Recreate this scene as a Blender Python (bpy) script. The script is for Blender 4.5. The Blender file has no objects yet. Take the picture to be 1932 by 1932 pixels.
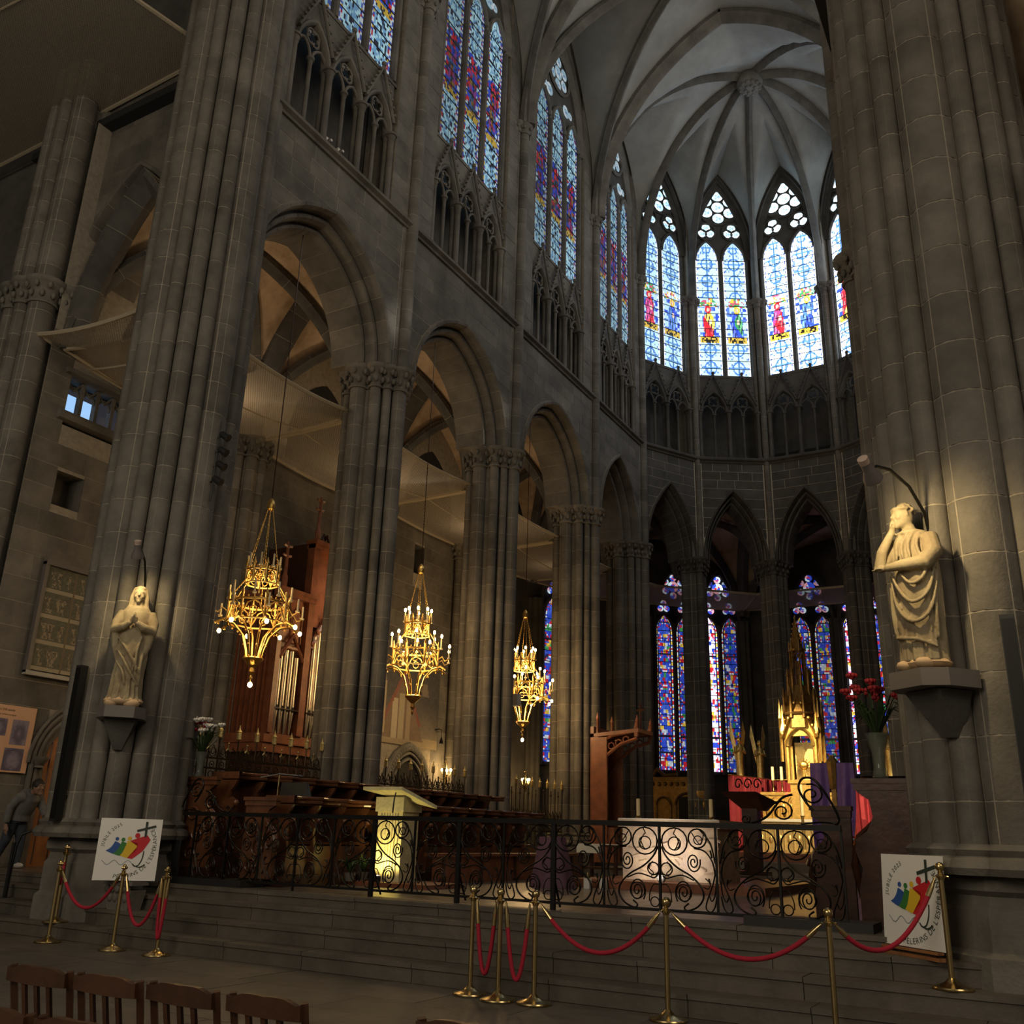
import bpy, math, random
from mathutils import Vector, Matrix
RND = random.Random(11)
PI = math.pi
SC = bpy.context.scene
COL = SC.collection
# ------------------------------------------------------------------ camera
def setup_camera():
    yaw, pitch, roll, f = 0.52454, 0.33016, 0.0309, 1776.25
    F = Vector((-math.sin(yaw)*math.cos(pitch), math.cos(yaw)*math.cos(pitch), math.sin(pitch)))
    Rt = Vector((math.cos(yaw), math.sin(yaw), 0)); U = Rt.cross(F)
    R2 = Rt*math.cos(roll)+U*math.sin(roll); U2 = U*math.cos(roll)-Rt*math.sin(roll)
    cam = bpy.data.cameras.new('camera'); cam.sensor_width = 36; cam.lens = 36*f/1932
    cam.clip_start = .05; cam.clip_end = 300
    o = bpy.data.objects.new('camera', cam); COL.objects.link(o)
    m = Matrix.Identity(4)
    for i in range(3):
        m[i][0] = R2[i]; m[i][1] = U2[i]; m[i][2] = -F[i]
    m[0][3], m[1][3], m[2][3] = 6.988, -10.107, 1.507
    o.matrix_world = m; SC.camera = o
setup_camera()
# ------------------------------------------------------------------ world, light, exposure
SC.view_settings.view_transform = 'Standard'; SC.view_settings.look = 'None'
SC.view_settings.exposure = 0.2; SC.view_settings.gamma = 1.0; SC.view_settings.use_curve_mapping = False
W_ = bpy.data.worlds.new('world'); SC.world = W_; W_.use_nodes = True
W_.node_tree.nodes['Background'].inputs[0].default_value = (1.0, .88, .72, 1)
W_.node_tree.nodes['Background'].inputs[1].default_value = 0.075
def light(name, kind, loc, energy, color=(1, 1, 1), aim=None, size=.2, spot=60, blend=.5, sizey=None):
    l = bpy.data.lights.new(name, kind); l.energy = energy; l.color = color
    if kind == 'AREA':
        l.size = size
        if sizey: l.shape = 'RECTANGLE'; l.size_y = sizey
    else: l.shadow_soft_size = size
    if kind == 'SPOT': l.spot_size = math.radians(spot); l.spot_blend = blend
    o = bpy.data.objects.new(name, l); COL.objects.link(o); o.location = loc
    if aim is not None:
        d = Vector(aim)-Vector(loc); o.rotation_euler = d.to_track_quat('-Z', 'Y').to_euler()
    return o
# daylight of the south transept windows behind and right of the camera, and of the nave windows behind it
light('transept_daylight', 'AREA', (17, -9, 15), 520, (1, .84, .64), (-4, 0, 8), 7, sizey=9)
light('nave_daylight', 'AREA', (1, -18, 9), 640, (1, .86, .66), (0, 0, 2.5), 9, sizey=7)

SC.cycles.max_bounces = 6; SC.cycles.diffuse_bounces = 3; SC.cycles.glossy_bounces = 2; SC.cycles.transmission_bounces = 2; SC.cycles.transparent_max_bounces = 6
SC.cycles.caustics_reflective = False; SC.cycles.caustics_refractive = False; SC.cycles.adaptive_threshold = .08; SC.cycles.sample_clamp_indirect = 4
# ------------------------------------------------------------------ materials
MATS = {}
def mat(name, color, rough=.7, metal=0., var=0., vscale=3., bump=0., bscale=20., emit=0., ecol=None, var2=None, spec=None, coord='Object', detail=5.):
    m = bpy.data.materials.new(name); m.use_nodes = True; MATS[name] = m
    nt = m.node_tree; b = nt.nodes['Principled BSDF']
    b.inputs['Base Color'].default_value = (*color, 1); b.inputs['Roughness'].default_value = rough
    b.inputs['Metallic'].default_value = metal
    if spec is not None: b.inputs['Specular IOR Level'].default_value = spec
    if emit: 
        b.inputs['Emission Color'].default_value = (*(ecol or color), 1); b.inputs['Emission Strength'].default_value = emit
    if var or bump:
        tc = nt.nodes.new('ShaderNodeTexCoord')
        geo = nt.nodes.new('ShaderNodeNewGeometry')
        src = geo.outputs['Position'] if coord == 'World' else tc.outputs['Object']
    if var:
        n = nt.nodes.new('ShaderNodeTexNoise'); n.inputs['Scale'].default_value = vscale; n.inputs['Detail'].default_value = detail
        n.inputs['Roughness'].default_value = .65
        nt.links.new(src, n.inputs['Vector'])
        r = nt.nodes.new('ShaderNodeValToRGB'); r.color_ramp.elements[0].position = .3; r.color_ramp.elements[1].position = .72
        lo = tuple(c*(1-var) for c in color); hi = tuple(min(1, c*(1+var)) for c in (var2 or color))
        r.color_ramp.elements[0].color = (*lo, 1); r.color_ramp.elements[1].color = (*hi, 1)
        nt.links.new(n.outputs['Fac'], r.inputs['Fac'])
        out = r.outputs['Color']
        oi = nt.nodes.new('ShaderNodeObjectInfo'); mx = nt.nodes.new('ShaderNodeMix'); mx.data_type = 'RGBA'; mx.blend_type = 'MULTIPLY'
        mr = nt.nodes.new('ShaderNodeMapRange'); mr.inputs[3].default_value = 1-var*.5; mr.inputs[4].default_value = 1+var*.35
        nt.links.new(oi.outputs['Random'], mr.inputs[0])
        cc = nt.nodes.new('ShaderNodeCombineColor')
        for i in range(3): nt.links.new(mr.outputs[0], cc.inputs[i])
        mx.inputs[0].default_value = 1
        nt.links.new(out, mx.inputs[6]); nt.links.new(cc.outputs[0], mx.inputs[7]); nt.links.new(mx.outputs[2], b.inputs['Base Color'])
    if bump:
        n2 = nt.nodes.new('ShaderNodeTexNoise'); n2.inputs['Scale'].default_value = bscale; n2.inputs['Detail'].default_value = 4
        nt.links.new(src, n2.inputs['Vector'])
        bp = nt.nodes.new('ShaderNodeBump'); bp.inputs['Strength'].default_value = bump; bp.inputs['Distance'].default_value = .02
        nt.links.new(n2.outputs['Fac'], bp.inputs['Height']); nt.links.new(bp.outputs['Normal'], b.inputs['Normal'])
    return m
mat('stone', (.165, .150, .128), .85, var=.38, vscale=1.4, bump=.35, bscale=26, coord='World')
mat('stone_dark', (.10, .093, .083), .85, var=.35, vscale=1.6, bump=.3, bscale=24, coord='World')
mat('stone_floor', (.105, .09, .072), .55, var=.3, vscale=2.2, bump=.2, bscale=18, coord='World')
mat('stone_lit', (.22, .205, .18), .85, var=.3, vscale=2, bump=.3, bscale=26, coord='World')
mat('mortar', (.62, .56, .46), .9, var=.2, vscale=8, coord='World')
mat('mortar_dim', (.34, .30, .24), .9, var=.2, vscale=8, coord='World')
mat('plaster', (.36, .35, .32), .9, var=.2, vscale=.8, bump=.1, bscale=12, coord='World')
mat('plaster_tan', (.50, .33, .19), .9, var=.35, vscale=.9, bump=.1, bscale=10, coord='World', var2=(.62, .48, .34))
mat('plaster_green', (.38, .40, .33), .9, var=.2, vscale=.8, coord='World')
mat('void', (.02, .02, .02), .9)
mat('lead', (.012, .012, .012), .8)
mat('brass', (.62, .47, .22), .24, 1., var=.15, vscale=6)
mat('gold', (.74, .49, .15), .36, 1., var=.25, vscale=9, bump=.25, bscale=40)
mat('gold_pale', (.80, .62, .26), .4, .85, var=.25, vscale=9, bump=.3, bscale=40)
mat('gold_dark', (.34, .20, .06), .45, .7, var=.35, vscale=7, bump=.3, bscale=30)
mat('wood_red', (.24, .085, .042), .38, var=.35, vscale=4, bump=.1, bscale=14)
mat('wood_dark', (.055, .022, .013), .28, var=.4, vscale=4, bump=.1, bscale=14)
mat('wood_case', (.11, .036, .020), .4, var=.3, vscale=4)
mat('wood_stall', (.13, .052, .025), .25, var=.4, vscale=4, bump=.08, bscale=14)
mat('wood_chair', (.060, .024, .011), .42, var=.35, vscale=6, bump=.1, bscale=20)
mat('wood_door', (.40, .17, .065), .45, var=.25, vscale=5, bump=.1, bscale=20)
mat('iron', (.014, .013, .012), .42, .6)
mat('iron_gloss', (.022, .02, .018), .3, .8)
mat('iron_bronze', (.08, .058, .036), .4, .7, var=.3, vscale=8)
mat('rope_red', (.42, .012, .035), .8, bump=.4, bscale=90)
mat('velvet_red', (.28, .02, .035), .8, var=.2, vscale=6)
mat('purple', (.26, .14, .50), .5, var=.2, vscale=5)
mat('purple_dark', (.10, .045, .08), .75, var=.2, vscale=5)
mat('cloth_white', (.72, .70, .62), .8, var=.08, vscale=8)
mat('wax', (.86, .72, .42), .5)
mat('white', (.72, .70, .66), .5); mat('poster_white', (.90, .88, .84), .5)
mat('flame', (1, .72, .35), .5, emit=28, ecol=(1, .66, .26))
mat('bulb', (1, .7, .35), .5, emit=40, ecol=(1, .62, .22))
mat('red_lamp', (1, .05, .03), .5, emit=4, ecol=(1, .05, .03))
mat('lamp_face', (1, .9, .75), .4, emit=3, ecol=(1, .88, .7))
mat('black', (.012, .012, .012), .5)
mat('grey_paint', (.16, .14, .13), .5)
mat('leaf', (.035, .075, .022), .55, var=.4, vscale=9)
mat('petal_white', (.75, .72, .66), .6)
mat('petal_red', (.35, .02, .03), .6)
mat('statue', (.33, .24, .14), .8, var=.35, vscale=3.5, bump=.2, bscale=30, var2=(.28, .24, .15))
mat('statue_face', (.60, .42, .25), .75, var=.15, vscale=6)
mat('skin', (.30, .17, .11), .6)
mat('organ_pipe', (.60, .52, .42), .3, .9, var=.12, vscale=3)
mat('grey_jacket', (.17, .165, .16), .85, var=.15, vscale=10)
mat('jeans', (.05, .062, .085), .85, var=.25, vscale=12)
mat('shoe', (.55, .50, .45), .6)
mat('hair', (.014, .011, .009), .6)

for _n in ('bulb', 'flame', 'red_lamp', 'lamp_face'): MATS[_n].cycles.emission_sampling = 'NONE'
# ------------------------------------------------------------------ mesh helpers
def smooth_path(pts, k=4):
    P = [Vector(p) for p in pts]; out = []
    for i in range(len(P)-1):
        a, b, c, d = P[max(i-1, 0)], P[i], P[i+1], P[min(i+2, len(P)-1)]
        for j in range(k):
            t = j/k; out.append(.5*((2*b)+(c-a)*t+(2*a-5*b+4*c-d)*t*t+(3*b-a-3*c+d)*t**3))
    return out+[P[-1]]
class MB:
    def __init__(s): s.v = []; s.f = []; s.c = None
    def add(s, vs, fs):
        o = len(s.v); s.v.extend([tuple(p) for p in vs]); s.f.extend([tuple(i+o for i in q) for q in fs]); return s
    def box(s, x0, x1, y0, y1, z0, z1):
        return s.add([(x0, y0, z0), (x1, y0, z0), (x1, y1, z0), (x0, y1, z0), (x0, y0, z1), (x1, y0, z1), (x1, y1, z1), (x0, y1, z1)],
                     [(0, 3, 2, 1), (4, 5, 6, 7), (0, 1, 5, 4), (1, 2, 6, 5), (2, 3, 7, 6), (3, 0, 4, 7)])
    def hexa(s, b, t):       # two quads
        return s.add(list(b)+list(t), [(0, 3, 2, 1), (4, 5, 6, 7), (0, 1, 5, 4), (1, 2, 6, 5), (2, 3, 7, 6), (3, 0, 4, 7)])
    def prism(s, poly, vec):
        n = len(poly); v = Vector(vec)
        a = [Vector(p) for p in poly]; b = [p+v for p in a]
        return s.add(a+b, [tuple(range(n))[::-1], tuple(range(n, 2*n))]+[(i, (i+1) % n, n+(i+1) % n, n+i) for i in range(n)])
    def tube(s, pts, r, n=6, closed=False, cap=True):
        pts = [Vector(p) for p in pts]; m = len(pts); rs = r if isinstance(r, (list, tuple)) else [r]*m
        prev = None; vs = []
        for i, p in enumerate(pts):
            a = pts[(i-1) % m] if (closed or i > 0) else p; b = pts[(i+1) % m] if (closed or i < m-1) else p
            t = (b-a)
            if t.length < 1e-9: t = Vector((0, 0, 1))
            t.normalize()
            if prev is None:
                ref = Vector((0, 0, 1)) if abs(t.z) < .9 else Vector((1, 0, 0)); u = t.cross(ref).normalized()
            else:
                u = prev-t*prev.dot(t)
                u = u.normalized() if u.length > 1e-6 else t.orthogonal().normalized()
            prev = u; w = t.cross(u)
            for k in range(n):
                an = 2*PI*k/n; vs.append(p+(u*math.cos(an)+w*math.sin(an))*rs[i])
        fs = []
        for i in range(m if closed else m-1):
            j = (i+1) % m
            for k in range(n): fs.append((i*n+k, i*n+(k+1) % n, j*n+(k+1) % n, j*n+k))
        if cap and not closed: fs += [tuple(range(n))[::-1], tuple(range((m-1)*n, m*n))]
        return s.add(vs, fs)
    def lathe(s, prof, n=16, loc=(0, 0, 0), a0=0., mtx=None):
        vs = []; fs = []; m = len(prof)
        for (r, z) in prof:
            for k in range(n):
                an = a0+2*PI*k/n; p = Vector((r*math.cos(an), r*math.sin(an), z))
                if mtx is not None: p = mtx @ p
                vs.append(p+Vector(loc))
        for i in range(m-1):
            for k in range(n): fs.append((i*n+k, i*n+(k+1) % n, (i+1)*n+(k+1) % n, (i+1)*n+k))
        fs += [tuple(range(n))[::-1], tuple(range((m-1)*n, m*n))]
        return s.add(vs, fs)
    def grid(s, fn, nu, nv):
        vs = [fn(i/nu, j/nv) for j in range(nv+1) for i in range(nu+1)]
        fs = [(j*(nu+1)+i, j*(nu+1)+i+1, (j+1)*(nu+1)+i+1, (j+1)*(nu+1)+i) for j in range(nv) for i in range(nu)]
        return s.add(vs, fs)
    def sphere(s, c, r, n=8, m=6, sc=(1, 1, 1)):
        c = Vector(c)
        prof = [(max(1e-4, math.sin(PI*i/m))*r, -math.cos(PI*i/m)*r) for i in range(m+1)]
        vs = []
        o = len(s.v)
        s.lathe(prof, n, (0, 0, 0))
        for i in range(o, len(s.v)):
            p = s.v[i]; s.v[i] = (p[0]*sc[0]+c.x, p[1]*sc[1]+c.y, p[2]*sc[2]+c.z)
        return s
    def xf(s, M):
        s.v = [tuple(M @ Vector(p)) for p in s.v]; return s
    def mesh(s, name, material, smooth=None):
        me = bpy.data.meshes.new(name); me.from_pydata(s.v, [], s.f)
        if material: me.materials.append(MATS[material] if isinstance(material, str) else material)
        if smooth is not None:
            me.polygons.foreach_set('use_smooth', [True]*len(me.polygons))
            me.set_sharp_from_angle(angle=math.radians(smooth))
        return me
    def build(s, name, material, parent=None, smooth=None):
        o = bpy.data.objects.new(name, s.mesh(name, material, smooth)); COL.objects.link(o)
        if parent is not None: o.parent = parent
        return o
def inst(me, name, parent=None, loc=(0, 0, 0), rz=0., scale=None):
    o = bpy.data.objects.new(name, me); COL.objects.link(o); o.location = loc; o.rotation_euler = (0, 0, rz)
    if scale: o.scale = scale
    if parent is not None: o.parent = parent
    return o
def tag(o, label, cat, group=None):
    o['label'] = label; o['category'] = cat
    if group: o['group'] = group
    return o
def thing(name, label, cat, loc=(0, 0, 0), rz=0., group=None):
    o = bpy.data.objects.new(name, None); COL.objects.link(o); o.location = loc; o.rotation_euler = (0, 0, rz); o.empty_display_size = .1
    return tag(o, label, cat, group)
def struct(name, label=None, loc=(0, 0, 0)):
    o = bpy.data.objects.new(name, None); COL.objects.link(o); o['kind'] = 'structure'; o.location = loc; o.empty_display_size = .1
    if label: o['label'] = label
    return o
def copy_tree(o, parent=None):
    c = o.copy(); COL.objects.link(c); c.parent = parent
    for ch in list(o.children): copy_tree(ch, c)
    return c
def arc_pts(a, h, n=8):
    """pointed arch, half span a, rise h: list of (u, z) from (-a,0) over (0,h) to (a,0)"""
    Rr = (a*a+h*h)/(2*a); c = Rr-a; th = math.acos(max(-1, min(1, c/Rr)))
    right = [(-c+Rr*math.cos(th*i/n), Rr*math.sin(th*i/n)) for i in range(n+1)]
    left = [(-u, z) for u, z in right]
    return left+right[::-1][1:]
def arch_z(u, a, h):
    Rr = (a*a+h*h)/(2*a); c = Rr-a; q = Rr*Rr-(abs(u)+c)**2
    return math.sqrt(q) if q > 0 else 0.
def circle_pts(c, r, ax, ay, n=14, a0=0, a1=2*PI):
    return [Vector(c)+Vector(ax)*(r*math.cos(a0+(a1-a0)*i/n))+Vector(ay)*(r*math.sin(a0+(a1-a0)*i/n)) for i in range(n + (0 if abs(a1-a0-2*PI) < 1e-6 else 1))]
class Frame:
    """u along the wall, n toward the room, z up"""
    def __init__(s, o, u, n): s.o = Vector(o); s.u = Vector(u).normalized(); s.n = Vector(n).normalized()
    def __call__(s, u, n, z): return s.o+s.u*u+s.n*n+Vector((0, 0, z))
def arch_piece(mb, fr, uc, zs, a, h, prof, t0, t1, side, n=4):
    """sweep closed profile [(radial, depth)] on one half of a pointed arch between t0 and t1 (0 springing, 1 apex)"""
    Rr = (a*a+h*h)/(2*a); c = Rr-a; m = len(prof); vs = []; fs = []
    for i in range(n+1):
        t = t0+(t1-t0)*i/n
        for (r, d) in prof:
            rad = Rr+r; th = math.acos(max(-1, min(1, c/rad)))*t
            vs.append(fr(uc+side*(-c+rad*math.cos(th)), d, zs+rad*math.sin(th)))
    for i in range(n):
        for k in range(m):
            q = (i*m+k, i*m+(k+1) % m, (i+1)*m+(k+1) % m, (i+1)*m+k)
            fs.append(q if side > 0 else q[::-1])
    fs += [tuple(range(m))[::-1], tuple(range(n*m, (n+1)*m))]
    mb.add(vs, fs)
def sweep_rib(mb, pts, half, deep, n_up=None):
    """rib of trefoil-like section hanging below the curve pts"""
    prof = [(-half, 0), (-half, -deep*.35), (-half*.62, -deep*.55), (-half*.42, -deep*.8), (0, -deep), (half*.42, -deep*.8), (half*.62, -deep*.55), (half, -deep*.35), (half, 0)]
    m = len(prof); vs = []; fs = []; N = len(pts); P = [Vector(p) for p in pts]
    for i, p in enumerate(P):
        t = (P[min(i+1, N-1)]-P[max(i-1, 0)]).normalized()
        h = Vector((t.x, t.y, 0))
        h = h.normalized() if h.length > 1e-4 else (Vector((P[-1].x-P[0].x, P[-1].y-P[0].y, 0)).normalized())
        side = Vector((-h.y, h.x, 0)); up = t.cross(side).normalized()      # points to the outside of the vault
        for (a, d) in prof: vs.append(p+side*a+up*d)
    for i in range(N-1):
        for k in range(m-1): fs.append((i*m+k, i*m+k+1, (i+1)*m+k+1, (i+1)*m+k))
    mb.add(vs, fs+[tuple(range(m)), tuple(range((N-1)*m, N*m))[::-1]])
mat('ambo_stone', (.62, .55, .32), .6, var=.2, vscale=6, bump=.5, bscale=22)
_vg = mat('vase_glass', (.16, .18, .15), .06, spec=.9); _vg.node_tree.nodes['Principled BSDF'].inputs['Alpha'].default_value = .45
mat('altar_stone', (.60, .47, .40), .55, var=.22, vscale=5, bump=.9, bscale=9, var2=(.68, .55, .38))
mat('poster_ink', (.03, .045, .035), .6); mat('poster_blue', (.03, .10, .36), .5); mat('poster_green', (.045, .22, .045), .5); mat('poster_yellow', (.85, .55, .03), .5); mat('poster_red', (.62, .02, .03), .5); mat('poster_wave', (.12, .18, .26), .5)
# ================================================================== lettering helper
GLY = {}
def glyph(ch):
    if ch not in GLY:
        cu = bpy.data.curves.new('letter', 'FONT'); cu.body = ch; cu.size = 1.0; cu.resolution_u = 3
        o = bpy.data.objects.new('letter', cu); COL.objects.link(o); bpy.context.view_layer.update()
        me = o.evaluated_get(bpy.context.evaluated_depsgraph_get()).to_mesh()
        vs = [tuple(v.co) for v in me.vertices]; fs = [tuple(p.vertices) for p in me.polygons]
        w = max([v[0] for v in vs], default=.35)
        bpy.data.objects.remove(o); bpy.data.curves.remove(cu)
        GLY[ch] = (vs, fs, w+.08 if vs else .32)
    return GLY[ch]
for _c in set("JUBILÉ 2025PÈLERINS DE L'ESPÉRANCE"+'Peintures XIII siècle cachées par le buffet d orgue'): glyph(_c)
mat('frame_light', (.45, .42, .36), .6); mat('notice_pink', (.80, .48, .30), .6); mat('lamp_cap', (.55, .42, .34), .5)
# ================================================================== stained glass
m = bpy.data.materials.new('stained_glass'); m.use_nodes = True; MATS['glass'] = m; GLMAT = ['glass']
_nt = m.node_tree; _b = _nt.nodes['Principled BSDF']
_at = _nt.nodes.new('ShaderNodeAttribute'); _at.attribute_name = 'Col'
_nt.links.new(_at.outputs['Color'], _b.inputs['Emission Color']); _b.inputs['Emission Strength'].default_value = 1.0
_b.inputs['Base Color'].default_value = (.02, .02, .03, 1); _b.inputs['Roughness'].default_value = .3
def colmesh(name, vs, fs, cols, material=None):
    material = material or GLMAT[0]
    me = bpy.data.meshes.new(name); me.from_pydata([tuple(v) for v in vs], [], fs)
    at = me.color_attributes.new('Col', 'FLOAT_COLOR', 'CORNER'); buf = []
    for f, c in zip(fs, cols): buf.extend((c[0], c[1], c[2], 1.)*len(f))
    at.data.foreach_set('color', buf); me.materials.append(MATS[material]); return me
MATS['glass_dim'] = MATS['glass'].copy(); MATS['glass_dim'].name = 'stained_glass_dim'; MATS['glass_dim'].cycles.emission_sampling = 'NONE'
def hsh(*a):
    x = 0
    for k in a: x = (x*1103515245+int(k*7919)+12345) & 0x7fffffff
    x ^= x >> 13; x = (x*1274126177) & 0x7fffffff; x ^= x >> 11
    return (x & 0xffff)/65535.
BLUE = (.03, .07, .55); RED = (.55, .02, .03); GOLD = (.75, .5, .06); GRN = (.05, .3, .1); PALE = (.45, .68, .80); WHT = (.85, .95, 1.0); PUR = (.25, .05, .25)
def glass_apse(u, v, H, seed, br, hot):
    """grisaille lancet with a standing figure, canopy and inscription"""
    x = (u-.5)*2; k = v/H; row = int(v*9); colr = PALE
    if abs(x) > .80:
        c = [BLUE, WHT, (.25, .4, .8), WHT][(row+int(seed)) % 4] if hot < 2 else [BLUE, WHT][(row) % 2]
        if abs(x) > .93: c = WHT
        return tuple(q*br for q in c)
    if .245 < k < .285:                                        # inscription
        g = hsh(int(u*15), int(k*90), seed)
        c = (.02, .015, .01) if (g > .52 and abs(x) < .7) else GOLD
        return tuple(q*br*.75 for q in c)
    if .285 < k < .52:                                         # figure
        y = (k-.285)/.235
        hx, hy = .06*(1 if seed % 2 else -1), .86
        d = math.hypot((x-hx)*.62, (y-hy)*1.5)
        robe = [RED, BLUE, (.5, .05, .2), (.08, .2, .6)][int(seed) % 4]; cloak = [GRN, GOLD, BLUE, RED][int(seed*3+1) % 4]
        if d < .085: return tuple(q*br for q in (.75, .5, .4))
        if d < .17: return tuple(q*br for q in ((.8, .5, .05) if seed % 2 else RED))
        wdt = .20+.26*min(1, max(0, (.80-y)/.16))-.10*max(0, y-.35)+.05*math.sin(y*9+seed)
        if y < .80 and abs(x-hx*.5) < wdt:
            fold = math.sin((x*2.2+y*1.1*math.sin(seed))*11)+.6*math.sin((x-y)*17+seed)
            c = robe if (x-hx)+.35*math.sin(y*6+seed) < .10 else cloak
            if fold > .95: c = (.02, .02, .04)
            elif fold < -1.0: c = tuple(min(1, q*1.8+.12) for q in c)
            if .42 < y < .56 and abs(x-.1) < .12: c = (.75, .55, .42)
            return tuple(q*br for q in c)
        if y > .95: return tuple(q*br*.9 for q in ([GRN, GOLD, PALE, RED][int((x+1)*4.5+seed) % 4]))
        g = hsh(int(u*10), int(v*8), seed)
        c = BLUE if g < .30 else ((.10, .2, .6) if g < .5 else PALE)
        return tuple(q*br*.9 for q in c)
    if .52 <= k < .57:                                         # canopy
        g = hsh(int(u*12), int(v*10), seed+5)
        c = ([GRN, GOLD, (.5, .1, .15), PALE] if seed % 3 else [(.5, .1, .2), GOLD, PALE, WHT])[int(g*4) % 4] if abs(x) < .35+.4*abs(math.sin(v*8)) else PALE
        return tuple(q*br*.9 for q in c)
    # grisaille lattice with rings
    rr = math.hypot(x*.55, ((v*1.25) % 1.0-.5)*.8)
    if abs(rr-.27) < .035: c = (.05, .16, .5)
    elif abs(x) < .05 or abs(((v*1.25) % 1.0)-.5) < .05: c = (.10, .25, .5)
    elif hsh(int(u*13), int(v*12), seed) < .13: c = (.12, .22, .42)
    else: c = WHT if hot > 1 else PALE
    return tuple(q*br for q in c)
def glass_side(u, v, H, seed, br, hot):
    x = (u-.5)*2; k = v/H; row = int(v*10)
    if abs(x) > .72:
        c = [BLUE, GOLD, (.1, .2, .7), WHT, RED][(row+int(seed)) % 5] if abs(x) < .9 else [(.1, .15, .6), WHT][row % 2]
        return tuple(q*br*.6 for q in c)
    if hsh(int(u*14), int(v*14), seed+8) < .22: return (.01, .012, .02)
    if .30 < k < .62:
        y = (k-.3)/.32; g = hsh(int(u*7), int(v*6), seed)
        if math.hypot(x*.5, (y-.8)*1.5) < .16 and math.hypot(x*.5, (y-.8)*1.5) > .09: return tuple(q*br for q in RED)
        body = abs(x) < .45 and y < .78
        pal = [BLUE, (.3, .02, .03), (.25, .14, .03), PUR, (.04, .12, .3)] if body else [BLUE, (.02, .03, .12), RED, BLUE, PALE]
        return tuple(q*br*.8 for q in pal[int(g*5) % 5])
    if .27 < k <= .30: return tuple(q*br*.6 for q in GOLD)
    rr = math.hypot(x*.6, ((v*1.5) % 1.0-.5)*.8)
    if abs(rr-.26) < .05 or hsh(int(u*10), int(v*9), seed) < .2: c = (.14, .3, .48)
    else: c = (.36, .60, .68)
    return tuple(q*br for q in c)
def glass_low(u, v, H, seed, br, hot):
    """13th century medallions, deep blue and red"""
    x = (u-.5)*2
    if abs(x) > .84: return tuple(q*br*1.3 for q in ([(.6, .75, .8), RED, (.6, .75, .8), BLUE, GOLD][int(v*11+seed) % 5]))
    if abs(x) > .76: return (0.01, .01, .02)
    y = (v*1.45) % 1.0; r = math.hypot(x*.55, (y-.5)*.85); g = hsh(int(u*20), int(v*17), seed); blob = hsh(int(u*6+.5*int(v*6)), int(v*6), seed+2)
    if abs(y) < .03: return (.01, .01, .02)
    if .37 < r < .41: return tuple(q*br for q in (RED if int(v*20) % 3 else (.7, .7, .75)))
    if r < .37:
        if hot > 1: pal = [(.85, .85, .95), GOLD, RED, BLUE, (.9, .8, .85), (.75, .65, .95), WHT]
        else: pal = [BLUE, BLUE, BLUE, (.05, .12, .62), RED, (.55, .62, .7), GRN, GOLD, BLUE]
        c = pal[int(blob*len(pal)) % len(pal)]
        return tuple(q*br*(.6+.6*g) for q in c)
    pal = [RED, BLUE, (.04, .08, .42), BLUE, (.02, .02, .06), (.05, .1, .5)] if hot < 2 else [(.75, .65, .95), (.35, .35, .9), (.95, .85, .95), BLUE, (.6, .1, .3), (.85, .8, 1)]
    return tuple(q*br for q in pal[int(g*6) % 6])
def glass_plain(u, v, H, seed, br, hot): return (br, br*.94, br*.84)
def lancet(win, fr, u0, w, z0, z1, nn, design, seed, br, hot=1, rows=14, nx=14, ny=6, name='glass_panel'):
    """one lancet, cut by saddle bars into panels; pointed head"""
    a = w/2; h = w*.95; zs = z1-h; H = z1-z0; uc = u0+a
    edges = [z0+(zs-z0)*i/rows for i in range(rows+1)]+[z1]
    for i in range(len(edges)-1):
        e0, e1 = edges[i]+.012, edges[i+1]-.012; head = i == len(edges)-2
        m_ = ny if not head else ny*2
        vs = []; fs = []; cs = []
        for j in range(m_+1):
            z = e0+(e1-e0)*j/m_
            hw = a
            if head:
                zz = z-zs; Rr = (a*a+h*h)/(2*a); c = Rr-a; hw = max(.0, math.sqrt(max(0, Rr*Rr-zz*zz))-c)
            for q in range(nx+1): vs.append(fr(uc+hw*(2*q/nx-1), nn, z))
        for j in range(m_):
            z = e0+(e1-e0)*(j+.5)/m_
            for q in range(nx):
                fs.append((j*(nx+1)+q, j*(nx+1)+q+1, (j+1)*(nx+1)+q+1, (j+1)*(nx+1)+q))
                cs.append(design((q+.5)/nx, z-z0, H, seed, br, hot))
        me = colmesh(name, vs, fs, cs); o = bpy.data.objects.new(name, me); COL.objects.link(o); o.parent = win
    mb = MB()
    for e in edges[1:-1]: mb.tube([fr(uc-a, nn+.012, e), fr(uc+a, nn+.012, e)], .013, 4)
    mb.tube([fr(uc, nn+.012, z0), fr(uc, nn+.012, zs+h*.8)], .006, 4)
    mb.build('saddle_bars', 'lead', win)
def lobe(win, fr, u, z, r, nn, design, seed, br, hot, n=10, name='tracery_light'):
    vs = [fr(u, nn, z)]; fs = []; cs = []
    for ring in (1, 2):
        for k in range(n): vs.append(fr(u+r*ring/2*math.cos(2*PI*k/n), nn, z+r*ring/2*math.sin(2*PI*k/n)))
    for k in range(n):
        k2 = (k+1) % n
        fs.append((0, 1+k, 1+k2)); cs.append(tuple(q*br for q in (PALE if k % 3 else (.2, .35, .6))) if hot != 9 else tuple(q*br for q in [BLUE, BLUE, RED, PALE][int(hsh(k, seed)*4) % 4]))
        fs.append((1+k, 1+n+k, 1+n+k2, 1+k2)); cs.append(tuple(q*br for q in ((WHT if hsh(k, seed) < .5 else PALE) if hot != 9 else [(.6, .75, .85), BLUE, (.65, .3, .35)][int(seed+k*.4) % 3])))
    me = colmesh(name, vs, fs, cs); o = bpy.data.objects.new(name, me); COL.objects.link(o); o.parent = win
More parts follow.
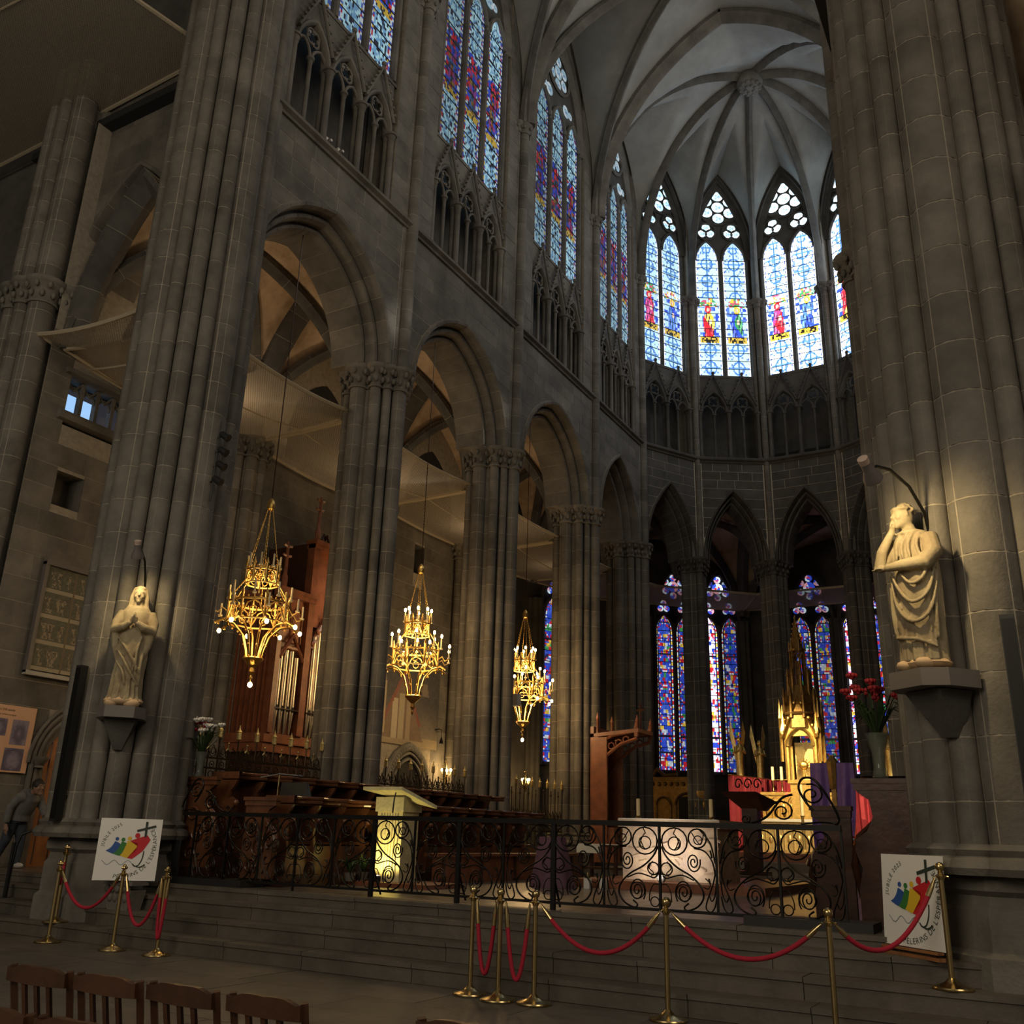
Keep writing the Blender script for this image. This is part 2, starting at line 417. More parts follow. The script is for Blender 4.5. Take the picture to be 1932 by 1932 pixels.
def ringtube(mb, fr, u, z, r, nn, t, n=16): mb.tube([fr(u+r*math.cos(2*PI*k/n), nn, z+r*math.sin(2*PI*k/n)) for k in range(n)], t, 6, closed=True)
# ================================================================== wall bay (arcade, triforium, clerestory)
CAPZ = 11.37; STR = 15.13; SILL = 18.92; VSPR = 22.3
ARCH_PROF = [(0, -1.3), (0, -.52), (.03, -.45), (.09, -.43), (.13, -.49), (.15, -.49), (.155, -.30), (.19, -.21), (.26, -.20), (.30, -.27), (.32, -.27), (.33, -.06), (.36, .05), (.42, .07), (.46, .03), (.47, -.06), (.47, -1.3)]
WINC = [0]
def plate_above(mb, fr, uc, a, h, zs, ztop, u0, u1, nn, n=24):
    """front plate filling from a pointed arch up to ztop"""
    us = sorted(set([u0, u1]+[uc-a+2*a*i/n for i in range(n+1) if u0 < uc-a+2*a*i/n < u1]+[max(u0, uc-a), min(u1, uc+a)]))
    for p, q in zip(us, us[1:]):
        zp = zs+(arch_z(p-uc, a, h) if abs(p-uc) < a else 0); zq = zs+(arch_z(q-uc, a, h) if abs(q-uc) < a else 0)
        if zp < ztop-1e-4 or zq < ztop-1e-4:
            mb.add([fr(p, nn, min(zp, ztop)), fr(q, nn, min(zq, ztop)), fr(q, nn, ztop), fr(p, nn, ztop)], [(0, 1, 2, 3)])
def ashlar(parent, fr, rows, nn=0., stone='stone', lmin=.55, lmax=1.05, gap=.007, name='stone_block', stagger=True):
    """rows: (z0,z1,[(left0,left1,right0,right1),...]) bounds at bottom and top; every block its own object"""
    for ri, (z0, z1, spans) in enumerate(rows):
        for (l0, l1, r0, r1) in spans:
            if max(r0-l0, r1-l1) < .06: continue
            lo, hi = max(l0, l1), min(r0, r1)
            cuts = []
            x = lo+(RND.uniform(.3, .6) if ri % 2 else RND.uniform(.6, lmax))
            while x < hi-.28: cuts.append(x); x += RND.uniform(lmin, lmax)
            b0 = [l0]+cuts+[r0]; b1 = [l1]+cuts+[r1]
            for i in range(len(b0)-1):
                g = gap; d = nn+RND.uniform(-.001, .003)
                p = [(b0[i]+g, z0+g), (b0[i+1]-g, z0+g), (b1[i+1]-g, z1-g), (b1[i]+g, z1-g)]
                if p[1][0] < p[0][0]: m_ = (p[0][0]+p[1][0])/2; p[0] = (m_, p[0][1]); p[1] = (m_, p[1][1])
                if p[2][0] < p[3][0]: m_ = (p[2][0]+p[3][0])/2; p[2] = (m_, p[2][1]); p[3] = (m_, p[3][1])
                MB().hexa([fr(u, nn-.03, z) for u, z in p], [fr(u, d, z) for u, z in p]).build(name, stone, parent)
def course_rows(z0, z1, hc, fn):
    n = max(1, round((z1-z0)/hc)); out = []
    for i in range(n):
        a, b = z0+(z1-z0)*i/n, z0+(z1-z0)*(i+1)/n
        out.append((a, b, fn(a, b)))
    return out
def colonnette(mb, fr, u, nn, r, z0, z1, cap=.16):
    prof = [(r*1.8, z0), (r*1.8, z0+.07), (r*1.25, z0+.1), (r*1.35, z0+.13), (r, z0+.16), (r, z1-cap-.03), (r*1.3, z1-cap), (r*1.05, z1-cap+.02), (r*1.5, z1-.06), (r*1.9, z1-.05), (r*1.9, z1)]
    p = fr(u, nn, 0); mb.lathe(prof, 10, p)
def bay(wall, fr, w, nun, mun, a_pier, hood, nl, lw, mull, design, seeds, br, hot, mode=2, wlabel=None, stone='stone', shaft_m=.40, msc=1.0, tracery=True, rows=14, lowblocks=True):
    """mode 2 full detail, 1 light version"""
    uc = w/2
    prof = [(r*msc, d if d > -1 else d) for r, d in ARCH_PROF]; mw = .47*msc
    ai = uc-a_pier; ao = ai+mw; ho = hood-CAPZ; Ro = (ao*ao+ho*ho)/(2*ao); c = Ro-ao; Ri = Ro-mw; hi = math.sqrt(Ri*Ri-c*c)
    # arch: mortar core and voussoirs
    core = [(r+.005*msc, d-.012 if d > -1 else d+.01) for r, d in prof]
    mb = MB()
    for s in (-1, 1): arch_piece(mb, fr, uc, CAPZ, ai, hi, core, 0, 1, s, 21)
    mb.build('arch_core', 'mortar_dim' if mode == 2 else stone, wall, 40)
    if mode == 2:
        nv = 7
        for s in (-1, 1):
            for i in range(nv):
                mb = MB(); arch_piece(mb, fr, uc, CAPZ, ai, hi, prof, i/nv+.0022, (i+1)/nv-(.0022 if i < nv-1 else 0), s, 3)
                mb.build('voussoir', stone, wall, 35)
    # spandrel
    u0, u1 = shaft_m, w-shaft_m
    mb = MB(); plate_above(mb, fr, uc, ao, ho, CAPZ, STR, 0, w, -.005 if mode == 2 else 0); 
    plate_above(mb, fr, uc, ao, ho, CAPZ, STR, 0, w, -1.28)
    mb.build('spandrel_core', 'mortar' if mode == 2 else stone, wall)
    if mode == 2:
        def hwz(z):
            z -= CAPZ
            return max(0., math.sqrt(max(0, Ro*Ro-z*z))-c) if z < ho else 0.
        def fn(a, b):
            if a-CAPZ >= ho-.02: return [(u0, u0, u1, u1)]
            return [(u0, u0, uc-hwz(a), uc-hwz(b)), (uc+hwz(a), uc+hwz(b), u1, u1)]
        ashlar(wall, fr, course_rows(CAPZ, hood, .42, fn)+course_rows(hood, STR, .4, fn), 0, stone, .5, .95)
    # string course
    mb = MB()
    sec = [(-.05, STR), (.05, STR), (.07, STR+.05), (.15, STR+.10), (.16, STR+.16), (.10, STR+.22), (-.9, STR+.22), (-.9, STR)]
    mb.prism([fr(0, d, z) for d, z in sec], fr.u*w); mb.build('string_course', stone, wall)
    # triforium
    ZB = STR+.22; TC = 17.3; uw = (w-2*mun)/nun
    mb = MB()
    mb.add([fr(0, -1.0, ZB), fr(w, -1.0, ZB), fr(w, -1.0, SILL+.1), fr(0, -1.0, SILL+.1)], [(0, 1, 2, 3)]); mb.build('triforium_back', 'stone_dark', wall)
    mb = MB()
    for (p, q) in ((0, mun-.1), (w-mun+.1, w)):
        mb.hexa([fr(p, -.95, ZB), fr(q, -.95, ZB), fr(q, -.005, ZB), fr(p, -.005, ZB)], [fr(p, -.95, VSPR+5), fr(q, -.95, VSPR+5), fr(q, -.005, VSPR+5), fr(p, -.005, VSPR+5)])
    mb.build('jamb_core', 'mortar_dim' if mode == 2 else stone, wall)
    if mode == 2:
        jr = course_rows(ZB, 27.9, .5, lambda a, b: [(shaft_m*.55, shaft_m*.55, mun-.1, mun-.1), (w-mun+.1, w-mun+.1, w-shaft_m*.55, w-shaft_m*.55)])
        ashlar(wall, fr, jr, 0, stone, 2, 3)
    mb = MB()
    aa = uw/2-.04; hh = .90
    for i in range(nun): plate_above(mb, fr, mun+uw*(i+.5), aa-.03, hh-.04, TC, SILL, mun+uw*i, mun+uw*(i+1), -.12, 14)
    mb.build('triforium_plate', stone, wall)
    for i in range(nun+1):
        mb = MB(); uu = mun+uw*i
        colonnette(mb, fr, uu, -.08, .075, ZB, TC+.03)
        if mode == 2: colonnette(mb, fr, uu, -.24, .07, ZB, TC+.03)
        mb.build('triforium_colonnette', stone, wall, 40)
    for i in range(nun):
        um = mun+uw*(i+.5)
        mb = MB(); colonnette(mb, fr, um, -.14, .05, ZB, TC-.08, .12); mb.build('triforium_colonnette', stone, wall, 40)
        mb = MB()
        for sgn in (-1, 1):
            arch_piece(mb, fr, um, TC, aa-.09, hh-.10, [(0, -.25), (0, -.09), (.04, -.04), (.09, -.03), (.12, -.08), (.12, -.25)], 0, 1, sgn, 6)
        if mode == 2:
            for sgn in (-1, 1):
                uq = um+sgn*uw*.235
                mb.tube([fr(uq+x, -.14, TC-.05+z) for x, z in arc_pts(uw*.205, .34, 4)], .035, 6)
            zq = TC+.46; rq = .125
            for k in range(4):
                an = PI/4+k*PI/2
                mb.tube([fr(um+rq*.75*math.cos(an)+rq*math.cos(an+b), -.13, zq+rq*.75*math.sin(an)+rq*math.sin(an+b)) for b in (-1.9, -1.1, -.4, .4, 1.1, 1.9)], .03, 5)
        mb.build('triforium_arch', stone, wall, 40)
        # gable with crockets
        mb = MB(); ap = fr(um, -.02, SILL-.02)
        for sgn in (-1, 1):
            st = fr(um+sgn*(uw/2-.03), -.02, TC+.32)
            mb.tube([st, ap], .042, 6)
            if mode == 2:
                for t in (.12, .26, .4, .54, .68, .82): 
                    p = st.lerp(ap, t); mb.sphere(p+fr.n*.03+fr.u*(sgn*.04)+Vector((0, 0, .05)), .042, 6, 4)
        if mode == 2: mb.sphere(ap+Vector((0, 0, .07)), .07, 6, 4)
        mb.build('gable', stone, wall, 40)
    # clerestory window
    WINC[0] += 1; win = struct('window_%d' % WINC[0], wlabel)
    gn = -.18 if nl == 3 else -.30; tot = nl*lw+(nl-1)*mull; ul = uc-tot/2; zl = 25.2; ztop = 27.95
    for i in range(nl):
        lancet(win, fr, ul+i*(lw+mull), lw, SILL+.03, zl, gn, design, seeds+i, br[i % len(br)] if isinstance(br, (list, tuple)) else br, hot, rows, (24 if nl == 2 else 14) if mode == 2 else 6, (9 if nl == 2 else 6) if mode == 2 else 2)
    # mullions, jamb mouldings
    mb = MB()
    for i in range(nl+1):
        uu = ul+i*(lw+mull)-mull/2
        mb.hexa([fr(uu-mull*.42, gn-.15, SILL), fr(uu+mull*.42, gn-.15, SILL), fr(uu+mull*.30, gn+.06, SILL), fr(uu-mull*.30, gn+.06, SILL)],
                [fr(uu-mull*.42, gn-.15, zl-.5), fr(uu+mull*.42, gn-.15, zl-.5), fr(uu+mull*.30, gn+.06, zl-.5), fr(uu-mull*.30, gn+.06, zl-.5)])
        mb.tube([fr(uu, gn+.06, SILL-.02), fr(uu, gn+.06, zl-.9)], mull*.24, 8)
    mb.build('mullion', stone, win, 40)
    mb = MB()
    mb.hexa([fr(mun-.1, gn-.12, SILL-.02), fr(w-mun+.1, gn-.12, SILL-.02), fr(w-mun+.1, -.1, SILL-.12), fr(mun-.1, -.1, SILL-.12)],
            [fr(mun-.1, gn-.12, SILL+.03), fr(w-mun+.1, gn-.12, SILL+.03), fr(w-mun+.1, -.1, SILL-.02), fr(mun-.1, -.1, SILL-.02)])
    mb.build('window_sill', stone, win)
    # head: stone plate, lights proud of it
    A = tot/2+mull*.5; hz = zl-.85; hh2 = ztop-hz
    mb = MB()
    us = [uc-A+2*A*i/20 for i in range(21)]
    for p, q in zip(us, us[1:]):
        mb.add([fr(p, gn-.03, hz), fr(q, gn-.03, hz), fr(q, gn-.03, hz+arch_z(q-uc, A, hh2)), fr(p, gn-.03, hz+arch_z(p-uc, A, hh2))], [(0, 1, 2, 3)])
    # lancet cells are open below the plate: plate sits behind the glass
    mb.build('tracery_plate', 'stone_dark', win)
    mb = MB()
    for i in range(nl):
        u_ = ul+i*(lw+mull)+lw/2
        mb.tube([fr(u_+x, gn+.05, zl-lw*.95+z) for x, z in arc_pts(lw/2+.03, lw*.95+.05, 5)], .07, 6)
    for sgn in (-1, 1):
        arch_piece(mb, fr, uc, hz, A, hh2, [(-.08, gn-.05), (-.08, gn+.05), (0, gn+.1), (.1, gn+.13), (.18, -.02), (.18, gn-.05)], 0, 1, sgn, 8)
    if nl == 2:
        lights = [(uc-lw*.58, 25.72), (uc+lw*.58, 25.72)]
        for (u_, z_) in lights:
            ringtube(mb, fr, u_, z_, .40, gn+.03, .05)
            for k in range(3):
                an = PI/2+k*2*PI/3; lobe(win, fr, u_+.20*math.cos(an), z_+.20*math.sin(an), .195, gn+.01, design, seeds+k, (br[0] if isinstance(br, (list, tuple)) else br)*1.05, hot)
                ringtube(mb, fr, u_+.20*math.cos(an), z_+.20*math.sin(an), .205, gn+.02, .028, 10)
        cz = 26.95; ringtube(mb, fr, uc, cz, .88, gn+.03, .05, 22)
        lobe(win, fr, uc, cz, .27, gn+.01, design, seeds+4, (br[0] if isinstance(br, (list, tuple)) else br)*1.1, hot)
        ringtube(mb, fr, uc, cz, .29, gn+.02, .03, 12)
        for k in range(6):
            an = PI/2+k*PI/3; lobe(win, fr, uc+.55*math.cos(an), cz+.55*math.sin(an), .26, gn+.01, design, seeds+k, (br[0] if isinstance(br, (list, tuple)) else br)*1.1, hot)
            ringtube(mb, fr, uc+.55*math.cos(an), cz+.55*math.sin(an), .27, gn+.02, .03, 12)
        for sgn in (-1, 1):
            p = [(uc+sgn*.80, 26.05), (uc+sgn*1.02, 26.1), (uc+sgn*.90, 26.42)]
            me = colmesh('tracery_light', [fr(x, gn+.01, z) for x, z in p], [(0, 1, 2)], [tuple(q*1.2 for q in (.9, .8, .6))]); o = bpy.data.objects.new('tracery_light', me); COL.objects.link(o); o.parent = win
    else:
        cz = 26.75; b_ = br[0] if isinstance(br, (list, tuple)) else br
        for k in range(6):
            an = PI/2+k*PI/3; lobe(win, fr, uc+.5*math.cos(an), cz+.5*math.sin(an), .22, gn+.01, design, seeds+k, b_, hot)
        lobe(win, fr, uc, cz, .26, gn+.01, design, seeds, b_, hot); ringtube(mb, fr, uc, cz, .8, gn+.03, .06, 18)
        for sgn in (-1, 1):
            lobe(win, fr, uc+sgn*.62, 25.55, .24, gn+.01, design, seeds+2, b_, hot); lobe(win, fr, uc+sgn*.95, 25.6, .15, gn+.01, design, seeds+3, b_, hot)
    mb.build('tracery', stone, win, 40)
    # wall above the window up to the vault
    mb = MB(); plate_above(mb, fr, uc, A+.1, hh2+.1, hz, 30.5, mun-.1, w-mun+.1, -.1, 20)
    mb.build('clerestory_plate', stone, wall)
    return win
# ================================================================== floor, steps, choir floor
ZF = .713
fl = struct('floor', 'dark worn stone slabs of the crossing floor')
MB().box(-14, 14, -16, .5, -.3, -.012).build('floor_bed', 'mortar_dim', fl)
y = -1.07; ri = 0
while y > -9.5:
    d = .78 if ri % 2 else .95; x = -12+RND.uniform(-.5, .3)
    while x < 11:
        w = RND.uniform(.95, 1.5)
        if y > -6.2 or x > -6:
            MB().box(x+.004, x+w-.004, y-d+.004, y-.004, -.1, RND.uniform(-.003, .003)).build('floor_slab', 'stone_floor', fl)
        x += w
    y -= d; ri += 1
st = struct('floor_steps', 'four worn stone steps up to the choir'); st.name = 'floor_steps'
levels = [(-1.07, 0., .192), (-.74, .192, .384), (-.41, .384, .576), (-.08, .576, ZF)]
MB().box(-13, 13, -.03, .6, -.1, ZF-.02).box(-13, 13, -.36, 0, -.1, .556).box(-13, 13, -.69, 0, -.1, .364).box(-13, 13, -1.02, 0, -.1, .172).build('step_core', 'mortar_dim', st)
for i, (y0, z0, z1) in enumerate(levels):
    x = -12.5+RND.uniform(0, .5)
    while x < 12:
        w = RND.uniform(.9, 1.9); dz = RND.uniform(-.004, .004)
        MB().box(x+.004, x+w-.004, y0+.02, y0+.40, z0, z1-.045+dz).box(x+.004, x+w-.004, y0, y0+.40, z1-.045+dz, z1+dz).build('step_block', 'stone_floor', st)
        x += w
m = mat('choir_tiles', (.14, .12, .10), .3)
_nt = m.node_tree; _g = _nt.nodes.new('ShaderNodeNewGeometry'); _mp = _nt.nodes.new('ShaderNodeMapping'); _mp.inputs['Rotation'].default_value = (0, 0, PI/4)
_ck = _nt.nodes.new('ShaderNodeTexChecker'); _ck.inputs['Scale'].default_value = 4.2; _ck.inputs[1].default_value = (.17, .145, .12, 1); _ck.inputs[2].default_value = (.09, .075, .065, 1)
_nt.links.new(_g.outputs['Position'], _mp.inputs[0]); _nt.links.new(_mp.outputs[0], _ck.inputs[0]); _nt.links.new(_ck.outputs[0], _nt.nodes['Principled BSDF'].inputs['Base Color'])
cf = MB().box(-13, 13, .3, 36, .4, ZF-.001).build('floor_choir', 'choir_tiles'); cf['kind'] = 'structure'; cf['label'] = 'tiled choir floor behind the railing'
# ================================================================== piers
def circ_prism(mb, dx, dy, r, z0, z1, n): mb.lathe([(r, z0), (r, z1)], n, (dx, dy, 0))
def pier(name, label, loc, circles, z0, z1, hc, capz=None, rz=0., group=None, plinth=None, capcircles=None, stone='stone'):
    p = struct(name, label, (*loc, 0)); p.rotation_euler = (0, 0, rz)
    core = MB(); [circ_prism(core, dx, dy, r-.003, z0, z1, max(8, int(10+r*16))) for dx, dy, r in circles]
    core.build('mortar_core', 'mortar_dim', p, 40)
    n = max(1, round((z1-z0)/hc)); h = (z1-z0)/n
    mb = MB(); [circ_prism(mb, dx, dy, r, .008, h-.008, max(10, int(12+r*22))) for dx, dy, r in circles]
    me = mb.mesh('stone_course', stone, 40)
    for i in range(n): inst(me, 'stone_course', p, (0, 0, z0+i*h))
    if plinth:
        zb, rp = plinth; hh = z0-zb
        rm = max(math.hypot(dx, dy)+r for dx, dy, r in circles)
        mb = MB()
        rr = rm*rp
        mb.lathe([(rr*1.12, zb), (rr*1.12, zb+hh*.38), (rr*1.05, zb+hh*.42), (rr*1.05, zb+hh*.70), (rr*1.0, zb+hh*.74), (rr*.98, zb+hh*.80), (rr*1.06, zb+hh*.84), (rr*1.06, zb+hh*.92), (rr*.98, z0)], 8, (0, 0, 0), PI/8)
        mb.build('plinth', stone, p)
        mb = MB()
        for dx, dy, r in circles: mb.lathe([(r+.10, z0-.06), (r+.13, z0), (r+.10, z0+.07), (r+.04, z0+.10), (r+.07, z0+.15), (r+.01, z0+.2)], 14, (dx, dy, 0))
        mb.build('base_moulding', stone, p, 40)
    if capz:
        mb = MB(); hc_ = .5
        for dx, dy, r in (capcircles or circles):
            mb.lathe([(r+.04, capz-hc_-.04), (r+.05, capz-hc_), (r+.01, capz-hc_+.03), (r+.04, capz-.2), (r+.14, capz-.10), (r+.16, capz-.08), (r+.16, capz)], 16, (dx, dy, 0))
            nl = max(7, int(r*36))
            for row, zz in ((0, capz-.36), (1, capz-.17)):
                for k in range(nl):
                    an = 2*PI*(k+.5*row)/nl; rr = r+.06+.05*row
                    mb.sphere((dx+rr*math.cos(an), dy+rr*math.sin(an), zz), .052, 6, 4, (1, 1, 1.5))
        mb.build('leaf_capital', stone, p, 60)
    return p
PIER = [(0, 0, .54), (.71, 0, .17), (.58, .27, .10), (.58, -.27, .10), (0, .56, .18), (0, -.56, .18), (.40, .46, .12), (.40, -.46, .12), (-.56, 0, .18), (-.40, .42, .10), (-.40, -.42, .10)]
BX = -5.64
YB = [0, 5.243, 10.486, 15.729, 19.9]
names = ['clustered stone pier between the organ and the second chandelier', 'clustered stone pier between the second and third chandeliers', 'clustered stone pier beside the tall blue lancet window', 'slim clustered pier behind the carved wooden canopy']
for k in (1, 2, 3, 4):
    pier('clustered_pier', names[k-1], (BX, YB[k]), PIER, ZF+.7, CAPZ-.5, .48, CAPZ, 0, 'choir arcade piers', (ZF, .98))
for k in (1, 2, 3, 4):
    pier('clustered_pier', 'clustered stone pier of the choir arcade hidden behind the thinking statue pier', (-BX, YB[k]), PIER, ZF+.7, CAPZ-.5, .48, CAPZ, PI, 'south choir arcade piers', (ZF, .98))
def crossing_circles():
    c = [(0, 0, .76)]
    for k in range(4):
        a = k*PI/2; c.append((.72*math.cos(a), .72*math.sin(a), .30))
        for da, r, d in ((PI/4, .155, .86), (PI/4-.33, .125, .88), (PI/4+.33, .125, .88), (.40, .06, .90), (-.40, .06, .90)): c.append((d*math.cos(a+da), d*math.sin(a+da), r))
    return c
CC = crossing_circles()
pl = pier('crossing_pier', 'huge clustered crossing pier carrying the praying statue and four spotlights', (-5.6, 0), CC, 1.35, 31, .56, None, 0, None, (0, .86))
pr_ = pier('crossing_pier', 'huge clustered crossing pier carrying the thinking statue', (6.60, .42), CC, 1.35, 31, .56, None, 0, None, (0.19, .86))
# respond at the far left and its foliage capital
RESP = [(0, 0, .55), (.42, -.42, .26), (.1, -.62, .16), (-.3, -.55, .2), (.60, .02, .14)]
pier('wall_pier', 'clustered half pier with leafy capital left of the painted panel', (-10.25, .05), RESP, 1.2, 17.5, .52, 11.9, 0, None, (.19, 1.0))
# right edge: outer shafts of the south side with capital
pier('wall_pier', 'stone pier with leafy capital beyond the thinking statue pier', (8.75, .9), [(0, 0, .38), (-.3, -.3, .16), (.3, -.3, .16)], 1.2, 12.4, .5, 12.6, 0, None, (.19, 1.0))
# ================================================================== choir walls
wl = struct('wall_left', 'north choir wall with arches, triforium and clerestory')
lab = 'tall stained glass clerestory window of three lancets'
GLMAT[0] = 'glass_dim'
for k in range(4):
    w = YB[k+1]-YB[k]; fr = Frame((-4.95, YB[k], 0), (0, 1, 0), (1, 0, 0))
    if k < 3: bay(wl, fr, w, 3, .92, .87, 14.0, 3, .84, .26, glass_side, 10+k*7, [.42, .55, .72], 1, 2, lab, shaft_m=.29, rows=11)
    else: bay(wl, fr, w, 3, .62, .87, 14.08, 3, .72, .26, glass_side, 40, [.5, .6, .7], 1, 2, lab, shaft_m=.29, rows=11)
def vshaft(wall, x, y, rz, z0, z1, big=.155):
    n = round((z1-z0)/.52); h = (z1-z0)/n
    key = ('vs', big)
    if key not in VSM:
        mb = MB(); [circ_prism(mb, dx, dy, r, .008, h-.008, 12) for dx, dy, r in ((0.02, 0, big), (-.08, .22, .085), (-.08, -.22, .085))]; VSM[key] = mb.mesh('shaft_drum', 'stone', 40)
    for i in range(n): inst(VSM[key], 'shaft_drum', wall, (x, y, z0+i*h), rz)
    ca, sa = math.cos(rz), math.sin(rz)
    mb = MB()
    for dx, dy, r in ((0.02, 0, big), (-.08, .22, .085), (-.08, -.22, .085)):
        X, Y = x+dx*ca-dy*sa, y+dx*sa+dy*ca
        mb.lathe([(r-.003, z0), (r-.003, z1)], 12, (X, Y, 0))
    mb.build('shaft_core', 'mortar_dim', wall, 40)
    mb = MB()
    for dx, dy, r in ((0.02, 0, big), (-.08, .22, .085), (-.08, -.22, .085)):
        X, Y = x+dx*ca-dy*sa, y+dx*sa+dy*ca
        mb.lathe([(r+.03, z1-.36), (r+.02, z1-.3), (r+.08, z1-.1), (r+.13, z1-.06), (r+.13, z1)], 10, (X, Y, 0))
        for k in range(6): mb.sphere((X+(r+.07)*math.cos(k*PI/3), Y+(r+.07)*math.sin(k*PI/3), z1-.17), .06, 6, 4)
    mb.build('shaft_capital', 'stone', wall, 60)
VSM = {}
for k in (1, 2, 3, 4): vshaft(wl, -4.93, YB[k], 0, CAPZ, VSPR)
GLMAT[0] = 'glass'
wr = struct('wall_right', 'south choir wall with arches and clerestory')
for k in range(4):
    w = YB[k+1]-YB[k]; fr = Frame((4.97, YB[k+1], 0), (0, -1, 0), (-1, 0, 0))
    if k == 0:
        d_ = Vector((6.3-4.97, .75-YB[1], 0)); w = d_.length; fr = Frame((4.97, YB[1], 0), d_, (d_.y, -d_.x, 0))
    bay(wr, fr, w, 3, .92 if k < 3 else .62, .87, 14.0, 3, .84 if k < 3 else .72, .26, glass_plain, 60+k*7, [2.3, 2.3, 2.3], 1, 1, 'bright stained glass clerestory window in the south choir wall', rows=3)
for k in (1, 2, 3, 4): vshaft(wr, 4.95, YB[k], PI, CAPZ, VSPR)
# apse: five sides
AV = [(-4.95, 19.9), (-3.625, 22.195), (-1.325, 23.53), (1.325, 23.53), (3.625, 22.195), (4.95, 19.9)]
wa = struct('wall_apse', 'polygonal apse wall with arches, triforium and tall windows')
BRS = [(1.2, 1), (1.6, 1), (2.6, 2), (2.8, 2), (1.6, 1)]
for i in range(5):
    a, b = Vector((*AV[i], 0)), Vector((*AV[i+1], 0)); d = (b-a); n = Vector((d.y, -d.x, 0))
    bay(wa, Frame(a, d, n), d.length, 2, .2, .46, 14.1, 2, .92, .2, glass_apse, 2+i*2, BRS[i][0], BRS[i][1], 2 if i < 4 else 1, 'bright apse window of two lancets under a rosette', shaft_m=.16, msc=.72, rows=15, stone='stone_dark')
APIER = [(0, 0, .40), (.44, 0, .13), (0, .38, .13), (0, -.38, .13), (-.4, 0, .13)]
for i in range(1, 5):
    ang = math.atan2(18.9-AV[i][1], -AV[i][0]); c = Vector((*AV[i], 0))-Vector((math.cos(ang), math.sin(ang), 0))*.55
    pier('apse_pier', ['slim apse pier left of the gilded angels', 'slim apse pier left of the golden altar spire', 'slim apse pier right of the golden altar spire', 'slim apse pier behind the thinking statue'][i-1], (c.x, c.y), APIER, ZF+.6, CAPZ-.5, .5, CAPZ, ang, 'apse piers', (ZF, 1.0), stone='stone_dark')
    vshaft(wa, AV[i][0], AV[i][1], ang, CAPZ, VSPR, .12)
# ================================================================== high vault
ce = struct('ceiling', 'high ribbed vault of choir and apse')
HB = 4.93; CROWN = 29.35
def prof_x(x): return VSPR+arch_z(x, HB, CROWN-VSPR)
def groin(mb, x0, x1, y0, y1, zs, crown, nx=30, ny=22, wallcrown=None):
    xc, yc, a, b = (x0+x1)/2, (y0+y1)/2, (x1-x0)/2, (y1-y0)/2; h = crown-zs
    def fn(u, v):
        x, y_ = x0+(x1-x0)*u, y0+(y1-y0)*v
        return (x, y_, zs+max(arch_z(x-xc, a, h), arch_z(y_-yc, b, h)))
    mb.grid(fn, nx, ny)
def groin_diag(x0, x1, y0, y1, zs, crown, sx, sy, n=14):
    xc, yc, a, b = (x0+x1)/2, (y0+y1)/2, (x1-x0)/2, (y1-y0)/2; h = crown-zs; pts = []
    for i in range(n+1):
        t = i/n; z = h*math.sin(t*PI/2)
        def inv(A): 
            Rr = (A*A+h*h)/(2*A); c = Rr-A; return max(0, math.sqrt(max(0, Rr*Rr-z*z))-c)
        pts.append((xc+sx*inv(a), yc+sy*inv(b), zs+z-.02))
    return pts
for k in range(3):
    mb = MB(); groin(mb, -HB, HB, YB[k], YB[k+1], VSPR, CROWN); mb.build('vault_web', 'plaster', ce, 60)
    for sx in (-1, 1):
        for sy in (-1, 1):
            mb = MB(); sweep_rib(mb, groin_diag(-HB, HB, YB[k], YB[k+1], VSPR, CROWN, sx, sy), .15, .32); mb.build('vault_rib', 'stone', ce, 40)
    mb = MB(); mb.lathe([(.1, CROWN-.42), (.34, CROWN-.40), (.42, CROWN-.28), (.36, CROWN-.1)], 16, (0, (YB[k]+YB[k+1])/2, 0)); mb.build('vault_boss', 'stone', ce, 40)
for k in (0, 1, 2, 3):
    for sx in (-1, 1):
        pts = [(sx*x_, YB[k], VSPR+z_-.02) for x_, z_ in arc_pts(HB, CROWN-VSPR, 14)[14:][::-1]]
        mb = MB(); sweep_rib(mb, pts, .27, .42); mb.build('transverse_rib', 'stone', ce, 40)
BO = Vector((0, 19.25, 29.55))
CN = [(-HB, YB[3])]+AV+[(HB, YB[3])]
def rib_z(t): return VSPR+(BO.z-VSPR)*math.sqrt(max(0, 1-(1-t)**2.15))**1.0
for i in range(len(CN)-1):
    A_, B_ = Vector((*CN[i], 0)), Vector((*CN[i+1], 0)); wh = (B_-A_).length/2; side = i in (0, len(CN)-2)
    def fn(s, t):
        t = t**1.3; s = .5-.5*math.cos(PI*s)
        p = A_.lerp(Vector((BO.x, BO.y, 0)), t).lerp(B_.lerp(Vector((BO.x, BO.y, 0)), t), s)
        d = abs(s-.5)*2*(1-t)
        wz = VSPR if d > .985 else 24.45+(3.95+1.0*t)*(arch_z(d*wh, wh*1.02, 3.8)/3.8)
        return (p.x, p.y, max(rib_z(t), wz)+.03)
    mb = MB(); mb.grid(fn, 26, 28); mb.build('vault_web', 'plaster', ce, 60)
for i, (x, y_) in enumerate(CN):
    pts = []
    for j in range(17):
        t = (j/16)**1.5; p = Vector((x, y_, 0)).lerp(Vector((BO.x, BO.y, 0)), t*.96); pts.append((p.x, p.y, rib_z(t*.96)))
    mb = MB(); sweep_rib(mb, pts, .13, .3); mb.build('vault_rib', 'stone', ce, 40)
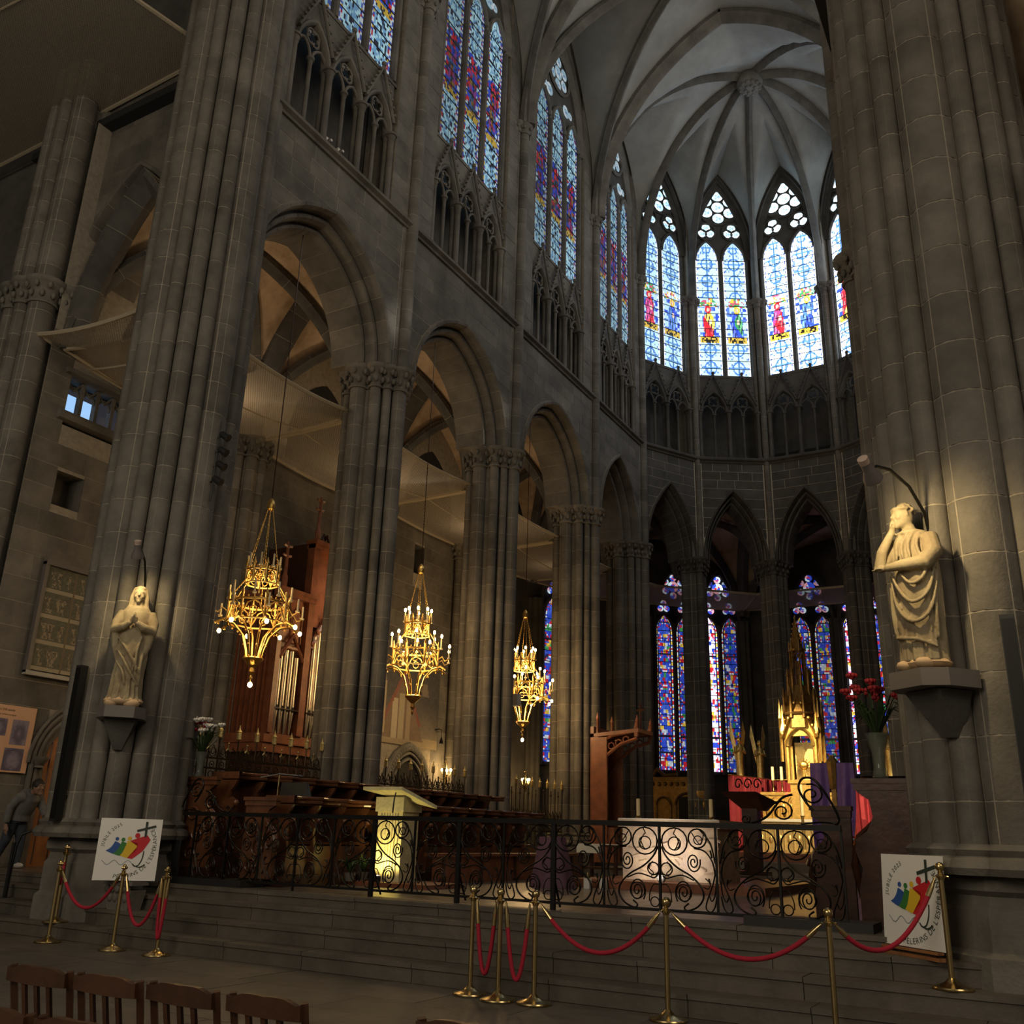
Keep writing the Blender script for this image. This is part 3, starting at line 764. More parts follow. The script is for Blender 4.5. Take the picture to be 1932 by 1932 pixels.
# last web strip between apse front arch and boss
def fn(s, t):
    x = -HB+2*HB*s; yy = YB[3]+(BO.y-YB[3])*t
    return (x*(1-t)+0*t, yy, max(VSPR+arch_z(x*(1-t), HB, CROWN-VSPR), rib_z(t))+.03)
mb = MB(); mb.grid(fn, 24, 14); mb.build('vault_web', 'plaster', ce, 60)
mb = MB(); mb.lathe([(.12, 28.92), (.34, 28.94), (.46, 29.06), (.50, 29.2), (.42, 29.45)], 18, (BO.x, BO.y, 0))
for k in range(12): mb.sphere((BO.x+.36*math.cos(k*PI/6), BO.y+.36*math.sin(k*PI/6), 28.98), .085, 6, 4)
for k in range(6): mb.sphere((BO.x+.18*math.cos(k*PI/3), BO.y+.18*math.sin(k*PI/3), 28.93), .075, 6, 4)
mb.build('vault_boss', 'stone', ce, 60)
# ================================================================== printed colours (flat print on panels)
m = bpy.data.materials.new('printed'); m.use_nodes = True; MATS['printed'] = m
_nt = m.node_tree; _at = _nt.nodes.new('ShaderNodeAttribute'); _at.attribute_name = 'Col'
_nt.links.new(_at.outputs['Color'], _nt.nodes['Principled BSDF'].inputs['Base Color']); _nt.nodes['Principled BSDF'].inputs['Roughness'].default_value = .6
def printed_grid(name, fr, u0, u1, z0, z1, nn, nu, nv, fn, parent=None, material='printed'):
    vs = [fr(u0+(u1-u0)*i/nu, nn, z0+(z1-z0)*j/nv) for j in range(nv+1) for i in range(nu+1)]
    fs = []; cs = []
    for j in range(nv):
        for i in range(nu):
            fs.append((j*(nu+1)+i, j*(nu+1)+i+1, (j+1)*(nu+1)+i+1, (j+1)*(nu+1)+i)); cs.append(fn((i+.5)/nu, (j+.5)/nv))
    o = bpy.data.objects.new(name, colmesh(name, vs, fs, cs, material)); COL.objects.link(o)
    if parent is not None: o.parent = parent
    return o
# ================================================================== north aisle
AX = -9.5
wn = struct('wall_north_aisle', 'coursed stone north aisle wall')
frn = Frame((AX, 0, 0), (0, 1, 0), (1, 0, 0))
def open_spans(a, b, lo, hi, holes):
    spans = [(lo, hi)]
    for (h0, h1, za, zb) in holes:
        if b > za+.02 and a < zb-.02:
            ns = []
            for (p, q) in spans:
                if h0 > p+.02: ns.append((p, min(q, h0)))
                if h1 < q-.02: ns.append((max(p, h1), q))
            spans = [t for t in ns if t[1]-t[0] > .05]
    return [(p, p, q, q) for p, q in spans]
H1 = [(1.25, 2.6, 0, 3.3), (.45, 1.05, 7.35, 8.05), (.35, 2.2, 9.0, 10.2)]
ashlar(wn, frn, course_rows(.71, 10.9, .46, lambda a, b: open_spans(a, b, -.2, 9.2, H1)), 0, 'stone', .75, 1.3)
def holed_core(parent, fr_, lo, hi, z0, z1, holes, nn):
    zs = sorted(set([z0, z1]+[z for h in holes for z in h[2:] if z0 < z < z1])); mb = MB()
    for a, b in zip(zs, zs[1:]):
        for (p, _, q, _) in open_spans(a, b, lo, hi, holes): mb.add([fr_(p, nn, a), fr_(q, nn, a), fr_(q, nn, b), fr_(p, nn, b)], [(0, 1, 2, 3)])
    mb.build('wall_core', 'mortar_dim', parent)
holed_core(wn, frn, -.2, 16.2, 0, 16, H1+[(12.5, 13.0, 9.0, 9.9)], -.005)
MB().box(AX-1.4, AX-1.2, -.4, 16.2, 0, 16).build('wall_outer_face', 'stone_dark', wn)
H2 = [(11.6, 13.9, 0, 3.9), (12.5, 13.0, 9.0, 9.9)]
wn2 = struct('wall_north_choir_aisle', 'stone north aisle wall around the mural')
ashlar(wn2, frn, course_rows(4.4, 10.9, .46, lambda a, b: open_spans(a, b, 9.2, 15.6, [(12.5, 13.0, 9.0, 9.9)])), 0, 'stone', .75, 1.3)
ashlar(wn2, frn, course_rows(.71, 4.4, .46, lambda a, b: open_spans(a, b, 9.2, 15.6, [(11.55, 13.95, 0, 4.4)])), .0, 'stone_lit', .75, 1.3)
# square hole and slot window in the wall
for (u0, u1, z0, z1, nm) in ((.45, 1.05, 7.35, 8.05, 'wall_recess'), (12.5, 13.0, 9.0, 9.9, 'slot_window')):
    mb = MB()
    mb.add([frn(u0, -.45, z0), frn(u1, -.45, z0), frn(u1, -.45, z1), frn(u0, -.45, z1), frn(u0, .005, z0), frn(u1, .005, z0), frn(u1, .005, z1), frn(u0, .005, z1)],
           [(0, 1, 2, 3), (0, 4, 5, 1), (1, 5, 6, 2), (2, 6, 7, 3), (3, 7, 4, 0)])
    mb.build(nm, 'stone' if nm == 'wall_recess' else 'stone_dark', wn)
# low traceried opening under the left net with daylight behind
w5 = struct('window_gallery', 'small traceried gallery opening high in the north wall'); w5.name = 'window_20'
u0, u1, z0, z1 = .35, 2.2, 9.28, 10.05
mb = MB()
mb.prism([frn(.2, d, z) for d, z in ((-.02, 9.08), (.1, 9.1), (.14, 9.2), (.1, 9.27), (-.3, 9.3), (-.3, 9.08))], frn.u*2.2)
mb.prism([frn(.2, d, z) for d, z in ((-.02, 10.08), (.1, 10.1), (.1, 10.2), (-.3, 10.22), (-.3, 10.05))], frn.u*2.2)
mb.build('sill_moulding', 'stone', w5)
mb = MB()
for i in range(6):
    uu = u0+(u1-u0)*i/5; mb.box(AX-.22, AX-.08, uu-.035, uu+.035, z0, z1)
    if i < 5:
        uc_ = uu+(u1-u0)/10
        mb.tube([frn(uc_+x, -.15, z1-.33+z) for x, z in arc_pts(.155, .2, 4)], .03, 5); mb.tube([frn(uc_-.15, -.15, z1-.05), frn(uc_, -.15, z1-.2), frn(uc_+.15, -.15, z1-.05)], .04, 5)
mb.build('opening_tracery', 'stone', w5)
printed_grid('opening_daylight', frn, u0, u1, z0, z1, -.4, 10, 4, lambda a, b: (.30, .52, .85) if (a+b*.15 < .55 and b < .75) else (.02, .02, .025), w5, 'glass_dim')
# door in the north wall
d1 = struct('door_1', 'pointed wooden door with stone moulding in the north wall'); uc_ = 1.95
mb = MB()
us = [uc_-.62+1.24*i/12 for i in range(13)]
for p, q in zip(us, us[1:]):
    mb.add([frn(p, -.04, .71), frn(q, -.04, .71), frn(q, -.04, 2.5+arch_z(q-uc_, .63, .75)), frn(p, -.04, 2.5+arch_z(p-uc_, .63, .75))], [(0, 1, 2, 3)])
mb.build('door_leaf', 'wood_door', d1)
mb = MB(); plate_above(mb, frn, uc_, .64, .76, 2.5, 3.32, 1.24, 2.62, -.01, 16); mb.add([frn(1.24, -.01, .7), frn(uc_-.62, -.01, .7), frn(uc_-.62, -.01, 2.55), frn(1.24, -.01, 2.55)], [(0, 1, 2, 3)]); mb.build('door_surround', 'stone', d1)
mb = MB()
for s in (-1, 1):
    for j, (r, rr) in enumerate(((.66, .05), (.78, .06), (.9, .05))): 
        mb.tube([frn(uc_+s*r, -.06+.04*j, .75), frn(uc_+s*r, -.06+.04*j, 2.5)], rr, 8)
for j, (r, rr) in enumerate(((.66, .05), (.78, .06), (.9, .05), (1.0, .035))): mb.tube([frn(uc_+x, -.06+.04*j, 2.5+z) for x, z in arc_pts(r, r*1.22, 8)], rr, 8)
for s in (-1, 1): mb.lathe([(.12, 2.42), (.10, 2.46), (.17, 2.56), (.17, 2.62)], 8, frn(uc_+s*.76, 0, 0))
mb.build('door_moulding', 'stone', d1, 40)
mb = MB()
for i in range(4): mb.tube([frn(uc_-.5+i*.3, -.035, .75), frn(uc_-.5+i*.3, -.035, 2.9)], .012, 4)
mb.build('door_rail', 'wood_dark', d1)
for yy in (5.243, 10.486, 15.1):
    pier('wall_pier', {5.243: 'engaged shaft cluster on the north wall behind the organ', 10.486: 'engaged shaft cluster on the north wall right of the organ', 15.1: 'engaged shaft cluster on the north wall right of the mural'}[yy], (AX+.12, yy), [(0, 0, .30), (.24, .16, .13), (.24, -.16, .13), (.05, .38, .12), (.05, -.38, .12)], ZF+.5, 10.1, .5, 10.5, 0, None, (ZF, 1.0))
# aisle vault
cv = struct('ceiling_aisle', 'tan plastered aisle vaults on dark stone ribs')
AZ, AC = 10.5, 14.3
def split_rib(parent, pts, half, deep, n, stone='stone_dark'):
    """rib cut into voussoirs over a mortar core"""
    P = [Vector(p) for p in pts]; L = [0]
    for a, b in zip(P, P[1:]): L.append(L[-1]+(b-a).length)
    def at(s):
        for i in range(len(L)-1):
            if s <= L[i+1]: return P[i].lerp(P[i+1], (s-L[i])/max(1e-6, L[i+1]-L[i]))
        return P[-1]
    mb = MB(); sweep_rib(mb, [p+Vector((0, 0, .01)) for p in P], half-.004, deep-.004); mb.build('rib_core', 'mortar_dim', parent, 40)
    for i in range(n):
        a, b = L[-1]*i/n+.008, L[-1]*(i+1)/n-.008
        mb = MB(); sweep_rib(mb, [at(a+(b-a)*j/4) for j in range(5)], half, deep); mb.build('voussoir', stone, parent, 40)
for k in range(4):
    y0, y1 = YB[k], YB[k+1]
    mb = MB(); groin(mb, AX, -6.2, y0, y1, AZ, AC, 22, 26); mb.build('aisle_web', 'plaster_tan', cv, 60)
    for sx in (-1, 1):
        for sy in (-1, 1): split_rib(cv, groin_diag(AX, -6.2, y0, y1, AZ, AC, sx, sy, 12), .17, .26, 7)
for k in range(5):
    xc, a = (AX-6.2)/2, (9.5-6.2)/2
    for s in (-1, 1): split_rib(cv, [(xc+s*x_, YB[k]+(.25 if k == 0 else 0), AZ+z_) for x_, z_ in arc_pts(a, AC-AZ, 8)[8:][::-1]], .3, .36, 6)
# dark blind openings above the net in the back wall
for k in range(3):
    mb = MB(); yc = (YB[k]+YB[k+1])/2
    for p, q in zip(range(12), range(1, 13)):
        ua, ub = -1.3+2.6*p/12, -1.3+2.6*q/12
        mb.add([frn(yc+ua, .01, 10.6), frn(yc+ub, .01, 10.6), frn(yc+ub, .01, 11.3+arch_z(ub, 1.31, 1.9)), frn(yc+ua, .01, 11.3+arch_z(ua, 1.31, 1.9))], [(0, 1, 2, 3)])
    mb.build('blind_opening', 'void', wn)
# ---------------------------------------------------------------- wall over the left arch (plane y = 0)
wt = struct('wall_transept', 'dark wall over the pointed arch left of the crossing pier')
frt = Frame((-6.5, .15, 0), (-1, 0, 0), (0, -1, 0)); WT = 3.9
at_, ho_ = 1.42, 3.35; mwt = .47; ao_ = at_+mwt; Ro_ = (ao_*ao_+ho_*ho_)/(2*ao_); c_ = Ro_-ao_; hi_ = math.sqrt((Ro_-mwt)**2-c_*c_); ut = 1.72
mb = MB(); plate_above(mb, frt, ut, ao_, ho_, 11.4, 16.4, -.2, WT, -.005); mb.build('spandrel_core', 'mortar_dim', wt)
for s in (-1, 1):
    mb = MB(); arch_piece(mb, frt, ut, 11.4, at_, hi_, [(r+.005, d-.012 if d > -1 else d+.01) for r, d in ARCH_PROF], 0, 1, s, 35); mb.build('arch_core', 'mortar_dim', wt, 40)
    for i in range(7):
        mb = MB(); arch_piece(mb, frt, ut, 11.4, at_, hi_, ARCH_PROF, i/7+.0022, (i+1)/7-(.0022 if i < 6 else 0), s, 5); mb.build('voussoir', 'stone', wt, 35)
def hwt(z):
    z -= 11.4
    return max(0., math.sqrt(max(0, Ro_*Ro_-z*z))-c_) if z < ho_ else 0.
def fnt(a, b):
    if a-11.4 >= ho_-.02: return [(.3, .3, WT, WT)]
    return [(.3, .3, ut-hwt(a), ut-hwt(b)), (ut+hwt(a), ut+hwt(b), WT, WT)]
ashlar(wt, frt, course_rows(11.4, 11.4+ho_, .5, fnt)+course_rows(11.4+ho_, 16.4, .5, fnt), 0, 'stone', .6, 1.1)
mb = MB(); mb.prism([frt(-.1, d, z) for d, z in ((-.3, 16.4), (.05, 16.4), (.16, 16.5), (.16, 16.58), (.05, 16.64), (-.3, 16.64))], frt.u*4.6); mb.build('string_course', 'stone', wt)
MB().box(-22, -6.4, .3, .5, 16.5, 30).build('upper_wall', 'stone_dark', wt)
GLMAT[0] = 'glass_dim'
# ================================================================== ambulatory with chapels
am = struct('wall_ambulatory', 'dark ambulatory wall around the apse')
AMC = Vector((0, 19.9, 0)); AMR = 11.0
def amp(an, r=AMR, z=0.): return Vector((AMC.x+r*math.cos(an), AMC.y+r*math.sin(an), z))
mb = MB()
mb.grid(lambda u, v: amp(PI+.08-(PI+.16)*u, AMR+.25, .5+15*v), 48, 1)
mb.add([(-9.5, 15.6, .5), (-11.3, 17.3, .5), (-11.3, 17.3, 15), (-9.5, 15.6, 15)], [(0, 1, 2, 3)]); mb.add([(-11.3, 17.3, .5), (-11.28, 20.5, .5), (-11.28, 20.5, 15), (-11.3, 17.3, 15)], [(0, 1, 2, 3)])
mb.add([(9.5, 0, .5), (9.5, 15.6, .5), (9.5, 15.6, 15), (9.5, 0, 15)], [(0, 1, 2, 3)]); mb.add([(9.5, 15.6, .5), (11.2, 18.5, .5), (11.2, 18.5, 15), (9.5, 15.6, 15)], [(0, 1, 2, 3)])
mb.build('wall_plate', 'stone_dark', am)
def low_window(an, lws, br, hot, seed, label, lw=.72, mull=.2):
    WINC[0] += 1; win = struct('window_%d' % WINC[0], label)
    c = amp(an, AMR-.05); n = Vector((-math.cos(an), -math.sin(an), 0)); u = Vector((-math.sin(an), math.cos(an), 0))*-1
    fr = Frame(c, u, n); tot = 2*lw+mull
    for i in range(2): lancet(win, fr, -tot/2+i*(lw+mull), lw, 4.22, 10.75, 0, glass_low, seed+i, br[i], hot[i], 13, 14, 6)
    mb = MB(); pl_ = MB()
    for s in (-1, 0, 1):
        p = fr(s*(tot/2+.06), 0, 0); pl_.tube([fr(s*(tot/2+.06)*(1 if s else 0), .03, 4.1), fr(s*(tot/2+.06)*(1 if s else 0), .03, 10.4)], .1 if s == 0 else .09, 8)
    for i in (-1, 1):
        u_ = i*(lw+mull)/2
        mb.tube([fr(u_+x, .03, 10.75-lw*.95+z) for x, z in arc_pts(lw/2+.04, lw*.95+.05, 5)], .06, 6)
        for k in range(3):
            a_ = PI/2+k*2*PI/3; lobe(win, fr, u_+.16*math.cos(a_), 11.12+.16*math.sin(a_), .14, .02, glass_low, seed+k, br[0 if i < 0 else 1], 9)
    for k in range(6):
        a_ = PI/2+k*PI/3; lobe(win, fr, .40*math.cos(a_), 12.05+.40*math.sin(a_), .155, .02, glass_low, seed+k, br[k % 2]*1.0, 9)
    lobe(win, fr, 0, 12.05, .25, .02, glass_low, seed+9, br[0], 9)
    ringtube(mb, fr, 0, 12.05, .62, .02, .05, 18)
    mb.tube([fr(x, .02, 10.3+z) for x, z in arc_pts(tot/2+.1, 2.6, 8)], .09, 6)
    mb.build('tracery', 'stone_dark', win, 40); pl_.build('mullion', 'stone_dark', win, 40)
    mb = MB()
    us = [-tot/2-.1+(tot+.2)*i/14 for i in range(15)]
    for p, q in zip(us, us[1:]): mb.add([fr(p, -.06, 4.1), fr(q, -.06, 4.1), fr(q, -.06, 10.3+arch_z(q, tot/2+.11, 2.6)), fr(p, -.06, 10.3+arch_z(p, tot/2+.11, 2.6))], [(0, 1, 2, 3)])
    mb.build('window_backing', 'void', win)
    return win
def an_of(x, y_): return math.atan2(y_-AMC.y, x-AMC.x)
low_window(an_of(-10.22, 23.95), 2, (.75, .7), (1, 1), 3, 'single blue and red medallion window seen beside the third pier', .92)
low_window(an_of(-6.99, 28.4), 2, (.75, .6), (1, 1), 11, 'pair of blue medallion lancets above the carved reredos')
low_window(an_of(-5.33, 29.52), 2, (1.5, .42), (2, 1), 21, 'pair of medallion lancets, one glowing white, behind the angels')
low_window(an_of(-1.62, 30.78), 2, (.55, .42), (1, 1), 31, 'pair of dim blue medallion lancets behind the golden spire')
low_window(an_of(.42, 30.9), 2, (1.45, .9), (2, 1), 41, 'pair of bright violet medallion lancets right of the golden spire')
# engaged shafts between the chapel windows
for i, (x, y_) in enumerate(((-10.7, 22.6), (-9.75, 24.9), (-7.9, 27.45), (-6.2, 28.95), (-4.4, 29.9), (-2.75, 30.4), (-.62, 30.75), (1.75, 30.65))):
    mb = MB(); mb.lathe([(.16, .7), (.16, 10.6)], 8, (x, y_, 0)); mb.lathe([(.09, .7), (.09, 10.6)], 8, (x+.2, y_+.05, 0)); mb.lathe([(.09, .7), (.09, 10.6)], 8, (x-.18, y_-.12, 0)); mb.build('engaged_shaft', 'stone_dark', am, 40)
ca = struct('ceiling_ambulatory', 'dark ribbed vault of the ambulatory')
AAN = [PI]+[math.atan2(AV[i][1]-AMC.y, AV[i][0]-AMC.x) for i in range(1, 5)]+[0]
AAN[1], AAN[2], AAN[3], AAN[4] = 2.62, 1.98, 1.16, .52
for i in range(5):
    a0, a1 = AAN[i], AAN[i+1]
    def fn(u, v):
        an = a0+(a1-a0)*u; r0 = 5.2; r = r0+(AMR-r0)*v
        z = 10.7+3.5*max(arch_z((u-.5)*2, 1.001, 1.0), arch_z((v-.5)*2, 1.001, 1.0)); p = amp(an, r, z); return p
    mb = MB(); mb.grid(fn, 16, 16); mb.build('ambulatory_web', 'plaster_tan', ca, 60)
    for (ua, va) in ((0, 0), (1, 0), (0, 1), (1, 1)):
        pts = []
        for j in range(11):
            t = j/10; u = ua+(.5-ua)*t; v = va+(.5-va)*t; an = a0+(a1-a0)*u; r = 5.2+(AMR-5.2)*v; pts.append(amp(an, r, 10.7+3.5*arch_z(1-t, 1.001, 1.0)))
        mb = MB(); sweep_rib(mb, pts, .15, .3); mb.build('ambulatory_rib', 'stone_dark', ca, 40)
for an in AAN:
    for va in (0, 1):
        pts = [amp(an, 5.2+(AMR-5.2)*(va+(.5-va)*j/10), 10.7+3.5*arch_z(1-j/10, 1.001, 1.0)) for j in range(11)]
        mb = MB(); sweep_rib(mb, pts, .24, .36); mb.build('ambulatory_rib', 'stone_dark', ca, 40)
# roof lids so that no sky shows through
MB().box(-12, -6, -.1, 36, 16.0, 16.2).build('aisle_roof', 'void', cv)
MB().box(5, 12, -.1, 36, 15.5, 15.7).build('aisle_roof', 'void', cv)
MB().box(-12, 12, 24, 36, 15.5, 15.7).build('aisle_roof', 'void', cv)
# ================================================================== safety nets
m = bpy.data.materials.new('netting'); m.use_nodes = True; MATS['net'] = m
_nt = m.node_tree; _b = _nt.nodes['Principled BSDF']; _b.inputs['Base Color'].default_value = (.42, .36, .27, 1); _b.inputs['Roughness'].default_value = .9
_g = _nt.nodes.new('ShaderNodeNewGeometry'); _tr = _nt.nodes.new('ShaderNodeBsdfTransparent'); _mx = _nt.nodes.new('ShaderNodeMixShader'); _tl = _nt.nodes.new('ShaderNodeBsdfTranslucent'); _tl.inputs[0].default_value = (.5, .42, .32, 1); _ms = _nt.nodes.new('ShaderNodeMixShader'); _ms.inputs[0].default_value = .45
ws = []
for rot in (PI/4, -PI/4):
    mp = _nt.nodes.new('ShaderNodeMapping'); mp.inputs['Rotation'].default_value = (0, 0, rot); _nt.links.new(_g.outputs['Position'], mp.inputs[0])
    wv = _nt.nodes.new('ShaderNodeTexWave'); wv.inputs['Scale'].default_value = 7.0; wv.inputs['Distortion'].default_value = .3; _nt.links.new(mp.outputs[0], wv.inputs[0]); ws.append(wv)
_mm = _nt.nodes.new('ShaderNodeMath'); _mm.operation = 'MAXIMUM'; _nt.links.new(ws[0].outputs['Fac'], _mm.inputs[0]); _nt.links.new(ws[1].outputs['Fac'], _mm.inputs[1])
_mr = _nt.nodes.new('ShaderNodeMapRange'); _mr.inputs[1].default_value = .35; _mr.inputs[2].default_value = 1; _mr.inputs[3].default_value = .38; _mr.inputs[4].default_value = .95; _nt.links.new(_mm.outputs[0], _mr.inputs[0])
_out = _nt.nodes['Material Output']; _nt.links.new(_b.outputs[0], _ms.inputs[1]); _nt.links.new(_tl.outputs[0], _ms.inputs[2])
_nt.links.new(_mr.outputs[0], _mx.inputs[0]); _nt.links.new(_tr.outputs[0], _mx.inputs[1]); _nt.links.new(_ms.outputs[0], _mx.inputs[2]); _nt.links.new(_mx.outputs[0], _out.inputs[0])
mat('net_rope', (.50, .42, .30), .9, bump=.5, bscale=60)
def net(label, c00, c10, c11, c01, sag, seams=1, group='safety nets under the vaults'):
    """corner order: near-left, near-right, far-right, far-left"""
    t = thing('safety_net', label, 'net', (0, 0, 0), 0, group); A = [Vector(c) for c in (c00, c10, c11, c01)]
    def P(u, v):
        p = A[0].lerp(A[1], u).lerp(A[3].lerp(A[2], u), v); p.z -= sag*4*(u*(1-u)*.8+v*(1-v)*.2); return p
    mb = MB(); mb.grid(P, 22, 16); mb.build('netting', 'net', t, 180)
    mb = MB()
    for (f) in (lambda s: P(s, 0), lambda s: P(s, 1), lambda s: P(0, s), lambda s: P(1, s)): mb.tube([f(i/20) for i in range(21)], .045, 5)
    mb.build('edge_rope', 'net_rope', t, 60)
    for s_ in range(seams):
        v = (s_+1)/(seams+1); mb = MB(); mb.tube([P(i/20, v)-Vector((0, 0, .02)) for i in range(21)], .022, 5); mb.build('seam_rope', 'net_rope', t, 60)
    return t
nl_ = ['pale safety net hung across the aisle above the organ', 'pale safety net hung across the aisle above the mural', 'pale safety net hung across the aisle beside the third chandelier', 'pale safety net stretched behind the slim clustered pier']
for k in range(4):
    z = 10.5; net(nl_[k], (-6.0, YB[k]+(.7 if k == 0 else .02), z), (-6.0, YB[k+1]-.02, z+.03), (AX+.1, YB[k+1]-.02, z+.03), (AX+.1, YB[k]+.02, z), .26 if k < 2 else .14)
net('grey safety net tied below the arch left of the crossing pier', (-9.6, -.45, 10.65), (-6.5, -.35, 10.5), (-6.4, 2.2, 10.4), (AX+.05, 1.9, 10.25), .15)
net('dark safety net stretched high across the transept', (-6.25, -.05, 16.55), (-21, -.05, 16.5), (-21, -7, 17.2), (-7.6, -5.2, 16.9), .12, 1)
for i in range(5):
    a0, a1 = AAN[i], AAN[i+1]
    net('pale ambulatory safety net '+['beside the slim clustered pier', 'across the blue lancets behind the throne', 'between the angels and the golden spire', 'right of the golden spire', 'behind the thinking statue pier'][i], amp(a0, 6.6, 10.75), amp(a1, 6.6, 10.75), amp(a1, AMR-.2, 11.05), amp(a0, AMR-.2, 11.05), .02, 0)

# north transept wall closing the view at the far left, and the bay beyond the right pier
wt2 = struct('wall_north_transept', 'dark far wall of the north transept'); MB().box(-22.5, -22, -14, 1, 0, 30).box(-22, -10.9, .35, .6, 0, 16.5).build('wall_plate', 'stone_dark', wt2)
wsb = struct('wall_south_bay', 'bay beyond the right crossing pier with tan vault')
MB().box(7.4, 12, 2.2, 2.5, 0, 16).build('wall_plate', 'stone', wsb)
mb = MB(); groin(mb, 7.6, 12.6, -4.6, 2.2, 8.6, 13.2, 22, 22); mb.build('vault_web', 'plaster_tan', wsb, 60)
split_rib(wsb, groin_diag(7.6, 12.6, -4.6, 2.2, 8.6, 13.2, -1, 1, 12), .17, .26, 7)
net('coarse safety net under the tan vault beyond the right pier', (7.9, 1.6, 8.7), (7.9, -4.2, 8.7), (12, -4.2, 8.9), (12, 1.6, 8.9), .1, 0)
for k in range(4): light('aisle_vault_fill', 'POINT', (-7.6, (YB[k]+YB[k+1])/2, 11.0), [42, 34, 24, 8][k], (1, .74, .46), None, .25)  # unseen warm point lights added above the nets to brighten the aisle vaults
# shafts of sunlight falling from the south clerestory on the nets and the wall
for (a, b, e, sp, c) in (((4.6, 9.5, 21.5), (-7.4, 3.6, 10.2), 3000, 4.0, (1, .95, .85)), ((4.6, 13.0, 21.5), (-7.0, 9.0, 10.2), 3400, 4.0, (1, .93, .78)), ((4.6, 16.5, 22.5), (-4.9, 13.6, 14.2), 520, 4.6, (1, .95, .55))):
    light('sun_shaft', 'SPOT', a, e, c, b, .25, sp, 1.0)
# ================================================================== lettering on arcs
def text_arc(mb, P, s, cx, cy, r, a_start, size, track=1.05, inside=False, bold=1.0):
    """letters on a circle; P maps poster (u,v) to a point. a_start: angle of the first letter; clockwise unless inside"""
    a = a_start
    for ch in s:
        vs, fs, w = glyph(ch); adv = w*size*track/r
        am = a-adv/2 if not inside else a+adv/2
        tu = (math.sin(am), -math.cos(am)) if not inside else (-math.sin(am), math.cos(am))
        nu = (math.cos(am), math.sin(am)) if not inside else (-math.cos(am), -math.sin(am))
        ox, oy = cx+r*math.cos(am), cy+r*math.sin(am)
        mb.add([P(ox+tu[0]*(v[0]-w/2)*size*bold+nu[0]*v[1]*size, oy+tu[1]*(v[0]-w/2)*size*bold+nu[1]*v[1]*size) for v in vs], fs)
        a = a-adv if not inside else a+adv
# ================================================================== rope barriers
def stanchion_mesh(ornate):
    base = MB().lathe([(.165, 0), (.17, .012), (.165, .022), (.12, .035), (.07, .05), (.045, .07), (.03, .085), (.026, .09)], 28)
    pole = MB().lathe([(.024, .075), (.024, .89)], 14)
    col_ = MB().lathe([(.026, .86), (.03, .87), (.04, .885), (.048, .893), (.04, .90), (.026, .908), (.022, .915)], 14)
    for k in range(4): col_.tube([(.03*math.cos(k*PI/2), .03*math.sin(k*PI/2), .885), (.062*math.cos(k*PI/2), .062*math.sin(k*PI/2), .89), (.06*math.cos(k*PI/2), .06*math.sin(k*PI/2), .87)], .006, 5)
    ball = MB()
    if ornate:
        ball.lathe([(.014, .91), (.03, .925), (.018, .94), (.014, .948)], 12); 
        for k in range(6): ball.sphere((.024*math.cos(k*PI/3), .024*math.sin(k*PI/3), .965), .02, 6, 5)
        ball.sphere((0, 0, .985), .026, 8, 6)
    else:
        ball.lathe([(.016, .91), (.026, .92), (.016, .932)], 12); ball.sphere((0, 0, .967), .040, 16, 10)
    return [('base', base), ('pole', pole), ('collar', col_), ('finial', ball)]
SM = {o: [(n, mb.mesh(n, 'brass', 35)) for n, mb in stanchion_mesh(o)] for o in (True, False)}
def stanchion(loc, label, ornate):
    t = thing('rope_stanchion', label, 'stanchion', loc, RND.uniform(0, .5), 'brass rope stanchions')
    for n, me in SM[ornate]: inst(me, n, t)
    return Vector(loc)
ST = {}
for key, loc, lab, orn in (
    ('a', (-4.88, -1.36, 0), 'brass stanchion standing on the floor before the left pier plinth', True),
    ('b', (-3.62, -1.36, 0), 'brass stanchion overlapping the poster by the left pier', True),
    ('c', (-2.85, -1.34, 0), 'brass stanchion with a doubled rope loop hanging from it', True),
    ('d', (-5.3, -.99, .192), 'brass stanchion up on the steps against the left pier plinth', True),
    ('e', (1.58, -1.30, 0), 'brass stanchion of the close trio, holding only a narrow rope loop', False),
    ('f', (1.97, -1.42, 0), 'middle brass stanchion of the close trio', False),
    ('g', (2.33, -1.36, 0), 'brass stanchion of the close trio with a long rope to the next', False),
    ('h', (3.66, -1.34, 0), 'lone brass stanchion holding two long drooping ropes', False),
    ('i', (5.10, -1.36, 0), 'brass stanchion whose rope climbs to the one on the step', False),
    ('j', (5.92, -.60, .384), 'brass stanchion standing on the step before the right poster', False)):
    ST[key] = stanchion(loc, lab, orn)
def rope(p, q, sag, label, r=.021):
    t = thing('barrier_rope', label, 'rope', tuple(p), 0, 'red barrier ropes'); p = Vector(p); q = Vector(q); n = 22
    pts = [p.lerp(q, i/n)-Vector((0, 0, sag*4*(i/n)*(1-i/n))) for i in range(n+1)]
    loc = [x-p for x in pts]
    MB().tube(loc[1:-1], r, 8).build('velvet_cord', 'rope_red', t, 60)
    for a, b in ((0, 2), (-1, -3)): MB().tube([loc[a], loc[a].lerp(loc[b], .5), loc[b]], [.008, .022, .024], 8).build('end_cap', 'brass', t, 60)
def hook(k, other, off=.06):
    d = ST[other]-ST[k]; d.z = 0; d.normalize(); return ST[k]+d*off+Vector((0, 0, .875))
rope(hook('d', 'a'), hook('a', 'd')+Vector((0, .02, 0)), .26, 'red rope falling from the step stanchion to the floor stanchion')
rope(hook('a', 'b'), hook('b', 'a'), .42, 'red rope drooping before the left pier plinth')
rope(hook('b', 'c'), hook('c', 'b'), .56, 'red rope drooping between the poster stanchion and the looped stanchion')
rope(ST['c']+Vector((-.05, -.03, .875)), ST['c']+Vector((.07, -.02, .875)), .68, 'red rope hanging in a closed loop from one stanchion')
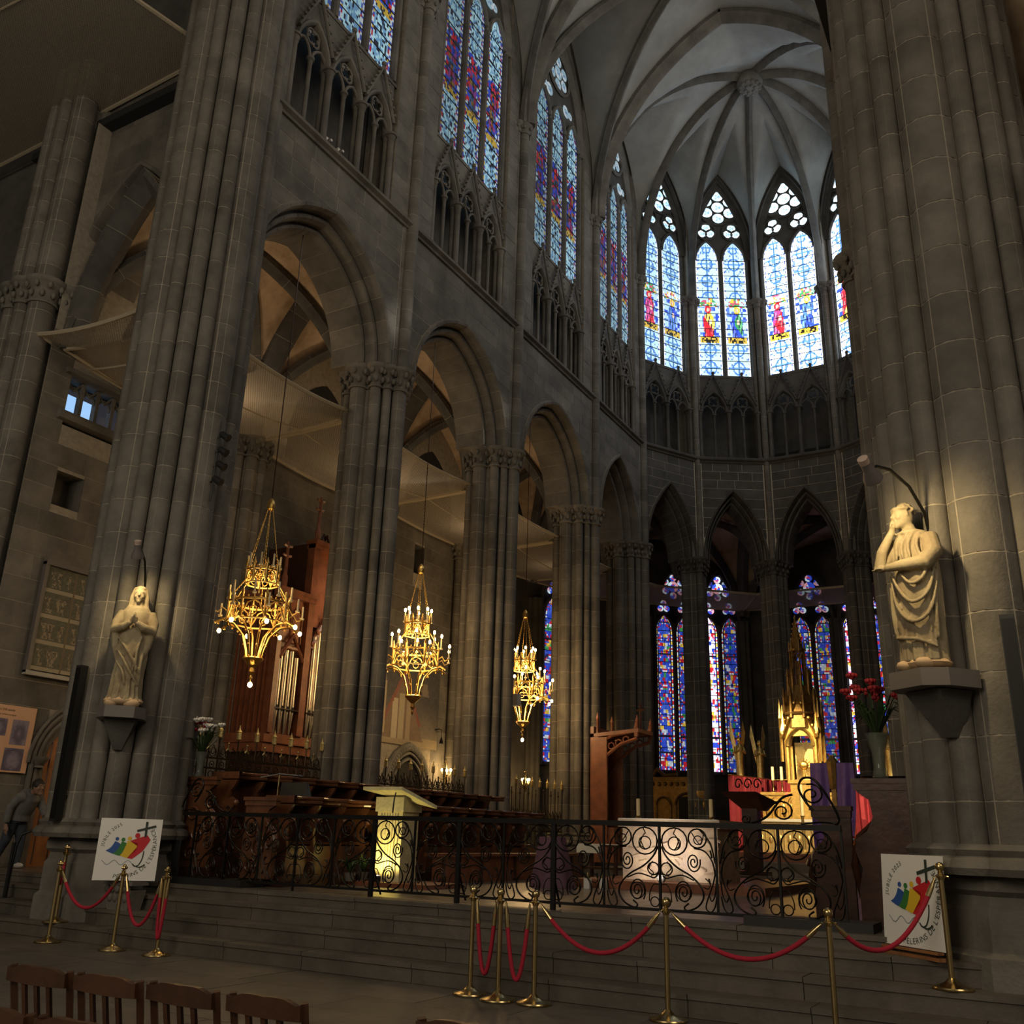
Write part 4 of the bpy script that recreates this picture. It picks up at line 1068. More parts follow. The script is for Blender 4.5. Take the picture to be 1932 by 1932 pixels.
rope(hook('e', 'f'), hook('f', 'e'), .66, 'red rope hanging in a narrow loop between two close stanchions')
rope(hook('f', 'g'), hook('g', 'f'), .68, 'red rope hanging in a wider loop within the close trio')
rope(hook('g', 'h'), hook('h', 'g'), .38, 'long red rope from the close trio to the lone stanchion')
rope(hook('h', 'i'), hook('i', 'h'), .32, 'long red rope between lone stanchion and the next one')
rope(hook('i', 'j'), hook('j', 'i'), .36, 'red rope rising to the stanchion on the step across the right poster')
# ================================================================== posters
def poster(loc, ang, tilt, label, w=.82, h=.82, support='stone'):
    """panel centre bottom at loc, facing direction ang; printed side toward it"""
    t = thing('jubilee_poster', label, 'poster', loc, 0)
    n = Vector((math.cos(ang), math.sin(ang), 0)); u = Vector((-math.sin(ang), math.cos(ang), 0)); up = Vector((0, 0, math.cos(tilt)))-n*math.sin(tilt); nn = u.cross(up)
    nn = nn if nn.dot(n) > 0 else -nn
    def P(x, y_, d=.012): return u*((x-.5)*w)+up*(y_*h)+nn*d
    MB().hexa([P(0, 0, 0), P(1, 0, 0), P(1, 1, 0), P(0, 1, 0)], [P(0, 0, .01), P(1, 0, .01), P(1, 1, .01), P(0, 1, .01)]).build('panel', 'poster_white', t)
    def flat(name, material, polys, d):
        mb = MB()
        for pl in polys: mb.add([P(x, y_, d) for x, y_ in pl], [tuple(range(len(pl)))])
        mb.build(name, material, t)
    def disc(x, y_, r, n_=14): return [(x+r*math.cos(2*PI*k/n_), y_+r*math.sin(2*PI*k/n_)) for k in range(n_)]
    def bez(p0, p1, p2, n_=8): return [((1-s)**2*p0[0]+2*s*(1-s)*p1[0]+s*s*p2[0], (1-s)**2*p0[1]+2*s*(1-s)*p1[1]+s*s*p2[1]) for s in [i/n_ for i in range(n_+1)]]
    # four leaning figures
    figs = [('poster_blue', (.30, .665), .03, [(.27, .625), (.40, .555), (.40, .48), (.30, .415), (.14, .475)], (.20, .45)),
            ('poster_green', (.40, .655), .032, [(.38, .625), (.52, .56), (.53, .47), (.44, .395), (.26, .43)], None),
            ('poster_yellow', (.50, .675), .034, [(.47, .635), (.62, .60), (.64, .46), (.56, .36), (.38, .40)], None),
            ('poster_red', (.62, .725), .042, [(.62, .68), (.78, .735), (.84, .66), (.74, .48), (.58, .345), (.50, .36), (.62, .47), (.64, .60), (.51, .635)], None)]
    for i, (mt, hd, hr, body, _) in enumerate(figs):
        d = .0125+.0008*i
        flat('logo_figure', mt, [disc(hd[0], hd[1], hr)], d)
        if i < 3:
            b = bez(body[0], (.5*(body[0][0]+body[1][0]), body[0][1]-.01), body[1])+bez(body[1], (body[2][0]+.02, body[2][1]+.03), body[2], 4)+bez(body[2], (body[3][0]+.03, body[3][1]-.005), body[3], 5)+bez(body[3], (body[4][0]+.1, body[4][1]-.05), body[4], 5)+bez(body[4], (body[0][0]-.04, body[4][1]+.03), body[0], 5)
        else: b = body
        mb = MB(); c = (sum(p[0] for p in b)/len(b), sum(p[1] for p in b)/len(b))
        mb.add([P(c[0], c[1], d)]+[P(x, y_, d) for x, y_ in b], [(0, k+1, (k+1) % len(b)+1) for k in range(len(b))]); mb.build('logo_figure', mt, t)
    def stroke(pts, wd, d):
        mb = MB()
        for (x0, y0), (x1, y1) in zip(pts, pts[1:]):
            l = math.hypot(x1-x0, y1-y0)
            if l < 1e-6: continue
            px, py = -(y1-y0)/l*wd, (x1-x0)/l*wd
            mb.add([P(x0-px, y0-py, d), P(x1-px, y1-py, d), P(x1+px, y1+py, d), P(x0+px, y0+py, d)], [(0, 1, 2, 3)])
        return mb
    stroke([(.745, .955), (.745, .90), (.75, .70)], .019, .0165).build('logo_cross', 'poster_ink', t)
    stroke([(.60, .80), (.90, .885)], .019, .0168).build('logo_cross', 'poster_ink', t)
    stroke([(.755, .475)]+bez((.755, .475), (.76, .33), (.70, .25))+bez((.70, .25), (.64, .20), (.60, .27), 5), .010, .0124).build('logo_anchor', 'poster_ink', t)
    stroke(bez((.66, .23), (.72, .19), (.80, .26), 6), .010, .0124).build('logo_anchor', 'poster_ink', t)
    wv = [(.10+.0125*i, .285+.035*math.cos(i*.36+.4)) for i in range(42)]
    stroke(wv, .004, .0122).build('logo_wave', 'poster_wave', t)
    mb = MB(); text_arc(mb, lambda x, y_: P(x, y_, .0122), 'JUBILÉ 2025', .52, .50, .42, PI*.97, .072, 1.15); mb.build('poster_lettering', 'poster_ink', t)
    mb = MB(); text_arc(mb, lambda x, y_: P(x, y_, .0122), "PÈLERINS DE L'ESPÉRANCE", .42, .56, .53, -PI*.565, .092, 1.05, True, 1.0); mb.build('poster_lettering', 'poster_ink', t)
    return t
poster((-4.33, -.76, .765), math.radians(-40), .06, 'white jubilee poster with coloured figures leaning by the left pier', .80, .80)
poster((5.62, -.32, .66), math.radians(-132), .06, 'white jubilee poster with coloured figures leaning by the right pier', .80, .78)
# supports
t = thing('carved_stone_block', 'small carved stone block holding up the left poster', 'stone', (-4.45, -.60, .384))
MB().hexa([(-.2, -.10, 0), (.2, -.10, 0), (.2, .12, 0), (-.2, .12, 0)], [(-.27, -.14, .26), (.27, -.14, .26), (.27, .12, .26), (-.27, .12, .26)]).build('block', 'stone', t)
mb = MB()
for i in range(5): mb.sphere((-.2+.1*i, -.14, .27), .055, 8, 5, (1, .6, 1))
for i in range(4): mb.sphere((-.15+.1*i, -.12, .17), .05, 8, 5, (1, .6, 1.4))
mb.build('leaf_carving', 'stone', t, 60); MB().box(-.3, .3, -.16, .12, .32, .375).build('top_slab', 'stone', t)
t = thing('wooden_easel_foot', 'low wooden board propped under the right poster', 'easel', (5.60, -.26, .576), math.radians(-42))
MB().box(-.35, .35, -.05, .02, .0, .03).build('foot_board', 'wood_door', t); MB().box(-.3, -.24, -.04, .0, .03, .06).build('leg', 'wood_chair', t); MB().box(.24, .3, -.04, .0, .03, .06).build('leg', 'wood_chair', t); MB().box(-.36, .36, -.07, .0, .055, .075).build('ledge', 'wood_door', t)
# ================================================================== chairs
def chair_parts():
    parts = []; w, H = .19, .86
    for s in (-1, 1):
        parts.append(('leg', MB().tube([(s*(w-.01), .0, 0), (s*w, .03, .44), (s*(w+.002), -.0, .62), (s*(w+.006), -.05, H)], [.017, .02, .019, .021], 4)))
        parts.append(('leg', MB().box(s*w*.95-.017, s*w*.95+.017, .36, .395, 0, .43)))
        parts.append(('stretcher', MB().box(s*w*.95-.01, s*w*.95+.01, .03, .37, .2, .225)))
    top = MB(); n = 14
    for i in range(n):
        def pr(t):
            x = -w-.012+(2*w+.024)*t; a = abs(2*t-1)
            zt = H-.006+.014*max(0, math.sin((1-a)*PI*.72))-(.022*math.exp(-((a-.80)/.07)**2)); return x, zt, H-.066-.006*math.sin(t*PI)
        x0, t0, b0 = pr(i/n); x1, t1, b1 = pr((i+1)/n)
        top.hexa([(x0, -.075, b0), (x1, -.075, b1), (x1, -.045, b1), (x0, -.045, b0)], [(x0, -.08, t0), (x1, -.08, t1), (x1, -.05, t1), (x0, -.05, t0)])
    parts.append(('top_rail', top))
    for x in (-.085, 0.0, .085): parts.append(('slat', MB().hexa([(x-.011, .0, .50), (x+.011, .0, .50), (x+.011, .015, .50), (x-.011, .015, .50)], [(x-.013, -.072, H-.06), (x+.013, -.072, H-.06), (x+.013, -.057, H-.06), (x-.013, -.057, H-.06)])))
    parts.append(('lower_rail', MB().box(-w, w, -.005, .02, .47, .52)))
    seat = MB(); seat.hexa([(-w-.01, .0, .425), (w+.01, .0, .425), (w+.02, .41, .425), (-w-.02, .41, .425)], [(-w-.01, .0, .455), (w+.01, .0, .455), (w+.02, .41, .46), (-w-.02, .41, .46)]); parts.append(('seat', seat))
    return [(n_, mb.mesh(n_, 'wood_chair', 30)) for n_, mb in parts]
CH = chair_parts()
for i, (x, y_, rz, lab) in enumerate(((2.735, -6.93, .03, 'dark wooden chair at the far end of its row, beyond three others'), (3.185, -6.91, .0, 'second dark wooden chair of the front row'), (3.62, -6.88, -.03, 'third dark wooden chair of the front row'), (4.075, -6.86, -.02, 'dark wooden chair ending the group of four in front'),
                                      (5.0, -6.83, 0, 'dark wooden chair standing apart from the group of four'), (3.51, -7.66, .02, 'dark wooden chair in the row behind, beneath the first chair'), (3.95, -7.64, 0, 'dark wooden chair in the row behind, beside its neighbour'))):
    t = thing('church_chair', lab, 'chair', (x, y_, 0), rz, 'wooden church chairs')
    for n_, me in CH: inst(me, n_, t)
# ================================================================== wrought iron railing
RY = .22; RZ0, RZ1 = ZF+.075, ZF+.945
rl = thing('choir_railing', 'black wrought iron scroll railing along the choir step', 'railing', (0, RY, 0))
def spiral(cx, cy, r0, r1, a0, turns, n=18): return [(cx+(r0+(r1-r0)*i/n)*math.cos(a0+2*PI*turns*i/n), cy+(r0+(r1-r0)*i/n)*math.sin(a0+2*PI*turns*i/n)) for i in range(n+1)]
def half_panel():
    """x from 0 (mullion) to 1 (seam), y from 0 (top) to 1 (bottom): list of (points, radius)"""
    L = []
    c = lambda x, y_, r, rr=.0075, n=16: L.append(([(x+r*math.cos(2*PI*k/n)/.63, y_+r*math.sin(2*PI*k/n)/.87) for k in range(n+1)], rr))
    c(.27, .175, .145, .009); c(.27, .20, .07, .007)
    L.append(([(.30, .02), (.26, .08), (.30, .11), (.36, .22), (.27, .27)], .006)); L.append(([(.36, .14), (.28, .27), (.17, .25)], .006))
    c(.68, .13, .10, .009); L.append(([(.58, .06), (.66, .15), (.74, .20), (.80, .06)], .006)); c(.69, .15, .045, .006, 10)
    L.append((spiral(.60, .415, .125, .02, -.3, 2.1, 30), .008))
    L.append(([(.98, .42), (.90, .18), (.72, .02)], .009)); L.append(([(.62, .25), (.80, .28), (.93, .40), (.97, .55)], .009))
    c(.12, .51, .065, .008); L.append(([(.13, .42), (.20, .50), (.12, .56), (.16, .60)], .006))
    L.append(([(.03, .24), (.12, .36), (.30, .48), (.55, .58), (.72, .70), (.76, .82), (.66, .93), (.48, .985), (.42, .95), (.50, .90)], .010))
    L.append(([(.02, .55), (.10, .62), (.22, .60), (.40, .575), (.60, .63)], .008))
    L.append((spiral(.42, .78, .155, .02, 2.4, 2.2, 34), .008)); c(.42, .78, .085, .006)
    c(.10, .905, .05, .007); L.append(([(.02, .70), (.12, .70), (.19, .80), (.20, .90)], .006))
    L.append(([(.985, .50), (.93, .66), (.82, .86), (.80, .95), (.88, .985), (.95, .92), (.985, .80)], .008)); L.append(([(.80, .60), (.88, .66), (.84, .72), (.76, .70)], .006))
    L.append(([(.985, .62), (.96, .78), (.90, .86), (.86, .80)], .007)); L.append(([(.90, .27), (.93, .36)], .010)); L.append(([(.86, .60), (.88, .66)], .010))
    return L
hp = MB(); HWP = .635
for pts, r in half_panel():
    if 3 <= len(pts) <= 12: pts = [(p[0], p[1]) for p in smooth_path([(x, y_, 0) for x, y_ in pts], 4)]
    hp.tube([(x*HWP, 0, RZ1-.02-y_*(RZ1-RZ0-.02)) for x, y_ in pts], r, 6)
HPM = hp.mesh('scroll_panel', 'iron_gloss', 60)
xs = [-.89+1.30*k for k in range(-3, 5)]        # mullion axes
XL0, XR0 = -4.42, 4.95
for k, x in enumerate(xs):
    for s in (-1, 1):
        xe = x+s*HWP
        if xe < XL0-.1 or xe > XR0+.1 or x < XL0-.2 or x > XR0+.2: continue
        o = inst(HPM, 'scroll_panel', rl, (x, 0, 0), 0, (s, 1, 1))
    if XL0 < x < XR0:
        big = -1.2 < x < 2.2
        MB().box(x-(.028 if big else .011), x+(.028 if big else .011), -.02, .02, ZF if big else RZ0, RZ1).build('post', 'iron', rl)
        if big: MB().tube([(x, .02, ZF+.35), (x-.05, .28, ZF+.02)], .014, 6).build('stay', 'iron', rl)
    xs_ = x+HWP
    if XL0 < xs_ < XR0: MB().box(xs_-.011, xs_+.011, -.012, .012, RZ0, RZ1).build('post', 'iron', rl)
for x in (-2.19, -4.3, 4.85): MB().box(x-.012, x+.012, -.012, .012, ZF, RZ0+.02).build('foot', 'iron', rl)
MB().box(XL0, XR0, -.03, .03, RZ1-.02, RZ1+.035).build('top_rail', 'iron', rl); MB().box(XL0, XR0, -.015, .015, RZ0-.012, RZ0+.018).build('bottom_rail', 'iron', rl)
def crest(side):
    L = []
    L.append(([(0, 0), (-.03, .08), (.06, .30), (.16, .45), (.26, .46), (.30, .36), (.24, .22), (.18, .14)], .013))
    L.append((spiral(.19, .30, .11, .02, 1.2, 1.6, 22), .010)); L.append((spiral(.46, .13, .11, .02, .6, 1.7, 22), .010)); L.append(([(.36, .30), (.46, .26), (.58, .10), (.68, .03), (.80, .0)], .013)); L.append(([(.0, .02), (.12, .03), (.3, .01)], .010))
    L.append((spiral(.80, .05, .05, .015, 2, 1.3, 14), .008))
    mb = MB()
    x0 = XL0-.02 if side < 0 else XR0-.05
    for pts, r in L:
        if len(pts) < 12: pts = [(p[0], p[1]) for p in smooth_path([(x, z, 0) for x, z in pts], 5)]
        mb.tube([(x0+(-side)*x*1.15, 0, RZ1+.03+z*1.0) for x, z in pts], r, 6)
    mb.build('crest_scroll', 'iron_gloss', rl, 60)
crest(-1); crest(1)
# black skirting slabs behind the railing ends
for (x0, x1, lab) in ((-4.5, -3.0, 'black slab on the choir floor under the left end of the railing'), (3.95, 5.2, 'black slab on the choir floor under the right end of the railing')):
    o = MB().box(x0, x1, RY-.14, RY+.34, ZF, ZF+.085).build('black_plinth_slab', 'black'); tag(o, lab, 'slab')
# ================================================================== choir stalls
def stall_meshes(sp, hback, ztop):
    """stall facing +x, from y=0 to sp, z measured from its floor"""
    out = []
    back = MB().box(-.50, -.46, 0, sp, .1, ztop-.02)
    for k in range(2): back.box(-.46, -.452, .05+k*(sp-.1)/2, .03+(k+1)*(sp-.1)/2, .55, ztop-.16)
    out.append(('back_panel', back))
    div = MB(); pts = [(-.46, 0), (.0, 0), (.02, .35), (-.03, .55), (-.02, .66), (.05, .74), (.06, .80), (-.04, .86), (-.10, ztop-.36), (-.08, ztop-.24), (.02, ztop-.14), (.05, ztop-.07), (-.46, ztop-.07)]
    div.prism([(x, -.025, z) for x, z in pts], (0, .05, 0)); out.append(('divider', div))
    out.append(('arm_knob', MB().sphere((.05, 0, .77), .05, 10, 6)))
    led = MB(); n = 8
    prof = [(0, -.05), (.03, -.045), (.045, -.02), (.02, .0), (.05, .015), (.06, .04), (.04, .055), (.0, .055)]
    rows = []
    for i in range(n+1):
        t = i/n; y_ = sp*t; e = .05-.17*math.sin(t*PI)**.7
        rows.append((y_, e))
    for (y0, e0), (y1, e1) in zip(rows, rows[1:]):
        for (a, z0), (b, z1) in zip(prof, prof[1:]): led.add([(e0+a, y0, ztop+z0), (e1+a, y1, ztop+z0), (e1+b, y1, ztop+z1), (e0+b, y0, ztop+z1)], [(0, 1, 2, 3)])
        led.add([(-.52, y0, ztop+.055), (e0+.0, y0, ztop+.055), (e1+.0, y1, ztop+.055), (-.52, y1, ztop+.055)], [(0, 1, 2, 3)])
        led.add([(-.52, y0, ztop-.05), (e0+.0, y0, ztop-.05), (e1+.0, y1, ztop-.05), (-.52, y1, ztop-.05)], [(3, 2, 1, 0)])
    led.add([(-.52, 0, ztop-.05), (.05, 0, ztop-.05), (.05, 0, ztop+.055), (-.52, 0, ztop+.055)], [(0, 1, 2, 3)])
    out.append(('arm_ledge', led))
    seat = MB().hexa([(-.46, .03, .42), (-.06, .03, .42), (-.06, sp-.03, .42), (-.46, sp-.03, .42)], [(-.46, .03, .46), (-.04, .03, .46), (-.04, sp-.03, .46), (-.46, sp-.03, .46)]); out.append(('seat', seat))
    out.append(('front_board', MB().box(-.10, -.06, .02, sp-.02, .0, .40)))
    return [(n_, mb.mesh(n_, 'wood_stall', 35)) for n_, mb in out]
SPU, SPL = .585, .60
UP = stall_meshes(SPU, 1.3, 1.18); LO = stall_meshes(SPL, 1.0, 1.05)
def stalls(meshes, x, y0, sp, n, zf, rz, labels, group, skip=()):
    for i in range(n):
        if i in skip: continue
        t = thing('choir_stall', labels, 'choir stall', (x, y0+i*sp if rz == 0 else y0+(i+1)*sp, zf), rz, group)
        for n_, me in meshes: inst(me, n_, t)
stalls(UP, -4.22, .98, SPU, 14, 1.08, 0, 'polished dark wood stall of the raised back row below the grille', 'back row of choir stalls')
stalls(LO, -3.02, .95, SPL, 13, .86, 0, 'polished dark wood stall of the lower front row before the grille', 'front row of choir stalls')
o = MB().box(-4.8, -4.15, .6, 9.3, ZF, 1.08).build('stall_platform', 'wood_dark'); tag(o, 'dark wooden platform under the back row of stalls', 'platform')
o = MB().box(-3.62, -2.84, .7, 8.9, ZF, .86).build('stall_platform', 'wood_dark'); tag(o, 'low dark wooden platform under the front row of stalls', 'platform')
# bench fronts facing the choir
t = thing('kneeling_bench', 'long dark wooden bench front before the lower stalls', 'bench', (-2.15, 3.5, ZF))
MB().box(-.03, .03, 0, 5.4, .0, .42).build('front_panel', 'wood_red', t); MB().box(-.18, .1, -.03, 5.43, .42, .47).build('book_rest', 'wood_red', t)
for k in range(5): MB().box(-.12, .06, .2+k*1.2, .26+k*1.2, 0, .42).build('support', 'wood_dark', t)
def stall_end(loc, rz, h, label, dark='wood_stall', w=.62):
    t = thing('stall_end', label, 'stall end', loc, rz)
    pts = [(-.5*w, 0), (.5*w, 0), (.5*w, .25*h), (.42*w, .40*h), (.52*w, .52*h), (.50*w, .60*h), (.30*w, .66*h), (.18*w, .76*h), (.22*w, .88*h), (.42*w, .94*h), (.42*w, h), (-.5*w, h)]
    MB().prism([(x, -.03, z) for x, z in pts], (0, .06, 0)).build('panel', dark, t)
    mb = MB()
    for (cx, cz, r) in ((.36*w, .50*h, .13), (.05*w, .38*h, .17), (-.2*w, .6*h, .12), (-.15*w, .15*h, .12)):
        mb.tube([(cx+r*(1-i/20)*math.cos(i*.55), -.045, cz+r*(1-i/20)*math.sin(i*.55)) for i in range(19)], [.028-.0008*i for i in range(19)], 6)
    mb.tube([(.48*w, -.03, .2*h), (.56*w, -.03, .42*h), (.45*w, -.03, .62*h), (.22*w, -.03, .72*h)], [.03, .045, .04, .02], 6)
    for i in range(5): mb.sphere((.55*w-.05*i, -.03, .48*h+.05*i), .035, 6, 4)
    mb.build('leaf_scrolls', dark, t, 60)
    MB().box(-.55*w, .5*w, -.07, .05, h, h+.05).box(-.52*w, .46*w, -.05, .04, h-.07, h).build('cornice', dark, t)
    return t
stall_end((-4.5, .62, ZF+.2), 0, 1.25, 'carved scrolled wooden end panel of the back stalls beneath the flower vase')
stall_end((-3.25, .62, ZF+.1), 0, 1.06, 'carved scrolled wooden end panel of the lower stalls')
# south stalls: dark end with cornice, seen against the light
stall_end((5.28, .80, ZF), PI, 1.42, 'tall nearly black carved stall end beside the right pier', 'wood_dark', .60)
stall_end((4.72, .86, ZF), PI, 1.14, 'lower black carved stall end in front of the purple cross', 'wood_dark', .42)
stalls(UP, 5.12, 1.2, SPU, 10, 1.0, PI, 'dark wooden stall of the south row behind the black carved end', 'south row of choir stalls')
# ================================================================== vases of flowers
def vase(loc, h, r, label, blooms, nb, spread, droop, seed, vmat='vase_glass'):
    rr = random.Random(seed); t = thing('flower_vase', label, 'vase', loc)
    MB().lathe([(r*.62, 0), (r*.7, .02), (r*.5, h*.25), (r*.62, h*.6), (r*.95, h*.92), (r*1.05, h), (r*.98, h), (r*.55, h*.6), (r*.4, .04)], 18).build('glass_vase', vmat, t, 40)
    fo = MB()
    for i in range(46):
        a = rr.uniform(0, 2*PI); L = rr.uniform(.45, 1.)*spread; up = rr.uniform(.5, 1.0)*spread*.95
        p0 = Vector((0, 0, h*.9)); p1 = Vector((math.cos(a)*L*.45, math.sin(a)*L*.45, h+up*.7)); p2 = Vector((math.cos(a)*L, math.sin(a)*L, h+up*(.9-droop*rr.random())))
        d = Vector((-math.sin(a), math.cos(a), 0))*.014
        fo.add([p0-d*.3, p0+d*.3, p1+d, p1-d, p2], [(0, 1, 2, 3), (3, 2, 4)])
    fo.build('foliage', 'leaf', t)
    for i in range(nb):
        a = rr.uniform(0, 2*PI); q = rr.uniform(0, .75)*spread*.8; z = h+spread*rr.uniform(.55, .95)
        mb = MB(); c = (math.cos(a)*q, math.sin(a)*q, z)
        mb.sphere(c, .04, 6, 4)
        for k in range(6): mb.sphere((c[0]+.04*math.cos(k*PI/3), c[1]+.04*math.sin(k*PI/3), z+.01), .026, 5, 3)
        mb.build('bloom', blooms[i % len(blooms)], t, 60)
vase((-4.66, .62, 2.205), .38, .10, 'glass vase of white and red flowers on the left stall end', ['petal_white', 'petal_white', 'petal_red'], 20, .55, .3, 5)
vase((5.28, .82, 2.19), .46, .12, 'tall glass vase of dark red flowers and palm fronds on the black stall end', ['petal_red'], 14, .62, .6, 8)
# ================================================================== lectern (ambo), stands
t = thing('ambo', 'pale gilded stone reading desk lit from below by a floor spot', 'lectern', (-2.3, 2.65, ZF+.06))
MB().box(-.24, .24, -.22, .22, .0, 1.02).build('pillar', 'ambo_stone', t)
rel = MB()
for k in range(7): rel.tube([(-.2+.06*k, -.225, .08), (-.16+.05*k, -.228, .4+.03*(k % 3)), (-.21+.065*k, -.225, .7), (-.15+.05*k, -.225, .96)], .018, 5)
rel.build('relief', 'ambo_stone', t, 60)
MB().box(-.27, .27, -.25, .25, 1.02, 1.24).build('neck', 'ambo_stone', t)
MB().hexa([(-.46, -.36, 1.34), (.30, -.36, 1.34), (.66, .1, 1.08), (-.30, .42, 1.24)], [(-.46, -.36, 1.39), (.30, -.36, 1.39), (.66, .1, 1.13), (-.30, .42, 1.29)]).build('desk_top', 'ambo_stone', t)
MB().hexa([(-.25, -.2, 1.36), (.2, -.2, 1.36), (.35, .05, 1.27), (-.2, .15, 1.30)], [(-.25, -.2, 1.40), (.2, -.2, 1.40), (.35, .05, 1.31), (-.2, .15, 1.34)]).build('book', 'wood_dark', t)
MB().tube([(.2, -.38, 1.3), (.22, -.44, 1.2), (.2, -.43, 1.0)], .012, 6).build('microphone', 'black', t)
o = MB().box(-2.76, -1.3, 2.1, 3.1, ZF, ZF+.06).build('wooden_dais', 'wood_red'); tag(o, 'low reddish wooden dais under the lit reading desk', 'dais')
t = thing('floor_spotlight', 'small floor spotlight at the foot of the lit reading desk', 'spotlight', (-2.3, 2.2, ZF+.06))
MB().lathe([(.05, 0), (.06, .02), (.06, .08), (.05, .09)], 12).build('housing', 'black', t, 40); MB().lathe([(.045, .091), (.045, .094)], 12).build('lens', 'lamp_face', t)
light('ambo_floor_spot', 'SPOT', (-2.3, 2.08, ZF+.2), 34, (1, .80, .26), (-2.3, 2.5, 1.35), .04, 120, .8)
for k, (x, y_) in enumerate(((-2.74, 2.42), (-2.66, 2.0))):
    t = thing('potted_plant', ['small leafy plant beside the lit reading desk', 'small leafy plant in front of the reading desk corner'][k], 'plant', (x, y_, ZF+.06)); rr = random.Random(k); mb = MB()
    for i in range(26):
        a = rr.uniform(0, 2*PI); L = rr.uniform(.1, .26); d = Vector((-math.sin(a), math.cos(a), 0))*.025
        p = Vector((0, 0, .1)); q = Vector((math.cos(a)*L*.5, math.sin(a)*L*.5, .28)); e = Vector((math.cos(a)*L, math.sin(a)*L, rr.uniform(.2, .42)))
        mb.add([p-d*.3, p+d*.3, q+d, q-d, e], [(0, 1, 2, 3), (3, 2, 4)])
    mb.build('leaves', 'leaf', t); MB().lathe([(.06, 0), (.09, .12), (.085, .12)], 10).build('pot', 'stone', t)
t = thing('microphone_stand', 'slim metal microphone stand before the stalls', 'microphone stand', (-3.7, 1.35, .86))
MB().tube([(0, 0, 0), (0.02, 0, 1.42)], .013, 8).build('pole', 'brass', t); MB().tube([(-.28, -.1, 1.38), (.02, 0, 1.44), (.3, .12, 1.42)], .011, 6).build('boom', 'grey_paint', t); MB().lathe([(.13, 0), (.13, .02), (.02, .03)], 12).build('base', 'black', t); MB().tube([(.3, .12, 1.42), (.37, .14, 1.40)], .022, 8).build('microphone', 'black', t)
t = thing('music_desk', 'black sloping music desk among the stalls', 'music stand', (-3.72, 1.75, .86))
MB().hexa([(-.28, -.02, 1.10), (.3, -.02, 1.10), (.34, .05, 1.10), (-.26, .05, 1.10)], [(-.36, .10, 1.34), (.18, .10, 1.34), (.18, .13, 1.34), (-.36, .13, 1.34)]).build('desk', 'black', t); MB().tube([(0, .05, 0), (0, .06, 1.15)], .014, 8).build('pole', 'black', t)
# ================================================================== main altar and what stands on it
dz = MB().box(-.55, 2.75, 5.3, 9.4, ZF, ZF+.13).build('altar_dais', 'wood_red'); tag(dz, 'low wooden dais with reddish edge under the pink stone altar', 'dais')
t = thing('main_altar', 'pinkish carved stone altar block lit from below', 'altar', (.9, 6.75, ZF+.13))
MB().box(-.86, .86, -.6, .6, 0, .86).build('block', 'altar_stone', t); MB().box(-.92, .92, -.66, .66, .86, 1.0).build('table_top', 'altar_stone', t)
rel = MB(); rr = random.Random(4)
for k in range(16):
    x = -.8+1.6*rr.random(); z = .08+.7*rr.random(); rel.tube([(x, -.605, z), (x+.12, -.61, z+.05*rr.uniform(-1, 1)), (x+.22, -.605, z+.1*rr.uniform(-1, 1))], .022, 5)
rel.build('relief', 'altar_stone', t, 60); MB().box(-.9, .9, -.67, -.655, .985, 1.003).build('cloth_edge', 'cloth_white', t)
light('altar_floor_spot', 'SPOT', (.95, 5.5, ZF+.2), 48, (1, .84, .70), (.9, 6.2, 1.15), .05, 130, .9)
o = thing('floor_spotlight', 'small dark floor spotlight before the pink stone altar', 'spotlight', (.95, 5.62, ZF+.13)); MB().lathe([(.05, 0), (.07, .03), (.07, .09), (.05, .1)], 12).build('housing', 'black', o, 40); MB().lathe([(.05, .101), (.05, .104)], 12).build('lens', 'lamp_face', o)
def candle(loc, h, r, label, stick=.0, group='altar candles', lit=False):
    t = thing('altar_candle', label, 'candle', loc, 0, group)
    MB().lathe([(.075, 0), (.08, .015), (.05, .03), (.03, .04)]+([(.018, .06), (.018, stick*.45), (.04, stick*.5), (.018, stick*.55), (.02, stick*.9), (.06, stick)] if stick else [(r*1.2, .05), (r*1.2, .06)]), 14).build('candlestick', 'brass', t, 40)
    z0 = max(.05, stick); wx = MB().lathe([(r, z0), (r, z0+h), (r*.7, z0+h+.004)], 12).build('wax', 'wax', t, 40)
    MB().tube([(0, 0, z0+h), (0, 0, z0+h+.03)], .004, 5).build('wick', 'black', wx)
candle((.16, 6.6, ZF+1.13), .30, .035, 'thick cream candle at the throne end of the pink altar')
candle((1.52, 6.6, ZF+1.13), .30, .035, 'thick cream candle at the lectern end of the pink altar')
t = thing('credence_table', 'dark side table with a white cloth beside the pink altar', 'table', (-1.25, 8.2, ZF))
MB().box(-.42, .42, -.3, .3, .62, .66).build('table_top', 'wood_dark', t); MB().box(-.44, .44, -.32, .32, .66, .67).box(-.44, .1, -.33, -.32, .5, .67).build('cloth', 'cloth_white', t)
for sx in (-1, 1):
    for sy in (-1, 1): MB().box(sx*.37-.03, sx*.37+.03, sy*.25-.03, sy*.25+.03, 0, .62).build('leg', 'wood_dark', t)
MB().box(-.38, .38, -.2, .2, .2, .24).build('shelf', 'wood_dark', t)
t = thing('cloth_covered_stand', 'stand draped in dark purple cloth by the railing', 'stand', (-.55, 4.6, ZF)); 
mb = MB(); 
def fn(u, v):
    a = 2*PI*u; r = (.20+.14*(1-v))*(1+.06*math.sin(a*7)*(1-v)); return (r*1.15*math.cos(a), r*.8*math.sin(a), v*.78)
mb.grid(fn, 42, 8); mb.add([(.23*math.cos(2*PI*k/20), .16*math.sin(2*PI*k/20), .78) for k in range(20)], [tuple(range(20))]); mb.build('drape', 'purple_dark', t, 60)
